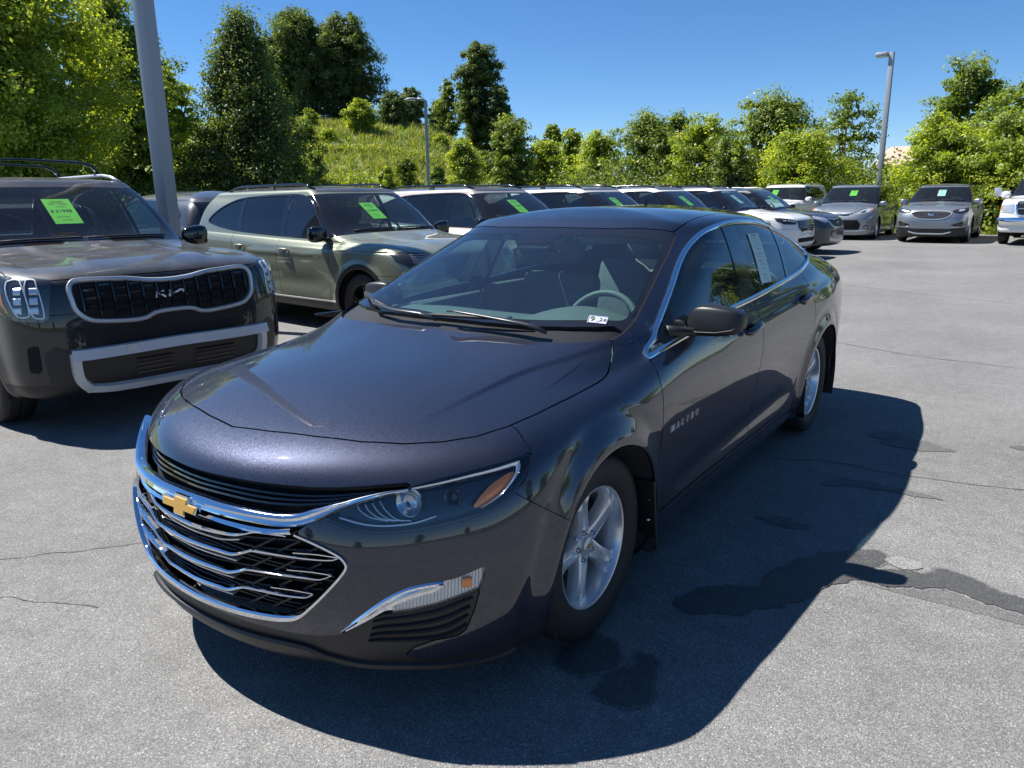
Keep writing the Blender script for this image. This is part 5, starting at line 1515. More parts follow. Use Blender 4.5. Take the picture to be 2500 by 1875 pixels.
    m = MB(); q, n = PJ.hit('front', -.33, .56); m.bbox((q.x, q.y - .048, .553), (.07, .004, .055), .001); m.build('tow_cover', M_SKID, car)

M_SKID = pbr('skid_silver', (.56, .57, .57), .45, .3, var=(8, .1))
LOT = {}
def b(*a, **k): return build_suv(*a, **k)
car, pj, _, _ = b(TELL, (-3.87, .90, 0, 84.5), P_TELL, 'dark grey SUV at the left edge with silver-framed grille and roof cross bars', name='parked_suv', kind='tell', lod=2, sticker=(-.03, .02, M_GREENP, PRICE('31998')), rails=M_SATIN, rim=M_ALLOYD, tyre_r=.385, arch_r=.425, panes=(1.52, 2.55))
front_tell(car, pj)
for y in (1.75, 2.75):
    m = MB(); m.tube([(-.66, y, 1.76), (-.60, y, 1.84), (-.52, y, 1.868), (0, y, 1.888), (.52, y, 1.868), (.60, y, 1.84), (.66, y, 1.76)], [.045, .035, .026, .024, .026, .035, .045], n=10, flat=.45); m.build('cross_bar', M_BLACKG, car, smooth=True)

SORO = dict(kind='sore', rim=M_ALLOYD, style='five', tyre_r=.36, arch_r=.40, roofmat=P_BROOF)
row = [
 ((-4.02, 4.60, 0, 85), P_SAGE, 'sage green SUV with black roof rails and black mirror beside the square lamp post', '29995', 2),
 ((-3.95, 7.60, 0, 85.5), P_BEIGE, 'warm beige SUV with black mirror directly behind the sedan roof, next after the green one', '37208', 1),
 ((-3.80, 10.60, 0, 86), P_PEARL, 'pearl SUV third in the row after the sage green one', '33416', 1),
 ((-3.62, 13.35, 0, 86), P_WHITE, 'white SUV half hidden, with black mirror cap showing above the sedan roof', '34980', 1)]
SDLO = [(.66,1.065),(.95,1.068),(1.6,1.085),(2.4,1.118),(2.9,1.155),(3.28,1.215),(3.345,1.245),(3.24,1.33),(3.02,1.435),(2.72,1.515),(2.2,1.548),(1.6,1.560),(1.32,1.545),(1.10,1.46),(.88,1.27)]
for ps, pm, lb, amt, ld in row:
    car, pj, _, _ = b(SORE, ps, pm, lb, name='parked_suv', group='SUVs parked side by side in the row', lod=ld, sticker=(-.06, .0, M_GREENP, PRICE(amt)), dlo=SDLO, rails=M_BLACKG, **SORO)
    # slim headlight at each corner and dark grille
    for sd in (1, -1):
        hp = [(sd*.46,.90),(sd*.62,.925),(sd*.80,.955),(sd*.90,.96),(sd*.905,.86),(sd*.84,.80),(sd*.80,.72),(sd*.75,.72),(sd*.72,.83),(sd*.47,.855)]
        patch(pj, car, 'headlight', hp, M_LAMPD, off=.006, depth=.01)
        for k in range(5):
            z = .915 - k * .018; lay_on(pj, car, 'lamp_bar', outline3(pj, [(sd*(.62+.03*k), z), (sd*(.80), z + .008)]), [(-.004, 0), (.004, 0), (.003, .006), (-.003, .006)], M_REFL, off=.008)
    patch(pj, car, 'grille', [(-.46,.905),(.46,.905),(.48,.72),(.30,.62),(-.30,.62),(-.48,.72)], M_BLACKG, off=.006)
    # side vent trim on the fender
    st = [pj.hit('side', y, z)[0] for y, z in ((.36,.955),(.45,.945),(.62,.935),(.80,.93),(.96,.945))]
    v_ = ribbon_obj('fender_vent_trim', pj, [tuple(q) for q in st], [(-.016, -.005), (.016, -.005), (.010, .006), (-.010, .006)], M_BLACKG, car, width=[.2, 1, 1, .7, .2]); flip_copy(v_, car)

# white one whose nose shows past the sedan
car, pj, _, _ = b(SORE, (-3.5, 16.2, 0, 86), P_WHITE, 'white SUV with its dark honeycomb grille and slim lamps pointing at the open lot', name='parked_suv', group='SUVs parked side by side in the row', lod=1, dlo=SDLO, rails=M_BLACKG, sticker=(-.1, .0, M_PALEP, PRICE('28950')), **SORO)
for sd in (1, -1):
    hp = [(sd*.52,.885),(sd*.90,.955),(sd*.915,.87),(sd*.86,.81),(sd*.60,.80)]
    patch(pj, car, 'headlight', hp, M_LAMPD, off=.006, depth=.01)
    for k in range(4): lay_on(pj, car, 'lamp_bar', outline3(pj, [(sd*(.60+.07*k), .865 + .008*k), (sd*(.64+.07*k), .872 + .008*k)]), [(-.016, 0), (.016, 0), (.010, .008), (-.010, .008)], M_REFL, off=.008)
patch(pj, car, 'grille', [(-.52,.885),(.52,.885),(.52,.72),(.36,.63),(-.36,.63),(-.52,.72)], M_BLACKG, off=.006)
m = MB()
for i in range(-7, 8):
    for j in range(5):
        x, z = i * .065 + (j % 2) * .032, .665 + j * .045
        if abs(x) > (.50 if z > .72 else .38): continue
        q, n = pj.hit('front', x, z); m.bbox((q.x, q.y - .012, q.z), (.045, .012, .026), .004, seg=1)
m.build('grille_mesh', M_BLACKG, car, kind='stuff')
maker_mark(pj, car, (0, .800), .17)
lay_on(pj, car, 'bumper_chrome_strip', outline3(pj, [(-.70,.50),(-.35,.555),(0,.56),(.35,.555),(.70,.50)]), strip_prof(.03, .012), M_CHROME)
patch(pj, car, 'lower_grille', [(-.55,.50),(.55,.50),(.50,.40),(-.50,.40)], M_MATTE, off=.006)
lay_on(pj, car, 'skid_plate', outline3(pj, [(-.62,.40),(-.4,.34),(0,.33),(.4,.34),(.62,.40)]), strip_prof(.06, .02), M_SATIN)

car, pj, _, _ = b(DSUV, (-3.30, 18.35, 0, 86), P_DGREY, 'dark grey SUV at the end of the row with a chrome-edged grille and round badge', name='parked_suv', lod=1, rails=M_SATIN, clad=None, sticker=(-.05, 0, M_GREENP, PRICE('12995')), tyre_r=.35, arch_r=.385)
go = [(-.50,.86),(-.25,.845),(0,.835),(.25,.845),(.50,.86),(.47,.74),(.33,.665),(0,.65),(-.33,.665),(-.47,.74)]
patch(pj, car, 'grille', go, M_BLACK, off=.006)
lay_on(pj, car, 'grille_frame', outline3(pj, smooth_poly(go, 3)), strip_prof(.022, .012), M_CHROME, closed=True)
q, n = pj.hit('front', 0, .755); m = MB(); m.lathe([(0, .045), (-.008, .043), (-.008, .034), (-.004, .032)], n=24, axis='y', c=(0, q.y - .006, .755)); m.V = [(x * 1.6, y, z) for x, y, z in [(v[0], v[1], v[2]) for v in m.V]]
m.build('round_badge', M_CHROME, car, smooth=True)
for sd in (1, -1):
    patch(pj, car, 'headlight', [(sd*.54,.86),(sd*.84,.94),(sd*.87,.87),(sd*.70,.77),(sd*.56,.77)], M_REFL, off=.006, depth=.01)
lay_on(pj, car, 'lower_grille', outline3(pj, [(-.5,.50),(0,.49),(.5,.50)]), strip_prof(.10, .008), M_BLACK)
lay_on(pj, car, 'bumper_guard', outline3(pj, [(-.55,.36),(0,.33),(.55,.36)]), strip_prof(.10, .02), M_SATIN)

# silver minivan
VDLO = [(.30,1.08),(.62,1.06),(1.6,1.10),(2.4,1.14),(3.2,1.18),(3.78,1.22),(3.80,1.40),(3.66,1.56),(3.2,1.60),(2.2,1.615),(1.6,1.612),(1.28,1.57),(.9,1.42)]
car, pj, _, _ = b(VANS, (-3.63, 24.73, 0, 0.2), P_SILVER, 'silver minivan with black lower grille in front of the slim lamp post', cat='minivan', name='parked_minivan', lod=1, dlo=VDLO, rails=M_BLACKG, clad=None, mirror_mat=P_SILVER, sticker=(.05, .06, M_GREENP, PRICE('24990')), panes=(1.35, 2.60), tyre_r=.345, arch_r=.385)
lay_on(pj, car, 'upper_grille_bar', outline3(pj, smooth_poly([(-.46,.865),(-.25,.815),(-.12,.80),(.12,.80),(.25,.815),(.46,.865)], 4, False)), strip_prof(.022, .012), M_CHROME)
patch(pj, car, 'upper_grille', [(-.46,.855),(-.25,.805),(-.1,.785),(.1,.785),(.25,.805),(.46,.855),(.30,.775),(.12,.745),(-.12,.745),(-.30,.775)], M_BLACKG, off=.006)
m = MB(); q, n = pj.hit('front', 0, .80)
for a in (0, 1):
    t_ = [(.055 * math.cos(t) * (1 if a == 0 else .45), q.y - .022, .805 + .036 * math.sin(t) * (1 if a == 0 else .9)) for t in np.linspace(0, 2 * PI, 20)]; m.tube(t_, .006, n=6, cap=False)
m.build('oval_badge', M_CHROME, car, smooth=True)
patch(pj, car, 'lower_grille', [(-.54,.635),(.54,.635),(.64,.50),(.60,.33),(-.60,.33),(-.64,.50)], M_MATTE, off=.006)
for k in range(5): lay_on(pj, car, 'grille_slat', outline3(pj, [(-.56,.40 + k*.045),(0,.40 + k*.045),(.56,.40 + k*.045)]), strip_prof(.012, .010), M_BLACKG, off=.004)
lay_on(pj, car, 'bumper_lip_strip', outline3(pj, smooth_poly([(-.80,.33),(-.6,.30),(0,.29),(.6,.30),(.80,.33)], 3, False)), strip_prof(.03, .014), M_CHROME)
for sd in (1, -1):
    hp = [(sd*.47,.785),(sd*.55,.87),(sd*.66,.935),(sd*.80,.975),(sd*.90,.965),(sd*.90,.90),(sd*.72,.83)]
    patch(pj, car, 'headlight', hp, M_REFL, off=.006, depth=.012)
    patch(pj, car, 'headlight_inner', [(sd*.56,.83),(sd*.66,.90),(sd*.74,.92),(sd*.72,.85)], M_LAMPD, off=.009)
    patch(pj, car, 'turn_signal', [(sd*.83,.955),(sd*.895,.955),(sd*.895,.915),(sd*.83,.90)], M_ORANGE, off=.010)
    patch(pj, car, 'fog_lamp_housing', [(sd*.72,.46),(sd*.82,.47),(sd*.84,.36),(sd*.74,.35)], M_BLACK, off=.006)
    q, n = pj.hit('front', sd * .78, .41); m = MB(); m.lathe([(0, .035), (-.02, .033), (-.026, 0)], n=16, axis='y', c=(q.x, q.y, .41)); m.build('fog_lamp', M_REFL, car, smooth=True)

# silver crossover with wide slatted grille
car, pj, _, _ = b(EDGE, (-.97, 24.06, 0, 359.1), P_SILVER, 'silver crossover with blue oval badge on a wide chrome slatted grille', cat='suv', name='parked_suv', lod=1, rails=False, clad=M_BLACK, mirror_mat=P_SILVER, roofmat=P_BROOF, sticker=(.0, .04, M_PALEP, [('BUYERS GUIDE', .022, 0, .12), ('AS IS', .03, 0, .04), ('WARRANTY', .024, 0, -.04)]), tyre_r=.37, arch_r=.405)
go = [(-.52,.85),(-.40,.905),(0,.915),(.40,.905),(.52,.85),(.44,.76),(.30,.70),(0,.685),(-.30,.70),(-.44,.76)]
patch(pj, car, 'grille', go, M_MATTE, off=.006)
lay_on(pj, car, 'grille_frame', outline3(pj, smooth_poly(go, 3)), strip_prof(.022, .014), M_SATIN, closed=True)
for k in range(5):
    z = .725 + k * .036; xw = float(np.interp(z, [.70, .76, .85, .905], [.30, .43, .50, .40])); lay_on(pj, car, 'grille_slat', outline3(pj, [(-xw, z), (-xw/2, z), (0, z), (xw/2, z), (xw, z)]), strip_prof(.010, .012), M_CHROME, off=.004)
q, n = pj.hit('front', 0, .815); m = MB(); m.lathe([(-.012, 0), (-.012, .052), (-.006, .057), (0, .058)], n=28, axis='y', c=(0, q.y - .016, 0)); m.V = [(x * 1.8, y, z * .75 + .815) for x, y, z in m.V]; m.build('oval_badge', pbr('badge_blue', (.01, .05, .22), .2, 0, coat=.6), car, smooth=True)
m = MB(); V, F = text2d('Ford', .075, .0); m.add([(x, q.y - .031, .815 + y) for x, y, z in V], F); m.build('badge_lettering', M_WHITEPL, car)
for sd in (1, -1):
    patch(pj, car, 'headlight', [(sd*.51,.935),(sd*.70,.972),(sd*.89,1.005),(sd*.905,.89),(sd*.72,.85),(sd*.57,.865)], M_LAMPD, off=.006, depth=.01)
    patch(pj, car, 'lamp_unit', [(sd*.64,.94),(sd*.80,.97),(sd*.84,.93),(sd*.70,.90)], M_REFL, off=.010)
    patch(pj, car, 'fog_recess', [(sd*.53,.535),(sd*.85,.635),(sd*.87,.49),(sd*.62,.465)], M_BLACKG, off=.006)
    lay_on(pj, car, 'fog_trim', outline3(pj, [(sd*.56,.475),(sd*.70,.472),(sd*.85,.50),(sd*.86,.62)]), strip_prof(.02, .012), M_CHROME)
patch(pj, car, 'lower_face', [(-.88,.46),(-.46,.42),(.46,.42),(.88,.46),(.86,.27),(-.86,.27)], M_BLACK, off=.007)
lay_on(pj, car, 'skid_plate', outline3(pj, smooth_poly([(-.55,.33),(-.35,.28),(0,.275),(.35,.28),(.55,.33)], 3, False)), strip_prof(.04, .014), M_SATIN)

# white big SUV behind
car, pj, _, _ = b(BIGS, (-6.55, 26.6, 0, 357.5), P_WHITE, 'large white SUV half hidden behind the row, left of the silver minivan', cat='suv', name='parked_suv', lod=0, rails=M_BLACKG, mirror_mat=P_WHITE, sticker=(-.25, 0, M_GREENP, PRICE('45980')), tyre_r=.38, arch_r=.42)

# white pickup cut by the right edge
car, pj, _, _ = b(RAMT, (1.72, 23.72, 0, 357), P_WHITE, 'white pickup truck with chrome bumper and towing mirror at the right edge', cat='pickup truck', name='pickup_truck', lod=1, rails=False, clad=None, mirror_mat=M_WHITEPL, tyre_r=.40, arch_r=.46, style='five', rim=M_CHROME,
    dlo=[(.82,1.30),(1.5,1.29),(2.1,1.30),(2.25,1.32),(2.22,1.70),(2.1,1.78),(1.7,1.80),(1.45,1.78),(1.2,1.66)], panes=(1.60, 2.40))
lay_on(pj, car, 'chrome_bumper', outline3(pj, smooth_poly([(-.98,.66),(-.90,.655),(0,.66),(.90,.655),(.98,.66)], 4, False)), [(-.11, -.01), (.11, -.01), (.10, .05), (.03, .075), (-.06, .07), (-.10, .04)], M_CHROME)
go = [(-.55,1.16),(.55,1.16),(.58,.98),(.50,.82),(-.50,.82),(-.58,.98)]
patch(pj, car, 'grille', go, M_BLACK, off=.006)
lay_on(pj, car, 'grille_frame', outline3(pj, smooth_poly(go, 3)), strip_prof(.05, .03), M_CHROME, closed=True)
lay_on(pj, car, 'grille_crossbar', outline3(pj, [(-.54,.99),(0,.99),(.54,.99)]), strip_prof(.04, .03), M_CHROME)
lay_on(pj, car, 'grille_crossbar', outline3(pj, [(0,.83),(0,.99),(0,1.15)]), strip_prof(.04, .03), M_CHROME)
for sd in (1, -1):
    patch(pj, car, 'headlight', [(sd*.64,1.12),(sd*.94,1.10),(sd*.96,.88),(sd*.64,.88)], M_REFL, off=.008, depth=.015)
    patch(pj, car, 'turn_signal', [(sd*.915,1.07),(sd*.95,1.07),(sd*.955,.95),(sd*.92,.95)], M_ORANGE, off=.014)
    m = MB(); m.bbox((sd * 1.26, .92, 1.42), (.20, .09, .26), .03); m.tube([(sd * .95, .92, 1.38), (sd * 1.2, .92, 1.38)], .02, n=8); m.tube([(sd * .95, .92, 1.44), (sd * 1.2, .92, 1.44)], .02, n=8); m.build('towing_mirror', M_SATIN, car, angle=40, kind='stuff')
m = MB(); m.bbox((0, 4.1, .90), (1.98, 2.4, .62), .05); m.build('cargo_bed', P_WHITE, car, angle=40)
m = MB(); m.tube([(-.85, .55, 1.25), (-.85, .56, 2.05)], .006, n=6); m.build('antenna', M_BLACK, car)

# second row behind the green one, seen between the others
car, pj, _, _ = b(dict(DSUV, H=1.66), (-12.4, 5.85, 0, 265), P_DGREY, 'boxy dark grey car parked behind the sage green SUV, seen past the lamp post', cat='car', name='parked_car', lod=0, rails=False, tyre_r=.34, arch_r=.38, glassr=M_SGLASS, clad=None)
car, pj, _, _ = b(dict(DSUV, H=1.58, z_top=1.50), (-12.5, 2.9, 0, 265), P_WHITE, 'white car parked behind the dark SUV, seen between it and the lamp post', cat='car', name='parked_car', lod=0, rails=False, roofmat=P_BROOF, tyre_r=.34, arch_r=.38, clad=None)

# ================================================================= Malibu-class sedan: cabin, papers, wipers
def finish_sedan():
    car, pj, wiper = SED['car'], SED['pj'], SED['wiper']
    m = MB()
    V = []; F = []
    prof = [(.34, .93), (.44, .985), (.62, 1.0), (.80, .975), (.88, .93), (.90, .80), (.86, .62), (.80, .45)]
    xs = np.linspace(-.70, .70, 13)
    for i, x in enumerate(xs):
        for y, z in prof: V.append((x, y + .10 * (x / .7) ** 2, z - .02 * (x / .7) ** 4))
    k = len(prof)
    for i in range(12):
        for j in range(k - 1): F.append((i * k + j, i * k + j + 1, (i + 1) * k + j + 1, (i + 1) * k + j))
    m.add(V, F); m.bbox((.0, .50, 1.003), (.30, .05, .018), .008)
    d = m.build('dashboard', M_DASH, car, smooth=True)
    m = MB(); V = []; F = []
    for i in range(9):
        x = .36 + .23 * (i / 4 - 1); h = math.cos((i / 4 - 1) * PI / 2) ** .8
        for j, (y, z) in enumerate(((.44, .0), (.56, .035), (.70, .055), (.80, .05), (.82, .0), (.82, -.05))): V.append((x, y, .985 + z * h if z > 0 else .985 + z))
    for i in range(8):
        for j in range(5): F.append((i * 6 + j, i * 6 + j + 1, (i + 1) * 6 + j + 1, (i + 1) * 6 + j))
    m.add(V, F); m.build('instrument_hood', M_DASH, car, smooth=True)
    m = MB()
    pts = [(.39 + .18 * math.cos(t), .86 + .075 * math.sin(t), .925 + .155 * math.sin(t)) for t in np.linspace(0, 2 * PI, 33)]
    m.tube(pts, .0155, n=10, cap=False); m.bbox((.39, .85, .915), (.16, .05, .11), .03)
    m.tube([(.22, .86, .92), (.56, .86, .92)], .014, n=6)
    m.build('steering_wheel', M_DASH, car, angle=50)
    for x in (-.37, .37):
        m = MB(); seat_mesh(m, x, 1.36, zb=.36, back=.60); m.build('front_seat', M_CABIN, car, angle=50)
    m = MB(); m.bbox((0, 2.45, .55), (1.30, .50, .22), .08); m.bbox((0, 2.72, .82), (1.30, .16, .52), .06, tilt=Matrix.Rotation(R_(-20), 3, 'X'))
    for x in (-.36, .36): m.bbox((x, 2.84, 1.13), (.26, .10, .13), .04)
    m.build('rear_seat', M_CABIN, car, angle=50)
    m = MB(); m.bbox((0, 3.15, 1.07), (1.2, .55, .04), .015); m.build('parcel_shelf', M_CABIND, car)
    m = MB(); m.bbox((0, .95, .60), (.26, 1.0, .30), .05); m.build('centre_console', M_CABIND, car)
    for s in (1, -1):
        m = MB(); m.bbox((s * .80, 1.0, .76), (.06, 1.05, .40), .02); m.bbox((s * .80, 2.05, .78), (.06, .95, .42), .02); m.tube([(s * .76, .70, .93), (s * .755, 1.45, .95)], .02, n=8); m.build('door_trim', M_CABIN, car, angle=50, kind='stuff')
    S, N = net_surface(SEDAN, 6, 4); g = Skin.from_grid(S, N); g = g.clip(np.maximum(1.375 - g.V[:, 2], g.V[:, 0] - .56)); g.offset(-.035).whole().obj('headliner', M_CABIN, car)
    # roadworthy sticker inside the windscreen
    q = [Vector(p) for p in ((.578,.435,1.057),(.648,.458,1.051),(.665,.405,1.026),(.596,.378,1.031))]
    c = sum(q, Vector()) / 4; ux = (q[1] - q[0] + q[2] - q[3]).normalized(); uy = (q[0] - q[3] + q[1] - q[2]); uy = (uy - ux * uy.dot(ux)).normalized()
    nz = ux.cross(uy)
    e = sign_sheet(car, 'inspection_sticker', c + nz * .0085, ux, uy, .074, .046, [('9', .042, -.020, .0), ('26', .032, .020, 0)], M_PALEP, M_INK)
    m = MB()
    for a, b_, w_, h_ in ((0, .0215, .074, .003), (0, -.0215, .074, .003), (-.0355, 0, .003, .046), (.0355, 0, .003, .046), (0, -.012, .012, .014)):
        m.add([c + nz * .0108 + ux * (a + sx * w_ / 2) + uy * (b_ + sy * h_ / 2) for sx, sy in ((-1, -1), (1, -1), (1, 1), (-1, 1))], [(0, 1, 2, 3)])
    m.build('sticker_border', pbr('violet_print', (.42, .28, .55), .5), e)
    # long pale form on the rear door glass
    pp = [(1.856, 1.306), (2.035, 1.302), (1.944, 1.057), (1.78, 1.062)]
    P = []
    for j in range(9):
        t = j / 8; a = np.array(pp[0]) * (1 - t) + np.array(pp[3]) * t; b_ = np.array(pp[1]) * (1 - t) + np.array(pp[2]) * t
        P.append((a, b_))
    V = []; F = []
    for a, b_ in P:
        for w_ in (a, b_):
            h, n = pj.hit('side', *w_); V.append(h - n * .0015)
    for j in range(8): F.append((2 * j, 2 * j + 2, 2 * j + 3, 2 * j + 1))
    m = MB(); m.add(V, F, 0)
    def on(y, z): h, n = pj.hit('side', y, z); return h - n * .0002
    for t_, sz, v in (("BUYERS GUIDE", .012, .04), ('IMPORTANT: Spoken promises are difficult', .0044, .10), ('to enforce. Ask the dealer to put all', .0044, .13), ('promises in writing. Keep this form.', .0044, .16), ('CHEVROLET  MALIBU', .0075, .23), ('WARRANTIES FOR THIS VEHICLE', .006, .32), ('AS IS - NO DEALER WARRANTY', .007, .42), ('YOU WILL PAY ALL COSTS FOR ANY REPAIRS', .0045, .47), ('DEALER WARRANTY', .0085, .56), ('FULL   LIMITED WARRANTY', .006, .63), ('SYSTEMS COVERED        DURATION', .0055, .72), ('SERVICE CONTRACT', .0068, .84), ('See the back of this form', .005, .91)):
        a = np.array(pp[0]) * (1 - v) + np.array(pp[3]) * v; b_ = np.array(pp[1]) * (1 - v) + np.array(pp[2]) * v; cc = (a + b_) / 2
        paste_text(m, t_, sz * .95, lambda x, y, z: on(cc[0] + x, cc[1] + y), mi=1)
    m.build('window_form', [M_PALEP, M_INK], car)
    # wipers: car's left one lies along the cowl, the other rises at the far corner
    wiper([((-.115, .235, 1.02), .018), ((-.02, .235, 1.02), .024), (( .13, .235, 1.02), .030), ((.26, .255, 1.02), .030), ((.40, .285, 1.02), .018)],
          [((.05, .22, 1.02), .052), ((.09, .215, 1.02), .058), ((.20, .225, 1.02), .048), ((.32, .232, 1.02), .040), ((.43, .238, 1.0), .036), ((.50, .245, 1.0), .012)], 'wiper')
    wiper([((-.655, .47, 1.02), .020), ((-.56, .39, 1.02), .026), ((-.46, .33, 1.02), .026), ((-.33, .285, 1.02), .015)],
          [((-.57, .40, 1.02), .045), ((-.52, .36, 1.02), .052), ((-.42, .28, 1.01), .040), ((-.26, .235, 1.0), .034), ((-.10, .225, 1.0), .03), ((-.02, .225, 1.0), .010)], 'wiper')
finish_sedan()

# ================================================================= ground
def asphalt(name, k=1.0, rough=.88, patchy=True):
    m, n, l, b_ = newmat(name)
    geo = n.new('ShaderNodeNewGeometry'); P = geo.outputs['Position']
    def tex(kind, scale, **kw):
        t = n.new(kind); t.inputs['Scale'].default_value = scale
        for a, v in kw.items():
            if a in t.inputs: t.inputs[a].default_value = v
        l.new(P, t.inputs['Vector']); return t
    v1 = tex('ShaderNodeTexVoronoi', 215); v1.inputs['Randomness'].default_value = 1
    sep = n.new('ShaderNodeSeparateColor'); l.new(v1.outputs['Color'], sep.inputs[0])
    r1 = n.new('ShaderNodeValToRGB'); cr = r1.color_ramp
    cr.elements[0].position = .0; cr.elements[0].color = (.15 * k, .15 * k, .152 * k, 1)
    cr.elements[1].position = 1; cr.elements[1].color = (.40 * k, .39 * k, .37 * k, 1)
    for p_, c in ((.30, .205), (.62, .235), (.86, .275), (.96, .32)):
        e = cr.elements.new(p_); e.color = (c * k * .87, c * k * .855, c * k * .825, 1)
    l.new(sep.outputs[0], r1.inputs[0])
    # dark gaps between stones
    ed = n.new('ShaderNodeMapRange'); l.new(v1.outputs['Distance'], ed.inputs[0]); ed.inputs[1].default_value = .25; ed.inputs[2].default_value = .75; ed.inputs[3].default_value = 1.12; ed.inputs[4].default_value = .62
    n2 = tex('ShaderNodeTexNoise', .55, Detail=6, Roughness=.62); n3 = tex('ShaderNodeTexNoise', 9, Detail=5, Roughness=.7)
    a = n.new('ShaderNodeMapRange'); l.new(n2.outputs[0], a.inputs[0]); a.inputs[1].default_value = .3; a.inputs[2].default_value = .7; a.inputs[3].default_value = .80; a.inputs[4].default_value = 1.16
    c_ = n.new('ShaderNodeMapRange'); l.new(n3.outputs[0], c_.inputs[0]); c_.inputs[1].default_value = .3; c_.inputs[2].default_value = .7; c_.inputs[3].default_value = .86; c_.inputs[4].default_value = 1.14
    mu = n.new('ShaderNodeMath'); mu.operation = 'MULTIPLY'; l.new(a.outputs[0], mu.inputs[0]); l.new(c_.outputs[0], mu.inputs[1])
    m2 = n.new('ShaderNodeMath'); m2.operation = 'MULTIPLY'; l.new(mu.outputs[0], m2.inputs[0]); l.new(ed.outputs[0], m2.inputs[1])
    sc = n.new('ShaderNodeVectorMath'); sc.operation = 'SCALE'; l.new(r1.outputs[0], sc.inputs[0]); l.new(m2.outputs[0], sc.inputs[3])
    l.new(sc.outputs[0], b_.inputs['Base Color'])
    b_.inputs['Roughness'].default_value = rough
    h = n.new('ShaderNodeMath'); h.operation = 'SUBTRACT'; l.new(sep.outputs[1], h.inputs[0]); l.new(v1.outputs['Distance'], h.inputs[1])
    bp = n.new('ShaderNodeBump'); bp.inputs['Strength'].default_value = .6; bp.inputs['Distance'].default_value = .003
    l.new(h.outputs[0], bp.inputs['Height']); l.new(bp.outputs[0], b_.inputs['Normal'])
    return m
M_ASPH = asphalt('asphalt')
M_WET = asphalt('asphalt_wet', .38, .55)
M_WORN = asphalt('asphalt_worn', .62, .8)
M_PALE = asphalt('asphalt_pale', 1.25, .9)
def sheet(name, pts, z, mat, label=None):
    n = len(pts); return mkobj(name, [(x, y, z) for x, y in pts], [tuple(range(n))], mat, smooth=False, kind='structure')
M_EARTH = pbr('grassy_ground', (.075, .10, .028), .95, var=(.8, .5), bump=(6, .8, .05))
sheet('ground', [(-400, -400), (400, -400), (400, 400), (-400, 400)], -.03, M_EARTH)
lot = [(-17, -30), (14, -30), (14, 28.7), (.4, 28.8), (-3.4, 30), (-14, 31.5), (-17, 31)]
sheet('parking_lot', lot, 0.0, M_ASPH)

def blob(name, pts, mat, z=.003, jag=.018, sub=9, seed=0):
    P = smooth_poly(pts, sub, True); r = np.random.default_rng(seed)
    Q = []
    for i, p in enumerate(P):
        nv = Vector((p[0] * 14, p[1] * 14, seed)); nv2 = nv * 3.3
        Q.append((p[0] + jag * (mnoise.noise(nv) + .6 * mnoise.noise(nv2) + r.uniform(-.25, .25)), p[1] + jag * (mnoise.noise(nv + Vector((9, 3, 1))) + .6 * mnoise.noise(nv2 + Vector((5, 2, 1))) + r.uniform(-.25, .25)), z))
    from mathutils.geometry import tessellate_polygon
    T = tessellate_polygon([[Vector(q) for q in Q]])
    T = [t if (Vector(Q[t[1]]) - Vector(Q[t[0]])).cross(Vector(Q[t[2]]) - Vector(Q[t[0]])).z > 0 else t[::-1] for t in T]
    return mkobj(name, Q, [tuple(t) for t in T], mat, smooth=False, kind='structure')
blob('wet_stain', [(1.00,.36),(1.05,.50),(1.14,.60),(1.22,.62),(1.24,.78),(1.28,.92),(1.36,1.05),(1.47,1.18),(1.56,1.24),(1.62,1.16),(1.58,1.05),(1.66,1.10),(1.75,1.12),(1.82,1.20),(1.93,1.18),(2.02,1.12),(2.18,1.10),(2.3,1.0),(2.25,.92),(2.1,.99),(1.98,1.0),(1.86,1.03),(1.75,.98),(1.66,.93),(1.56,.94),(1.48,.82),(1.42,.68),(1.36,.56),(1.28,.46),(1.20,.38),(1.10,.31),(1.04,.31)], M_WET, seed=1)
blob('wet_stain', [(1.02,-.30),(1.01,-.18),(1.05,-.10),(1.05,-.02),(1.12,-.04),(1.15,-.13),(1.18,-.20),(1.15,-.28),(1.09,-.31)], M_WET, seed=2)
blob('wet_stain', [(.84,-.22),(.82,-.02),(.93,-.01),(1.0,-.08),(1.0,-.17),(.93,-.24)], M_WET, seed=3)
blob('wet_stain', [(1.16,1.92),(1.22,2.02),(1.33,2.08),(1.48,2.06),(1.62,2.06),(1.72,2.02),(1.6,1.98),(1.45,1.99),(1.3,1.96),(1.22,1.90)], M_WORN, seed=4, jag=.03)
blob('wet_stain', [(1.30,2.85),(1.40,2.98),(1.52,3.0),(1.62,2.93),(1.70,2.88),(1.56,2.80),(1.40,2.78)], M_WORN, seed=5, jag=.03)
blob('wet_stain', [(1.20,2.95),(1.28,3.1),(1.38,3.1),(1.36,2.95),(1.26,2.9)], M_WORN, seed=6, jag=.03)
blob('wet_stain', [(1.02,1.30),(1.10,1.36),(1.22,1.36),(1.26,1.30),(1.14,1.26)], M_WORN, seed=7, jag=.03)
blob('wet_stain', [(1.95,3.15),(2.0,3.2),(2.08,3.2),(2.1,3.15),(2.02,3.12)], M_WORN, seed=8, jag=.01)
blob('pale_patch', [(1.60,1.16),(1.64,1.22),(1.72,1.22),(1.74,1.16),(1.68,1.12)], M_PALE, z=.004, seed=8, jag=.01)
M_DAMP = asphalt('asphalt_damp', .70, .75)
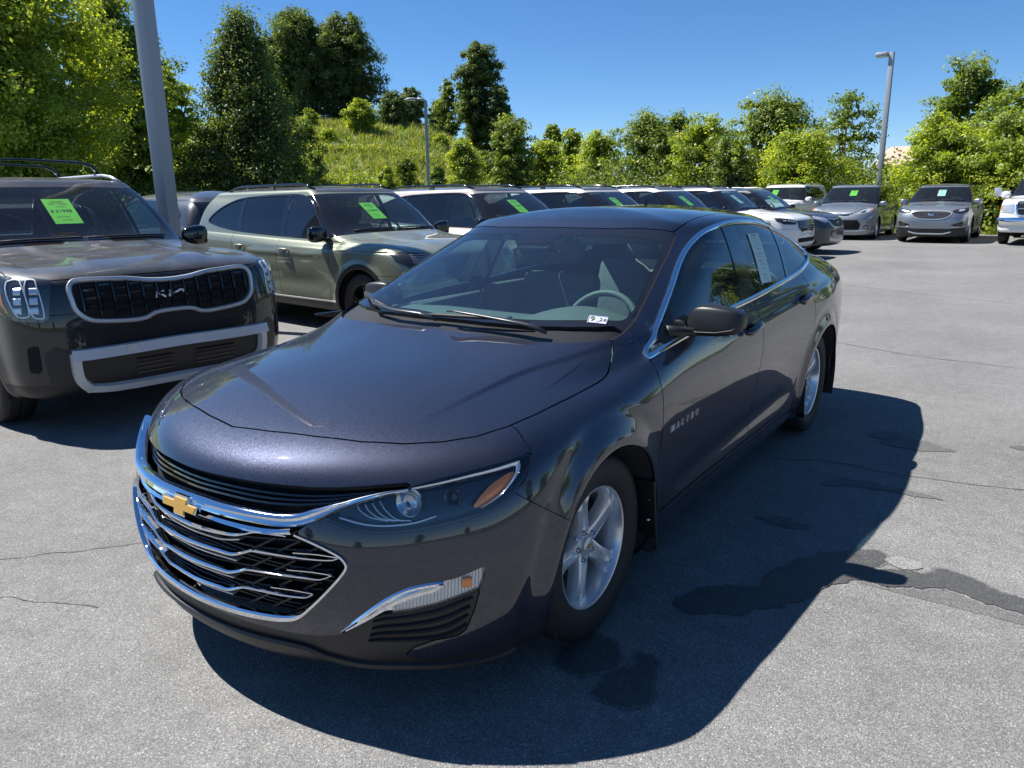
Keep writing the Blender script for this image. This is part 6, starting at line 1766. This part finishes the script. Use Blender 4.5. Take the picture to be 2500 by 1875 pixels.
for o_ in [o for o in COL.objects if o.name.startswith('wet_stain') and o.data.materials[0] == M_WET]:
    q = np.array([tuple(v.co) for v in o_.data.vertices]); c_ = q.mean(0); nn = np.roll(q, -1, 0) - np.roll(q, 1, 0); nn = np.stack([nn[:, 1], -nn[:, 0]], 1); nn /= np.maximum(np.linalg.norm(nn, axis=1, keepdims=True), 1e-6)
    ar = .5 * np.sum(q[:, 0] * np.roll(q[:, 1], -1) - np.roll(q[:, 0], -1) * q[:, 1]); sg = 1 if ar > 0 else -1
    w_ = np.array([.010 + .012 * abs(mnoise.noise(Vector((a * 22, b2 * 22, 4)))) for a, b2, _ in q])[:, None]
    P2 = q[:, :2] + nn * sg * w_
    from mathutils.geometry import tessellate_polygon
    Tt = tessellate_polygon([[Vector((*p, 0)) for p in P2]]); Tt = [t if (Vector(P2[t[1]]) - Vector(P2[t[0]])).cross(Vector(P2[t[2]]) - Vector(P2[t[0]])) > 0 else t[::-1] for t in Tt]
    mkobj('damp_edge', [(*p, .0015) for p in P2], [tuple(t) for t in Tt], M_DAMP, smooth=False, kind='structure').location.z = .0004 * len([1 for o in COL.objects if o.name.startswith('damp_edge')])
def crack(pts, w, seed):
    P = smooth_poly(pts, 14, False); L = []; Rr_ = []
    for i, p in enumerate(P):
        d = P[min(i + 1, len(P) - 1)] - P[max(i - 1, 0)]; d /= np.linalg.norm(d); nn = np.array([-d[1], d[0]])
        o = .018 * mnoise.noise(Vector((p[0] * 9, p[1] * 9, seed))) + .006 * mnoise.noise(Vector((p[0] * 40, p[1] * 40, seed))); ww = w * (.5 + .9 * abs(mnoise.noise(Vector((p[0] * 15, p[1] * 15, seed + 5)))))
        L.append((*(p + nn * (o + ww)), .002)); Rr_.append((*(p + nn * (o - ww)), .002))
    k = len(L); return mkobj('asphalt_crack', L + Rr_, [(i + k, i + 1 + k, i + 1, i) for i in range(k - 1)], pbr('crack_fill', (.03, .03, .03), .95), smooth=False, kind='structure')
crack([(.80,2.16),(1.0,2.25),(1.173,2.307),(1.33,2.28),(1.495,2.285),(1.783,2.329),(2.035,2.393),(2.6,2.5)], .004, 1)
crack([(-1.9,-1.2),(-1.6,-.98),(-1.43,-.78),(-1.28,-.62),(-1.2,-.50)], .003, 2)
crack([(-1.5,-1.35),(-1.2,-1.1),(-1.0,-1.0),(-.8,-.92)], .002, 5)
crack([(3.2,5.2),(2.0,5.6),(.9,5.8),(-.5,6.5),(-2.0,7.1)], .006, 3)
crack([(2.6,9.8),(1.0,10.4),(-1.0,11.4),(-3,12)], .008, 4)

# ================================================================= hill and grass
M_GRASS = []
def leafmat(name, col, tr=.35):
    if name in MATS: return MATS[name]
    m, n, l, b_ = newmat(name)
    n.remove(b_)
    col = tuple(min(.45, c * k_) for c, k_ in zip(col, (1.12, 1.16, 1.35)))
    d = n.new('ShaderNodeBsdfDiffuse'); t = n.new('ShaderNodeBsdfTranslucent'); g = n.new('ShaderNodeBsdfGlossy'); g.inputs[1].default_value = .45; g.inputs[0].default_value = (.5, .5, .5, 1)
    geo = n.new('ShaderNodeNewGeometry'); ns = n.new('ShaderNodeTexNoise'); ns.inputs['Scale'].default_value = .9; ns.inputs['Detail'].default_value = 4; l.new(geo.outputs['Position'], ns.inputs['Vector'])
    mx = n.new('ShaderNodeMix'); mx.data_type = 'RGBA'
    mr = n.new('ShaderNodeMapRange'); l.new(ns.outputs[0], mr.inputs[0]); mr.inputs[1].default_value = .35; mr.inputs[2].default_value = .65; l.new(mr.outputs[0], mx.inputs[0])
    mx.inputs[6].default_value = (*[c * .72 for c in col], 1); mx.inputs[7].default_value = (col[0] * 1.35, col[1] * 1.2, col[2] * 1.1, 1)
    l.new(mx.outputs[2], d.inputs[0])
    sc = n.new('ShaderNodeVectorMath'); sc.operation = 'MULTIPLY'; l.new(mx.outputs[2], sc.inputs[0]); sc.inputs[1].default_value = (1.75, 1.6, .5); l.new(sc.outputs[0], t.inputs[0])
    a = n.new('ShaderNodeMixShader'); a.inputs[0].default_value = tr; l.new(d.outputs[0], a.inputs[1]); l.new(t.outputs[0], a.inputs[2])
    b2 = n.new('ShaderNodeMixShader'); b2.inputs[0].default_value = .05; l.new(a.outputs[0], b2.inputs[1]); l.new(g.outputs[0], b2.inputs[2])
    l.new(b2.outputs[0], n['Material Output'].inputs[0])
    MATS[name] = m; return m
CAMX, CAMY, CAMZ = CAM_P
def at_px(px, dist, elev_px=None):
    """ground point seen in direction of image column px at a distance (used to place background things on the map)"""
    az = YAW + math.atan((px - 1250) / FPX)
    return CAMX + math.sin(az) * dist, CAMY + math.cos(az) * dist
# hill height field in map coordinates
HC = at_px(900, 88)
def hill_h(x, y):
    dx, dy = x - CAMX, y - CAMY
    d = math.hypot(dx, dy); az = math.degrees(math.atan2(dx, dy))        # azimuth in degrees
    a = np.interp(az, [-100, -75, -60, -52, -46, -42, -38, -34, -31, -28, -20], [6.5, 7.5, 8.2, 8.4, 8.3, 8.0, 5.6, 3.9, 2.0, .7, 0])
    rise = float(sstep(np.array(d), 40 + max(0, az + 45) * .2, 76)); 
    h = a * rise + (.35 * mnoise.noise(Vector((x * .12, y * .12, 0))) + .12 * mnoise.noise(Vector((x * .5, y * .5, 3)))) * min(1, a) * (rise > .02)
    return h - .02
NXg, NYg = 110, 90
V = []; 
azs = np.radians(np.linspace(-104, -22, NXg)); ds = np.linspace(37, 150, NYg)
for d in ds:
    for a in azs:
        x, y = CAMX + math.sin(a) * d, CAMY + math.cos(a) * d; V.append((x, y, hill_h(x, y)))
F = [(j * NXg + i, j * NXg + i + 1, (j + 1) * NXg + i + 1, (j + 1) * NXg + i) for j in range(NYg - 1) for i in range(NXg - 1)]
mkobj('hill', V, F, pbr('hill_grass', (.15, .20, .05), .95, var=(.35, .6), bump=(5, .9, .08)), kind='structure')

def tufts(name, pts, size, mats, per=7, seed=1, lean=.3, wid=.05):
    """grass tufts: narrow upright triangles"""
    r = np.random.default_rng(seed); P = np.repeat(np.asarray(pts, float), per, 0); n = len(P)
    P[:, :2] += r.normal(0, size * .28, (n, 2))
    h = size * r.uniform(.5, 1.3, n); a = r.uniform(0, 2 * PI, n); w = size * wid * r.uniform(.6, 1.6, n)
    dx, dy = np.cos(a) * w, np.sin(a) * w
    A = P.copy(); B_ = P.copy(); A[:, 0] -= dx; A[:, 1] -= dy; B_[:, 0] += dx; B_[:, 1] += dy; A[:, 2] -= .03; B_[:, 2] -= .03
    T = P.copy(); T[:, 2] += h; T[:, :2] += r.normal(0, lean, (n, 2)) * h[:, None]
    V = np.stack([A, B_, T], 1).reshape(-1, 3); F = np.arange(3 * n).reshape(n, 3)
    return mkobj(name, V, F, mats, smooth=False, kind='stuff', matidx=r.integers(0, len(mats), n))
GM = [leafmat('grass_a', (.17, .25, .045)), leafmat('grass_b', (.24, .30, .06)), leafmat('grass_c', (.11, .18, .035)), leafmat('grass_d', (.30, .29, .14))]
r = np.random.default_rng(4)
pts = []
while len(pts) < 13000:
    az = math.radians(r.uniform(-56, -24)); d = r.uniform(40, 84); x, y = CAMX + math.sin(az) * d, CAMY + math.cos(az) * d
    pts.append((x, y, hill_h(x, y)))
tufts('hill_grass', pts, .42, GM, per=9, seed=2, wid=.11, lean=.5)
pts = [(x, y, -.03) for x, y in zip(r.uniform(-6, 14, 2600), r.uniform(28.9, 31.5, 2600))]
tufts('verge_grass', pts, .14, GM, per=8, seed=3, wid=.07)

# ================================================================= trees
M_BARK = pbr('bark', (.09, .075, .06), .9, var=(3, .4), bump=(20, .6, .02))
LEAF = {
 'bright': [leafmat('leaf_br1', (.23, .31, .04), .52), leafmat('leaf_br2', (.30, .37, .055), .52), leafmat('leaf_br3', (.15, .22, .03), .5)],
 'mid': [leafmat('leaf_m1', (.15, .22, .042), .48), leafmat('leaf_m2', (.21, .28, .055), .48), leafmat('leaf_m3', (.10, .155, .03), .46)],
 'dark': [leafmat('leaf_d1', (.088, .14, .042), .42), leafmat('leaf_d2', (.14, .20, .07), .42), leafmat('leaf_d3', (.065, .105, .034), .4)],
}
def crown_radius(kind, t):
    if kind == 'cone': return (1 - t) ** .75 * (.35 + .65 * min(1, t * 6)) * (1 + .0 * t)
    if kind == 'column': return math.sin(PI * min(1, max(0, (t * .86 + .10)))) ** .55
    if kind == 'bush': return math.sin(PI * (.12 + .86 * t)) ** .5 if t < 1 else 0
    return math.sin(PI * min(1, (t * .85 + .12))) ** .6
def tree(x, y, z0, h, w, kind, tone, label, group=None, clear=.12, leaves=11000, leaf=.16, seed=1, name='tree', cat='tree', lob=1.0, trunks=1, dens=1.0, solid=1.0):
    r = np.random.default_rng(seed)
    t = empty(name, (x, y, z0), r.uniform(0, 6), label, cat, group)
    zb = h * clear; hc = h - zb
    nb = int(170 * dens)
    C = []
    ph = r.uniform(0, 6, 4)
    for i in range(nb):
        f = r.uniform(0, 1) ** (.9 if kind != 'cone' else 1.25)
        a = r.uniform(0, 2 * PI)
        rr = crown_radius(kind, f) * w / 2
        rr *= 1 + lob * (.20 * math.sin(3 * a + ph[0] + f * 4) + .14 * math.sin(5 * a + ph[1] - f * 7) + .08 * math.sin(9 * f * 2 + ph[2]))
        q = r.uniform(.25, 1) ** .45
        C.append((rr * q * math.cos(a), rr * q * math.sin(a), zb + hc * f * (.96 + .05 * math.sin(4 * a + ph[3]))))
    C = np.array(C); cs = (w * .075 + .12) * r.uniform(.55, 1.35, nb)
    per = max(8, int(leaves / nb)); n = nb * per
    off = r.normal(0, 1, (n, 3)); off /= np.linalg.norm(off, axis=1, keepdims=True); off *= (r.uniform(0, 1, (n, 1)) ** .5) * np.repeat(cs, per)[:, None] * [1.15, 1.15, .8]
    P = np.repeat(C, per, 0) + off
    # stray twigs that break the outline
    tw = int(n * .05); k = r.integers(0, n, tw); P[k] += off[k] * r.uniform(.25, .8, (tw, 1))
    P[:, 2] = np.maximum(P[:, 2], .05)
    nrm = off / np.maximum(np.linalg.norm(off, axis=1, keepdims=True), 1e-6) + r.normal(0, .6, (n, 3)) + [-.25, -.1, .8]; nrm /= np.linalg.norm(nrm, axis=1, keepdims=True)
    u = np.cross(nrm, r.normal(0, 1, (n, 3))); u /= np.maximum(np.linalg.norm(u, axis=1, keepdims=True), 1e-6); v = np.cross(nrm, u)
    s = leaf * r.uniform(.55, 1.25, (n, 1))
    V = np.stack([P - u * s * .5, P - v * s * .30, P + u * s * .5, P + v * s * .30], 1).reshape(-1, 3)
    mi = np.repeat(r.integers(0, 3, nb), per); sw = r.uniform(0, 1, n) < .35; mi[sw] = r.integers(0, 3, sw.sum())
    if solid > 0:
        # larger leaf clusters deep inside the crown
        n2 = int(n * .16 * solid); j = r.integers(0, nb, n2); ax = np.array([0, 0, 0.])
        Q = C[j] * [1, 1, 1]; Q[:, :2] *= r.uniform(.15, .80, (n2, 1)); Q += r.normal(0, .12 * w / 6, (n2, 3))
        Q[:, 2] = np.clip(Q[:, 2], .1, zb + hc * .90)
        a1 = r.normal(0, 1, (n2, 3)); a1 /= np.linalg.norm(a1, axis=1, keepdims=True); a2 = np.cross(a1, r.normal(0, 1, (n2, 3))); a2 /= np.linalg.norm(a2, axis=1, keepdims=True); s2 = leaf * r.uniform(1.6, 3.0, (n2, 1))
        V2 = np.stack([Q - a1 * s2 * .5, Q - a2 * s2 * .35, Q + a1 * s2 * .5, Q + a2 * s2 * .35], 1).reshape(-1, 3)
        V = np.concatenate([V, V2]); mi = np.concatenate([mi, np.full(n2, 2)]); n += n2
    F = np.arange(4 * n).reshape(n, 4)
    mats = LEAF[tone] if isinstance(tone, str) else tone
    mkobj('crown', V, F, mats, t, smooth=False, matidx=mi)
    m = MB()
    for k in range(trunks):
        dx = 0 if trunks == 1 else (k - (trunks - 1) / 2) * w * .22
        rt = .018 * h + .03
        tp = [(dx * .25, 0, -.3), (dx * .5 + .05 * h * .1 * math.sin(seed), 0, h * .25), (dx + .03 * h * math.cos(seed) * .3, .02 * h * math.sin(seed * 2), h * .55), (dx, 0, h * .88)]
        m.tube(tp, [rt * 1.3, rt, rt * .6, rt * .12], n=8)
        for i in range(9 if trunks == 1 else 6):
            c = C[r.integers(0, nb)]; zs = min(c[2] * .75, h * .7) * r.uniform(.5, .95); b0 = (dx * (.4 + zs / h), 0, zs)
            mid = ((b0[0] + c[0]) / 2, c[1] / 2, (zs + c[2]) / 2 - .05 * h * .3)
            m.tube([b0, mid, tuple(c)], [rt * .45, rt * .28, rt * .06], n=5)
    m.build('trunk', M_BARK, t, smooth=True, kind='stuff' if False else None)
    return t
def T(px0, px1, ytop, dist, kind, tone, label, base=None, **k):
    """tree whose crown spans map directions; the numbers were measured against neighbouring things"""
    pc = (px0 + px1) / 2; x, y = at_px(pc, dist)
    hor = 462 + (1250 - pc) * -0.0 + (1250 - pc) * .0138
    zt = CAMZ + dist * (hor - ytop) / FPX
    zb = hill_h(x, y) if base is None else base
    w = (px1 - px0) / FPX * dist
    return tree(x, y, zb, zt - zb, w, kind, tone, label, **k)
D = 1.1302
G1 = 'trees on the grassy hill'; G2 = 'trees along the far edge of the lot'
T(-160*D, 262*D, -45, 36, 'round', 'bright', 'tall spreading tree with sunlit yellow-green top filling the upper left corner', leaves=95000, leaf=.155, seed=11, dens=3.6, clear=.05, trunks=3)
T(205*D, 405*D, 60*D, 44, 'round', 'mid', 'green tree with open branches directly behind the square lamp post', leaves=40000, leaf=.17, seed=12, dens=1.8, clear=.08, trunks=2)
T(365*D, 475*D, 180*D, 52, 'round', 'bright', 'small yellow-green tree glowing between the lamp post tree and the cone-shaped tree', leaves=9000, leaf=.18, seed=13, clear=.05)
T(428*D, 722*D, 78*D, 44, 'cone', 'dark', 'dark cone-shaped tree standing left of the grassy hill', leaves=70000, leaf=.16, seed=14, dens=3.2, clear=.02, lob=.6)
T(616*D, 758*D, 64*D, 78, 'column', 'dark', 'left one of the two dark tall trees joined at the top of the hill', group=None, leaves=36000, leaf=.23, seed=15, dens=1.8, clear=.04, trunks=3)
T(712*D, 850*D, 72*D, 79, 'column', 'dark', 'right one of the two dark tall trees joined at the top of the hill', leaves=36000, leaf=.23, seed=16, dens=1.8, clear=.04, trunks=3)
T(774*D, 834*D, 222*D, 66, 'bush', 'bright', 'light green bush on the slope under the twin dark trees', leaves=5000, leaf=.20, seed=17, clear=.02, name='bush', cat='bush')
T(842*D, 900*D, 208*D, 70, 'bush', 'dark', 'dark round bush on the hill left of the hill lamp post', leaves=7000, leaf=.22, seed=18, clear=.02, name='bush', cat='bush')
T(880*D, 935*D, 200*D, 73, 'bush', 'dark', 'dark pointed bush right beside the head of the hill lamp', leaves=7000, leaf=.22, seed=20, clear=.02, name='bush', cat='bush')
T(940*D, 985*D, 222*D, 82, 'bush', 'dark', 'low dark bush behind the hill lamp post', leaves=4000, leaf=.24, seed=21, clear=.02, name='bush', cat='bush')
T(962*D, 1008*D, 178*D, 80, 'round', 'mid', 'thin sapling left of the tall dark hilltop tree', leaves=2600, leaf=.24, seed=22, dens=.5, clear=.1)
T(998*D, 1092*D, 108*D, 76, 'column', 'dark', 'tall dark tree alone on the right shoulder of the hill', leaves=30000, leaf=.22, seed=23, dens=1.4, clear=.03)
T(1060*D, 1115*D, 190*D, 74, 'column', 'dark', 'shorter dark tree leaning against the tall hilltop tree', leaves=8000, leaf=.26, seed=24, clear=.02)
T(978*D, 1046*D, 298*D, 52, 'bush', 'bright', 'bright green bush at the foot of the hill right of the hill lamp post', leaves=7000, leaf=.17, seed=25, clear=.02, name='bush', cat='bush')
T(1058*D, 1168*D, 252*D, 54, 'round', 'mid', 'leafy green tree at the foot of the hill', leaves=12000, leaf=.18, seed=26, clear=.03)
T(1135*D, 1222*D, 298*D, 56, 'bush', 'bright', 'yellowish shrub right of the leafy tree at the foot of the hill', leaves=5000, leaf=.18, seed=27, clear=.02, name='bush', cat='bush')
T(1172*D, 1222*D, 264*D, 70, 'column', 'mid', 'slim grey-green tree where the hill meets the tree line', leaves=5000, leaf=.22, seed=28, clear=.05)
T(1195*D, 1280*D, 278*D, 62, 'round', 'bright', 'small light green tree next to a distant grey roof', leaves=6000, leaf=.2, seed=29, clear=.03)
T(1235*D, 1350*D, 284*D, 44, 'bush', 'bright', 'light green bushy tree, first of the tree line behind the row', base=0, group=None, leaves=9000, leaf=.16, seed=31, clear=.02)
T(1305*D, 1475*D, 248*D, 42, 'round', 'mid', 'darker round tree with faint brown tips in the tree line', base=0, leaves=15000, leaf=.15, seed=32, clear=.03)
T(1408*D, 1495*D, 238*D, 47, 'round', 'mid', 'taller tree peeking over its neighbours in the tree line', base=0, leaves=8000, leaf=.16, seed=33, clear=.1)
T(1430*D, 1580*D, 258*D, 40, 'round', 'bright', 'bright green tree in the middle of the tree line', base=0, leaves=14000, leaf=.14, seed=34, clear=.02)
T(1515*D, 1625*D, 290*D, 38, 'bush', 'mid', 'low green bush in the tree line behind the parked row', base=0, leaves=6000, leaf=.14, seed=35, clear=.02, name='bush', cat='bush')
T(1548*D, 1745*D, 214*D, 42, 'round', 'mid', 'broad tree, highest of the tree line left of the thin tree', base=0, leaves=18000, leaf=.15, seed=36, dens=1.2, clear=.04)
T(1610*D, 1800*D, 286*D, 37, 'round', 'bright', 'glowing light green tree behind the large white SUV', base=0, leaves=15000, leaf=.13, seed=37, clear=.02)
T(1742*D, 1862*D, 222*D, 43, 'round', 'mid', 'thin airy tree with a bare dark trunk left of the slim lamp post', base=0, leaves=5600, leaf=.15, seed=38, dens=.55, clear=.42, trunks=1, solid=.2)
T(1775*D, 1850*D, 350*D, 46, 'bush', 'dark', 'low dark scrub under the thin airy tree', base=0, leaves=6000, leaf=.16, seed=39, clear=.0, name='bush', cat='bush')
T(1835*D, 1930*D, 352*D, 50, 'bush', 'dark', 'dark scrub behind the silver minivan roof', base=0, leaves=7000, leaf=.17, seed=40, clear=.0, name='bush', cat='bush')
T(1972*D, 2128*D, 172*D, 44, 'round', 'mid', 'tall green tree at right rising above the bright bushes', base=0, leaves=16000, leaf=.16, seed=41, clear=.12, trunks=2)
T(1940*D, 2085*D, 268*D, 33, 'bush', 'bright', 'big bright green bush behind the silver crossover', base=0, leaves=18000, leaf=.12, seed=42, dens=1.2, clear=.0)
T(2075*D, 2300*D, 205*D, 38, 'round', 'mid', 'airy tree at the right edge behind the pickup', base=0, leaves=10000, leaf=.15, seed=43, clear=.10, dens=.8)
T(2060*D, 2250*D, 268*D, 32.5, 'bush', 'bright', 'big bright green bush between the silver crossover and the pickup', base=0, leaves=18000, leaf=.12, seed=44, dens=1.2, clear=.0)
bl = ['on the bare middle of the slope', 'low on the slope beside the cone-shaped tree', 'halfway up the slope under the twin trees', 'near the foot of the hill left of its lamp post', 'just right of the hill lamp post, halfway up', 'low on the right shoulder of the hill', 'at the foot of the hill behind the beige SUV roof', 'above the cone-shaped tree edge', 'by the crest left of the twin trees', 'between the hill lamp post and the bright bush']
bp_ = [(760, 60, 330), (705, 50, 322), (735, 62, 280), (890, 52, 335), (968, 66, 288), (1060, 60, 330), (850, 48, 352), (690, 60, 262), (700, 68, 244), (958, 50, 350)]
for i, ((px_, d_, yt_), l_) in enumerate(zip(bp_, bl)):
    wd_ = (34, 50, 30, 44, 26, 34, 40, 40, 30, 30)[i]
    T((px_ - wd_ / 2) * D, (px_ + wd_ / 2) * D, yt_ * D, d_, 'bush', ('bright', 'mid')[i % 2], ('light green' if i % 2 == 0 else 'mid green') + ' shrub ' + l_, group='shrubs on the grassy slope', leaves=2600, leaf=.17, seed=60 + i, dens=.5, clear=.0, name='bush', cat='bush')
# more of the same line outside the frame (seen in the paint)
src = [o for o in COL.objects if o.get('category') == 'tree'][-4:]
k = 0
side_spots = [(11, 31), (17, 26), (19, 19), (21, 12), (24, 5), (60, -40), (45, -62), (22, -78), (0, -84), (-25, -80), (-50, -64), (8, 34)]
lbs = ['tree of the side line outside the picture'] * 20
for (x, y) in side_spots:
    s_ = src[k % len(src)]; k += 1
    c = s_.copy(); COL.objects.link(c); c.location = (x, y, 0); c.rotation_euler = (0, 0, k * 1.3); c.scale = (1.1, 1.1, 1.0)
    c['label'] = 'leafy tree beyond the lot, beside and behind the photographer'; c['group'] = 'trees beside and behind the photographer'
    for ch in s_.children:
        d = ch.copy(); COL.objects.link(d); d.parent = c
# low scrub closing the gaps at the foot of the trees
def scrub(name, pts, n, hgt, mats, seed, leaf=.16):
    r = np.random.default_rng(seed); P = np.array(pts, float)
    t = r.uniform(0, len(P) - 1, n); i = np.minimum(t.astype(int), len(P) - 2); f = (t - i)[:, None]
    Q = P[i] * (1 - f) + P[i + 1] * f; Q = Q + np.concatenate([r.normal(0, 1.0, (n, 2)), np.zeros((n, 1))], 1)
    hh = hgt * (.75 + .4 * np.sin(t * 9) * np.sin(t * 23 + 1)); Q[:, 2] += r.uniform(0, 1, n) ** .8 * hh
    nrm = r.normal(0, 1, (n, 3)) + [0, 0, .5]; nrm /= np.linalg.norm(nrm, axis=1, keepdims=True); u = np.cross(nrm, r.normal(0, 1, (n, 3))); u /= np.linalg.norm(u, axis=1, keepdims=True); v = np.cross(nrm, u); s = leaf * r.uniform(.5, 1.3, (n, 1))
    V = np.stack([Q - u * s * .5, Q - v * s * .3, Q + u * s * .5, Q + v * s * .3], 1).reshape(-1, 3)
    mkobj(name, V, np.arange(4 * n).reshape(n, 4), mats, smooth=False, kind='stuff', matidx=r.integers(0, len(mats), n))
def az_pts(pa, pb, dist, n=12, z=None):
    out = []
    for p_ in np.linspace(pa, pb, n):
        x, y = at_px(p_, dist); out.append((x, y, (hill_h(x, y) if z is None else z)))
    return out
scrub('undergrowth', az_pts(-250, 820, 42), 30000, 1.9, LEAF['dark'] + LEAF['mid'], 5, .2)
scrub('undergrowth', az_pts(770, 900, 52), 7000, .9, LEAF['bright'] + LEAF['mid'], 16, .15)
scrub('undergrowth', az_pts(780, 1250, 60), 7000, .5, LEAF['bright'] + GM, 17, .15)
scrub('undergrowth', az_pts(800, 1420, 44), 9000, .8, LEAF['mid'] + LEAF['bright'], 6, .16)
scrub('undergrowth', az_pts(1400, 2180, 40, z=0), 46000, 3.0, LEAF['mid'] + LEAF['dark'], 7, .16)
scrub('undergrowth', az_pts(2150, 2700, 34.5, z=0), 20000, 2.6, LEAF['mid'], 8, .14)

# ================================================================= lamp posts, far buildings
M_POST = pbr('post_paint', (.30, .33, .37), .45, .1, var=(2, .06))
def lamp_post(x, y, z0, h, w, head, label, rz=0):
    t = empty('lamp_post', (x, y, z0), rz, label, 'lamp post')
    m = MB(); m.bbox((0, 0, .35), (w * 2.6, w * 2.6, .7), .03); m.build('base', pbr('concrete', (.42, .41, .39), .9, var=(4, .15)), t)
    m = MB(); m.bbox((0, 0, .7 + (h - .7) / 2), (w, w, h - .7), .012, seg=2); m.build('pole', M_POST, t, angle=30)
    if head == 'cobra':
        m = MB(); m.tube([(0, 0, h - .25), (0, 0, h - .02), (-.18, 0, h + .10), (-.5, 0, h + .12)], [w * .5, w * .5, w * .42, w * .40], n=10); m.build('arm', M_POST, t, smooth=True)
        m = MB(); m.tube([(-.45, 0, h + .12), (-.62, 0, h + .125), (-.95, 0, h + .12), (-1.25, 0, h + .06)], [.09, .17, .19, .08], n=12, flat=.42); hd = m.build('lamp_head', M_POST, t, smooth=True)
        m = MB(); m.bbox((-.85, 0, h + .045), (.5, .22, .04), .015); m.build('lamp_glass', M_LENSW, hd)
    else:
        s = head; m = MB(); m.tube([(0, 0, h - .10), (.20 * s, 0, h - .10)], .04, n=8); m.build('arm', M_POST, t)
        m = MB(); m.bbox((.34 * s, 0, h - .06), (.46, .36, .16), .05); hd = m.build('lamp_head', M_POST, t, angle=40)
        m = MB(); m.bbox((.34 * s, 0, h - .145), (.38, .28, .02), .008); m.build('lamp_glass', M_LENSW, hd)
    return t
M_LENSW = pbr('lamp_diffuser', (.75, .76, .74), .3)
lamp_post(-6.62, 3.02, 0, 7.2, .170, 1, 'thick square grey lamp post rising out of the frame behind the grey SUV', rz=R_(12))
x, y = at_px(1060, 47); lamp_post(x, y, hill_h(x, y) * 0, 6.95, .19, 'cobra', 'slim lamp post with a curved arm in front of the grassy hill', rz=R_(40))
lamp_post(-3.95, 31.6, 0, 6.65, .175, -1, 'slim tall lamp post with box head rising behind the silver minivan', rz=R_(-5))
M_TANROOF = pbr('tan_roof', (.50, .36, .28), .9, var=(.6, .1)); M_WALLT = pbr('tan_wall', (.45, .38, .30), .9, var=(.5, .1))
def building(px0, px1, dist, z_eave, z_ridge, roofm, label):
    xa, ya = at_px(px0, dist); xb, yb = at_px(px1, dist); c = ((xa + xb) / 2, (ya + yb) / 2); L = math.hypot(xb - xa, yb - ya); rz = math.atan2(yb - ya, xb - xa)
    t = empty('building', (c[0], c[1], 0), rz, label, 'building')
    m = MB(); m.box((0, 6, z_eave / 2), (L, 12, z_eave)); m.build('wall', M_WALLT, t)
    m = MB(); a = L / 2 + .5; m.add([(-a, -.6, z_eave), (a, -.6, z_eave), (a, 12.6, z_eave), (-a, 12.6, z_eave), (-a + 1.5, 6, z_ridge), (a - 1.5, 6, z_ridge)], [(0, 1, 5, 4), (1, 2, 5), (2, 3, 4, 5), (3, 0, 4), (0, 3, 2, 1)]); rf_ = m.build('roof', roofm, t)
    m = MB()
    for i in range(int(L / 3)): 
        w_ = MB(); w_.box((-L / 2 + 1.5 + i * 3, -.02, z_eave * .55), (1.1, .08, 1.2)); w_.build('window', M_TGLASS, t)
    return t
building(1870*D, 2010*D, 95, 4.0, 6.4, M_TANROOF, 'far building with a pale tan roof between the thin tree and the right bushes')
building(1215*D, 1290*D, 110, 4.4, 7.2, pbr('slate_roof', (.10, .09, .09), .9), 'far house with a dark grey roof behind the tree line left end')

# ================================================================= loose pieces become parts of their own
def separate(o):
    me = o.data; nv = len(me.vertices)
    if nv == 0: return
    E = np.empty(len(me.edges) * 2, dtype=np.int32); me.edges.foreach_get('vertices', E); E = E.reshape(-1, 2)
    lab = np.arange(nv)
    while True:
        a = lab.copy(); m_ = np.minimum(lab[E[:, 0]], lab[E[:, 1]]); np.minimum.at(lab, E[:, 0], m_); np.minimum.at(lab, E[:, 1], m_); lab = lab[lab]
        if (a == lab).all(): break
    ids = np.unique(lab)
    if len(ids) < 2: return
    V = np.empty(nv * 3, dtype=np.float32); me.vertices.foreach_get('co', V); V = V.reshape(-1, 3)
    polys = [tuple(p.vertices) for p in me.polygons]; sm = me.polygons[0].use_smooth
    N = np.array([tuple(v.vector) for v in me.vertex_normals]) if sm else None
    base = o.name.split('.')[0]
    for i in ids:
        k = np.nonzero(lab == i)[0]
        if len(k) < 4 and len(ids) > 6: continue
        mp = {int(v): j for j, v in enumerate(k)}
        F = [tuple(mp[v] for v in p) for p in polys if lab[p[0]] == i]
        c = mkobj(base, V[k], F, list(me.materials) or None, o.parent, smooth=sm)
        c.matrix_local = o.matrix_local
        if sm and base != 'window_pillar': c.data.set_sharp_from_angle(angle=R_(40))
    bpy.data.objects.remove(o)
for o in list(COL.objects):
    if o.type == 'MESH' and o.name.split('.')[0] in ('window_pillar', 'screw', 'badge_letter', 'wheel_nut', 'intake_slat', 'valance_rib') and not o.children:
        separate(o)
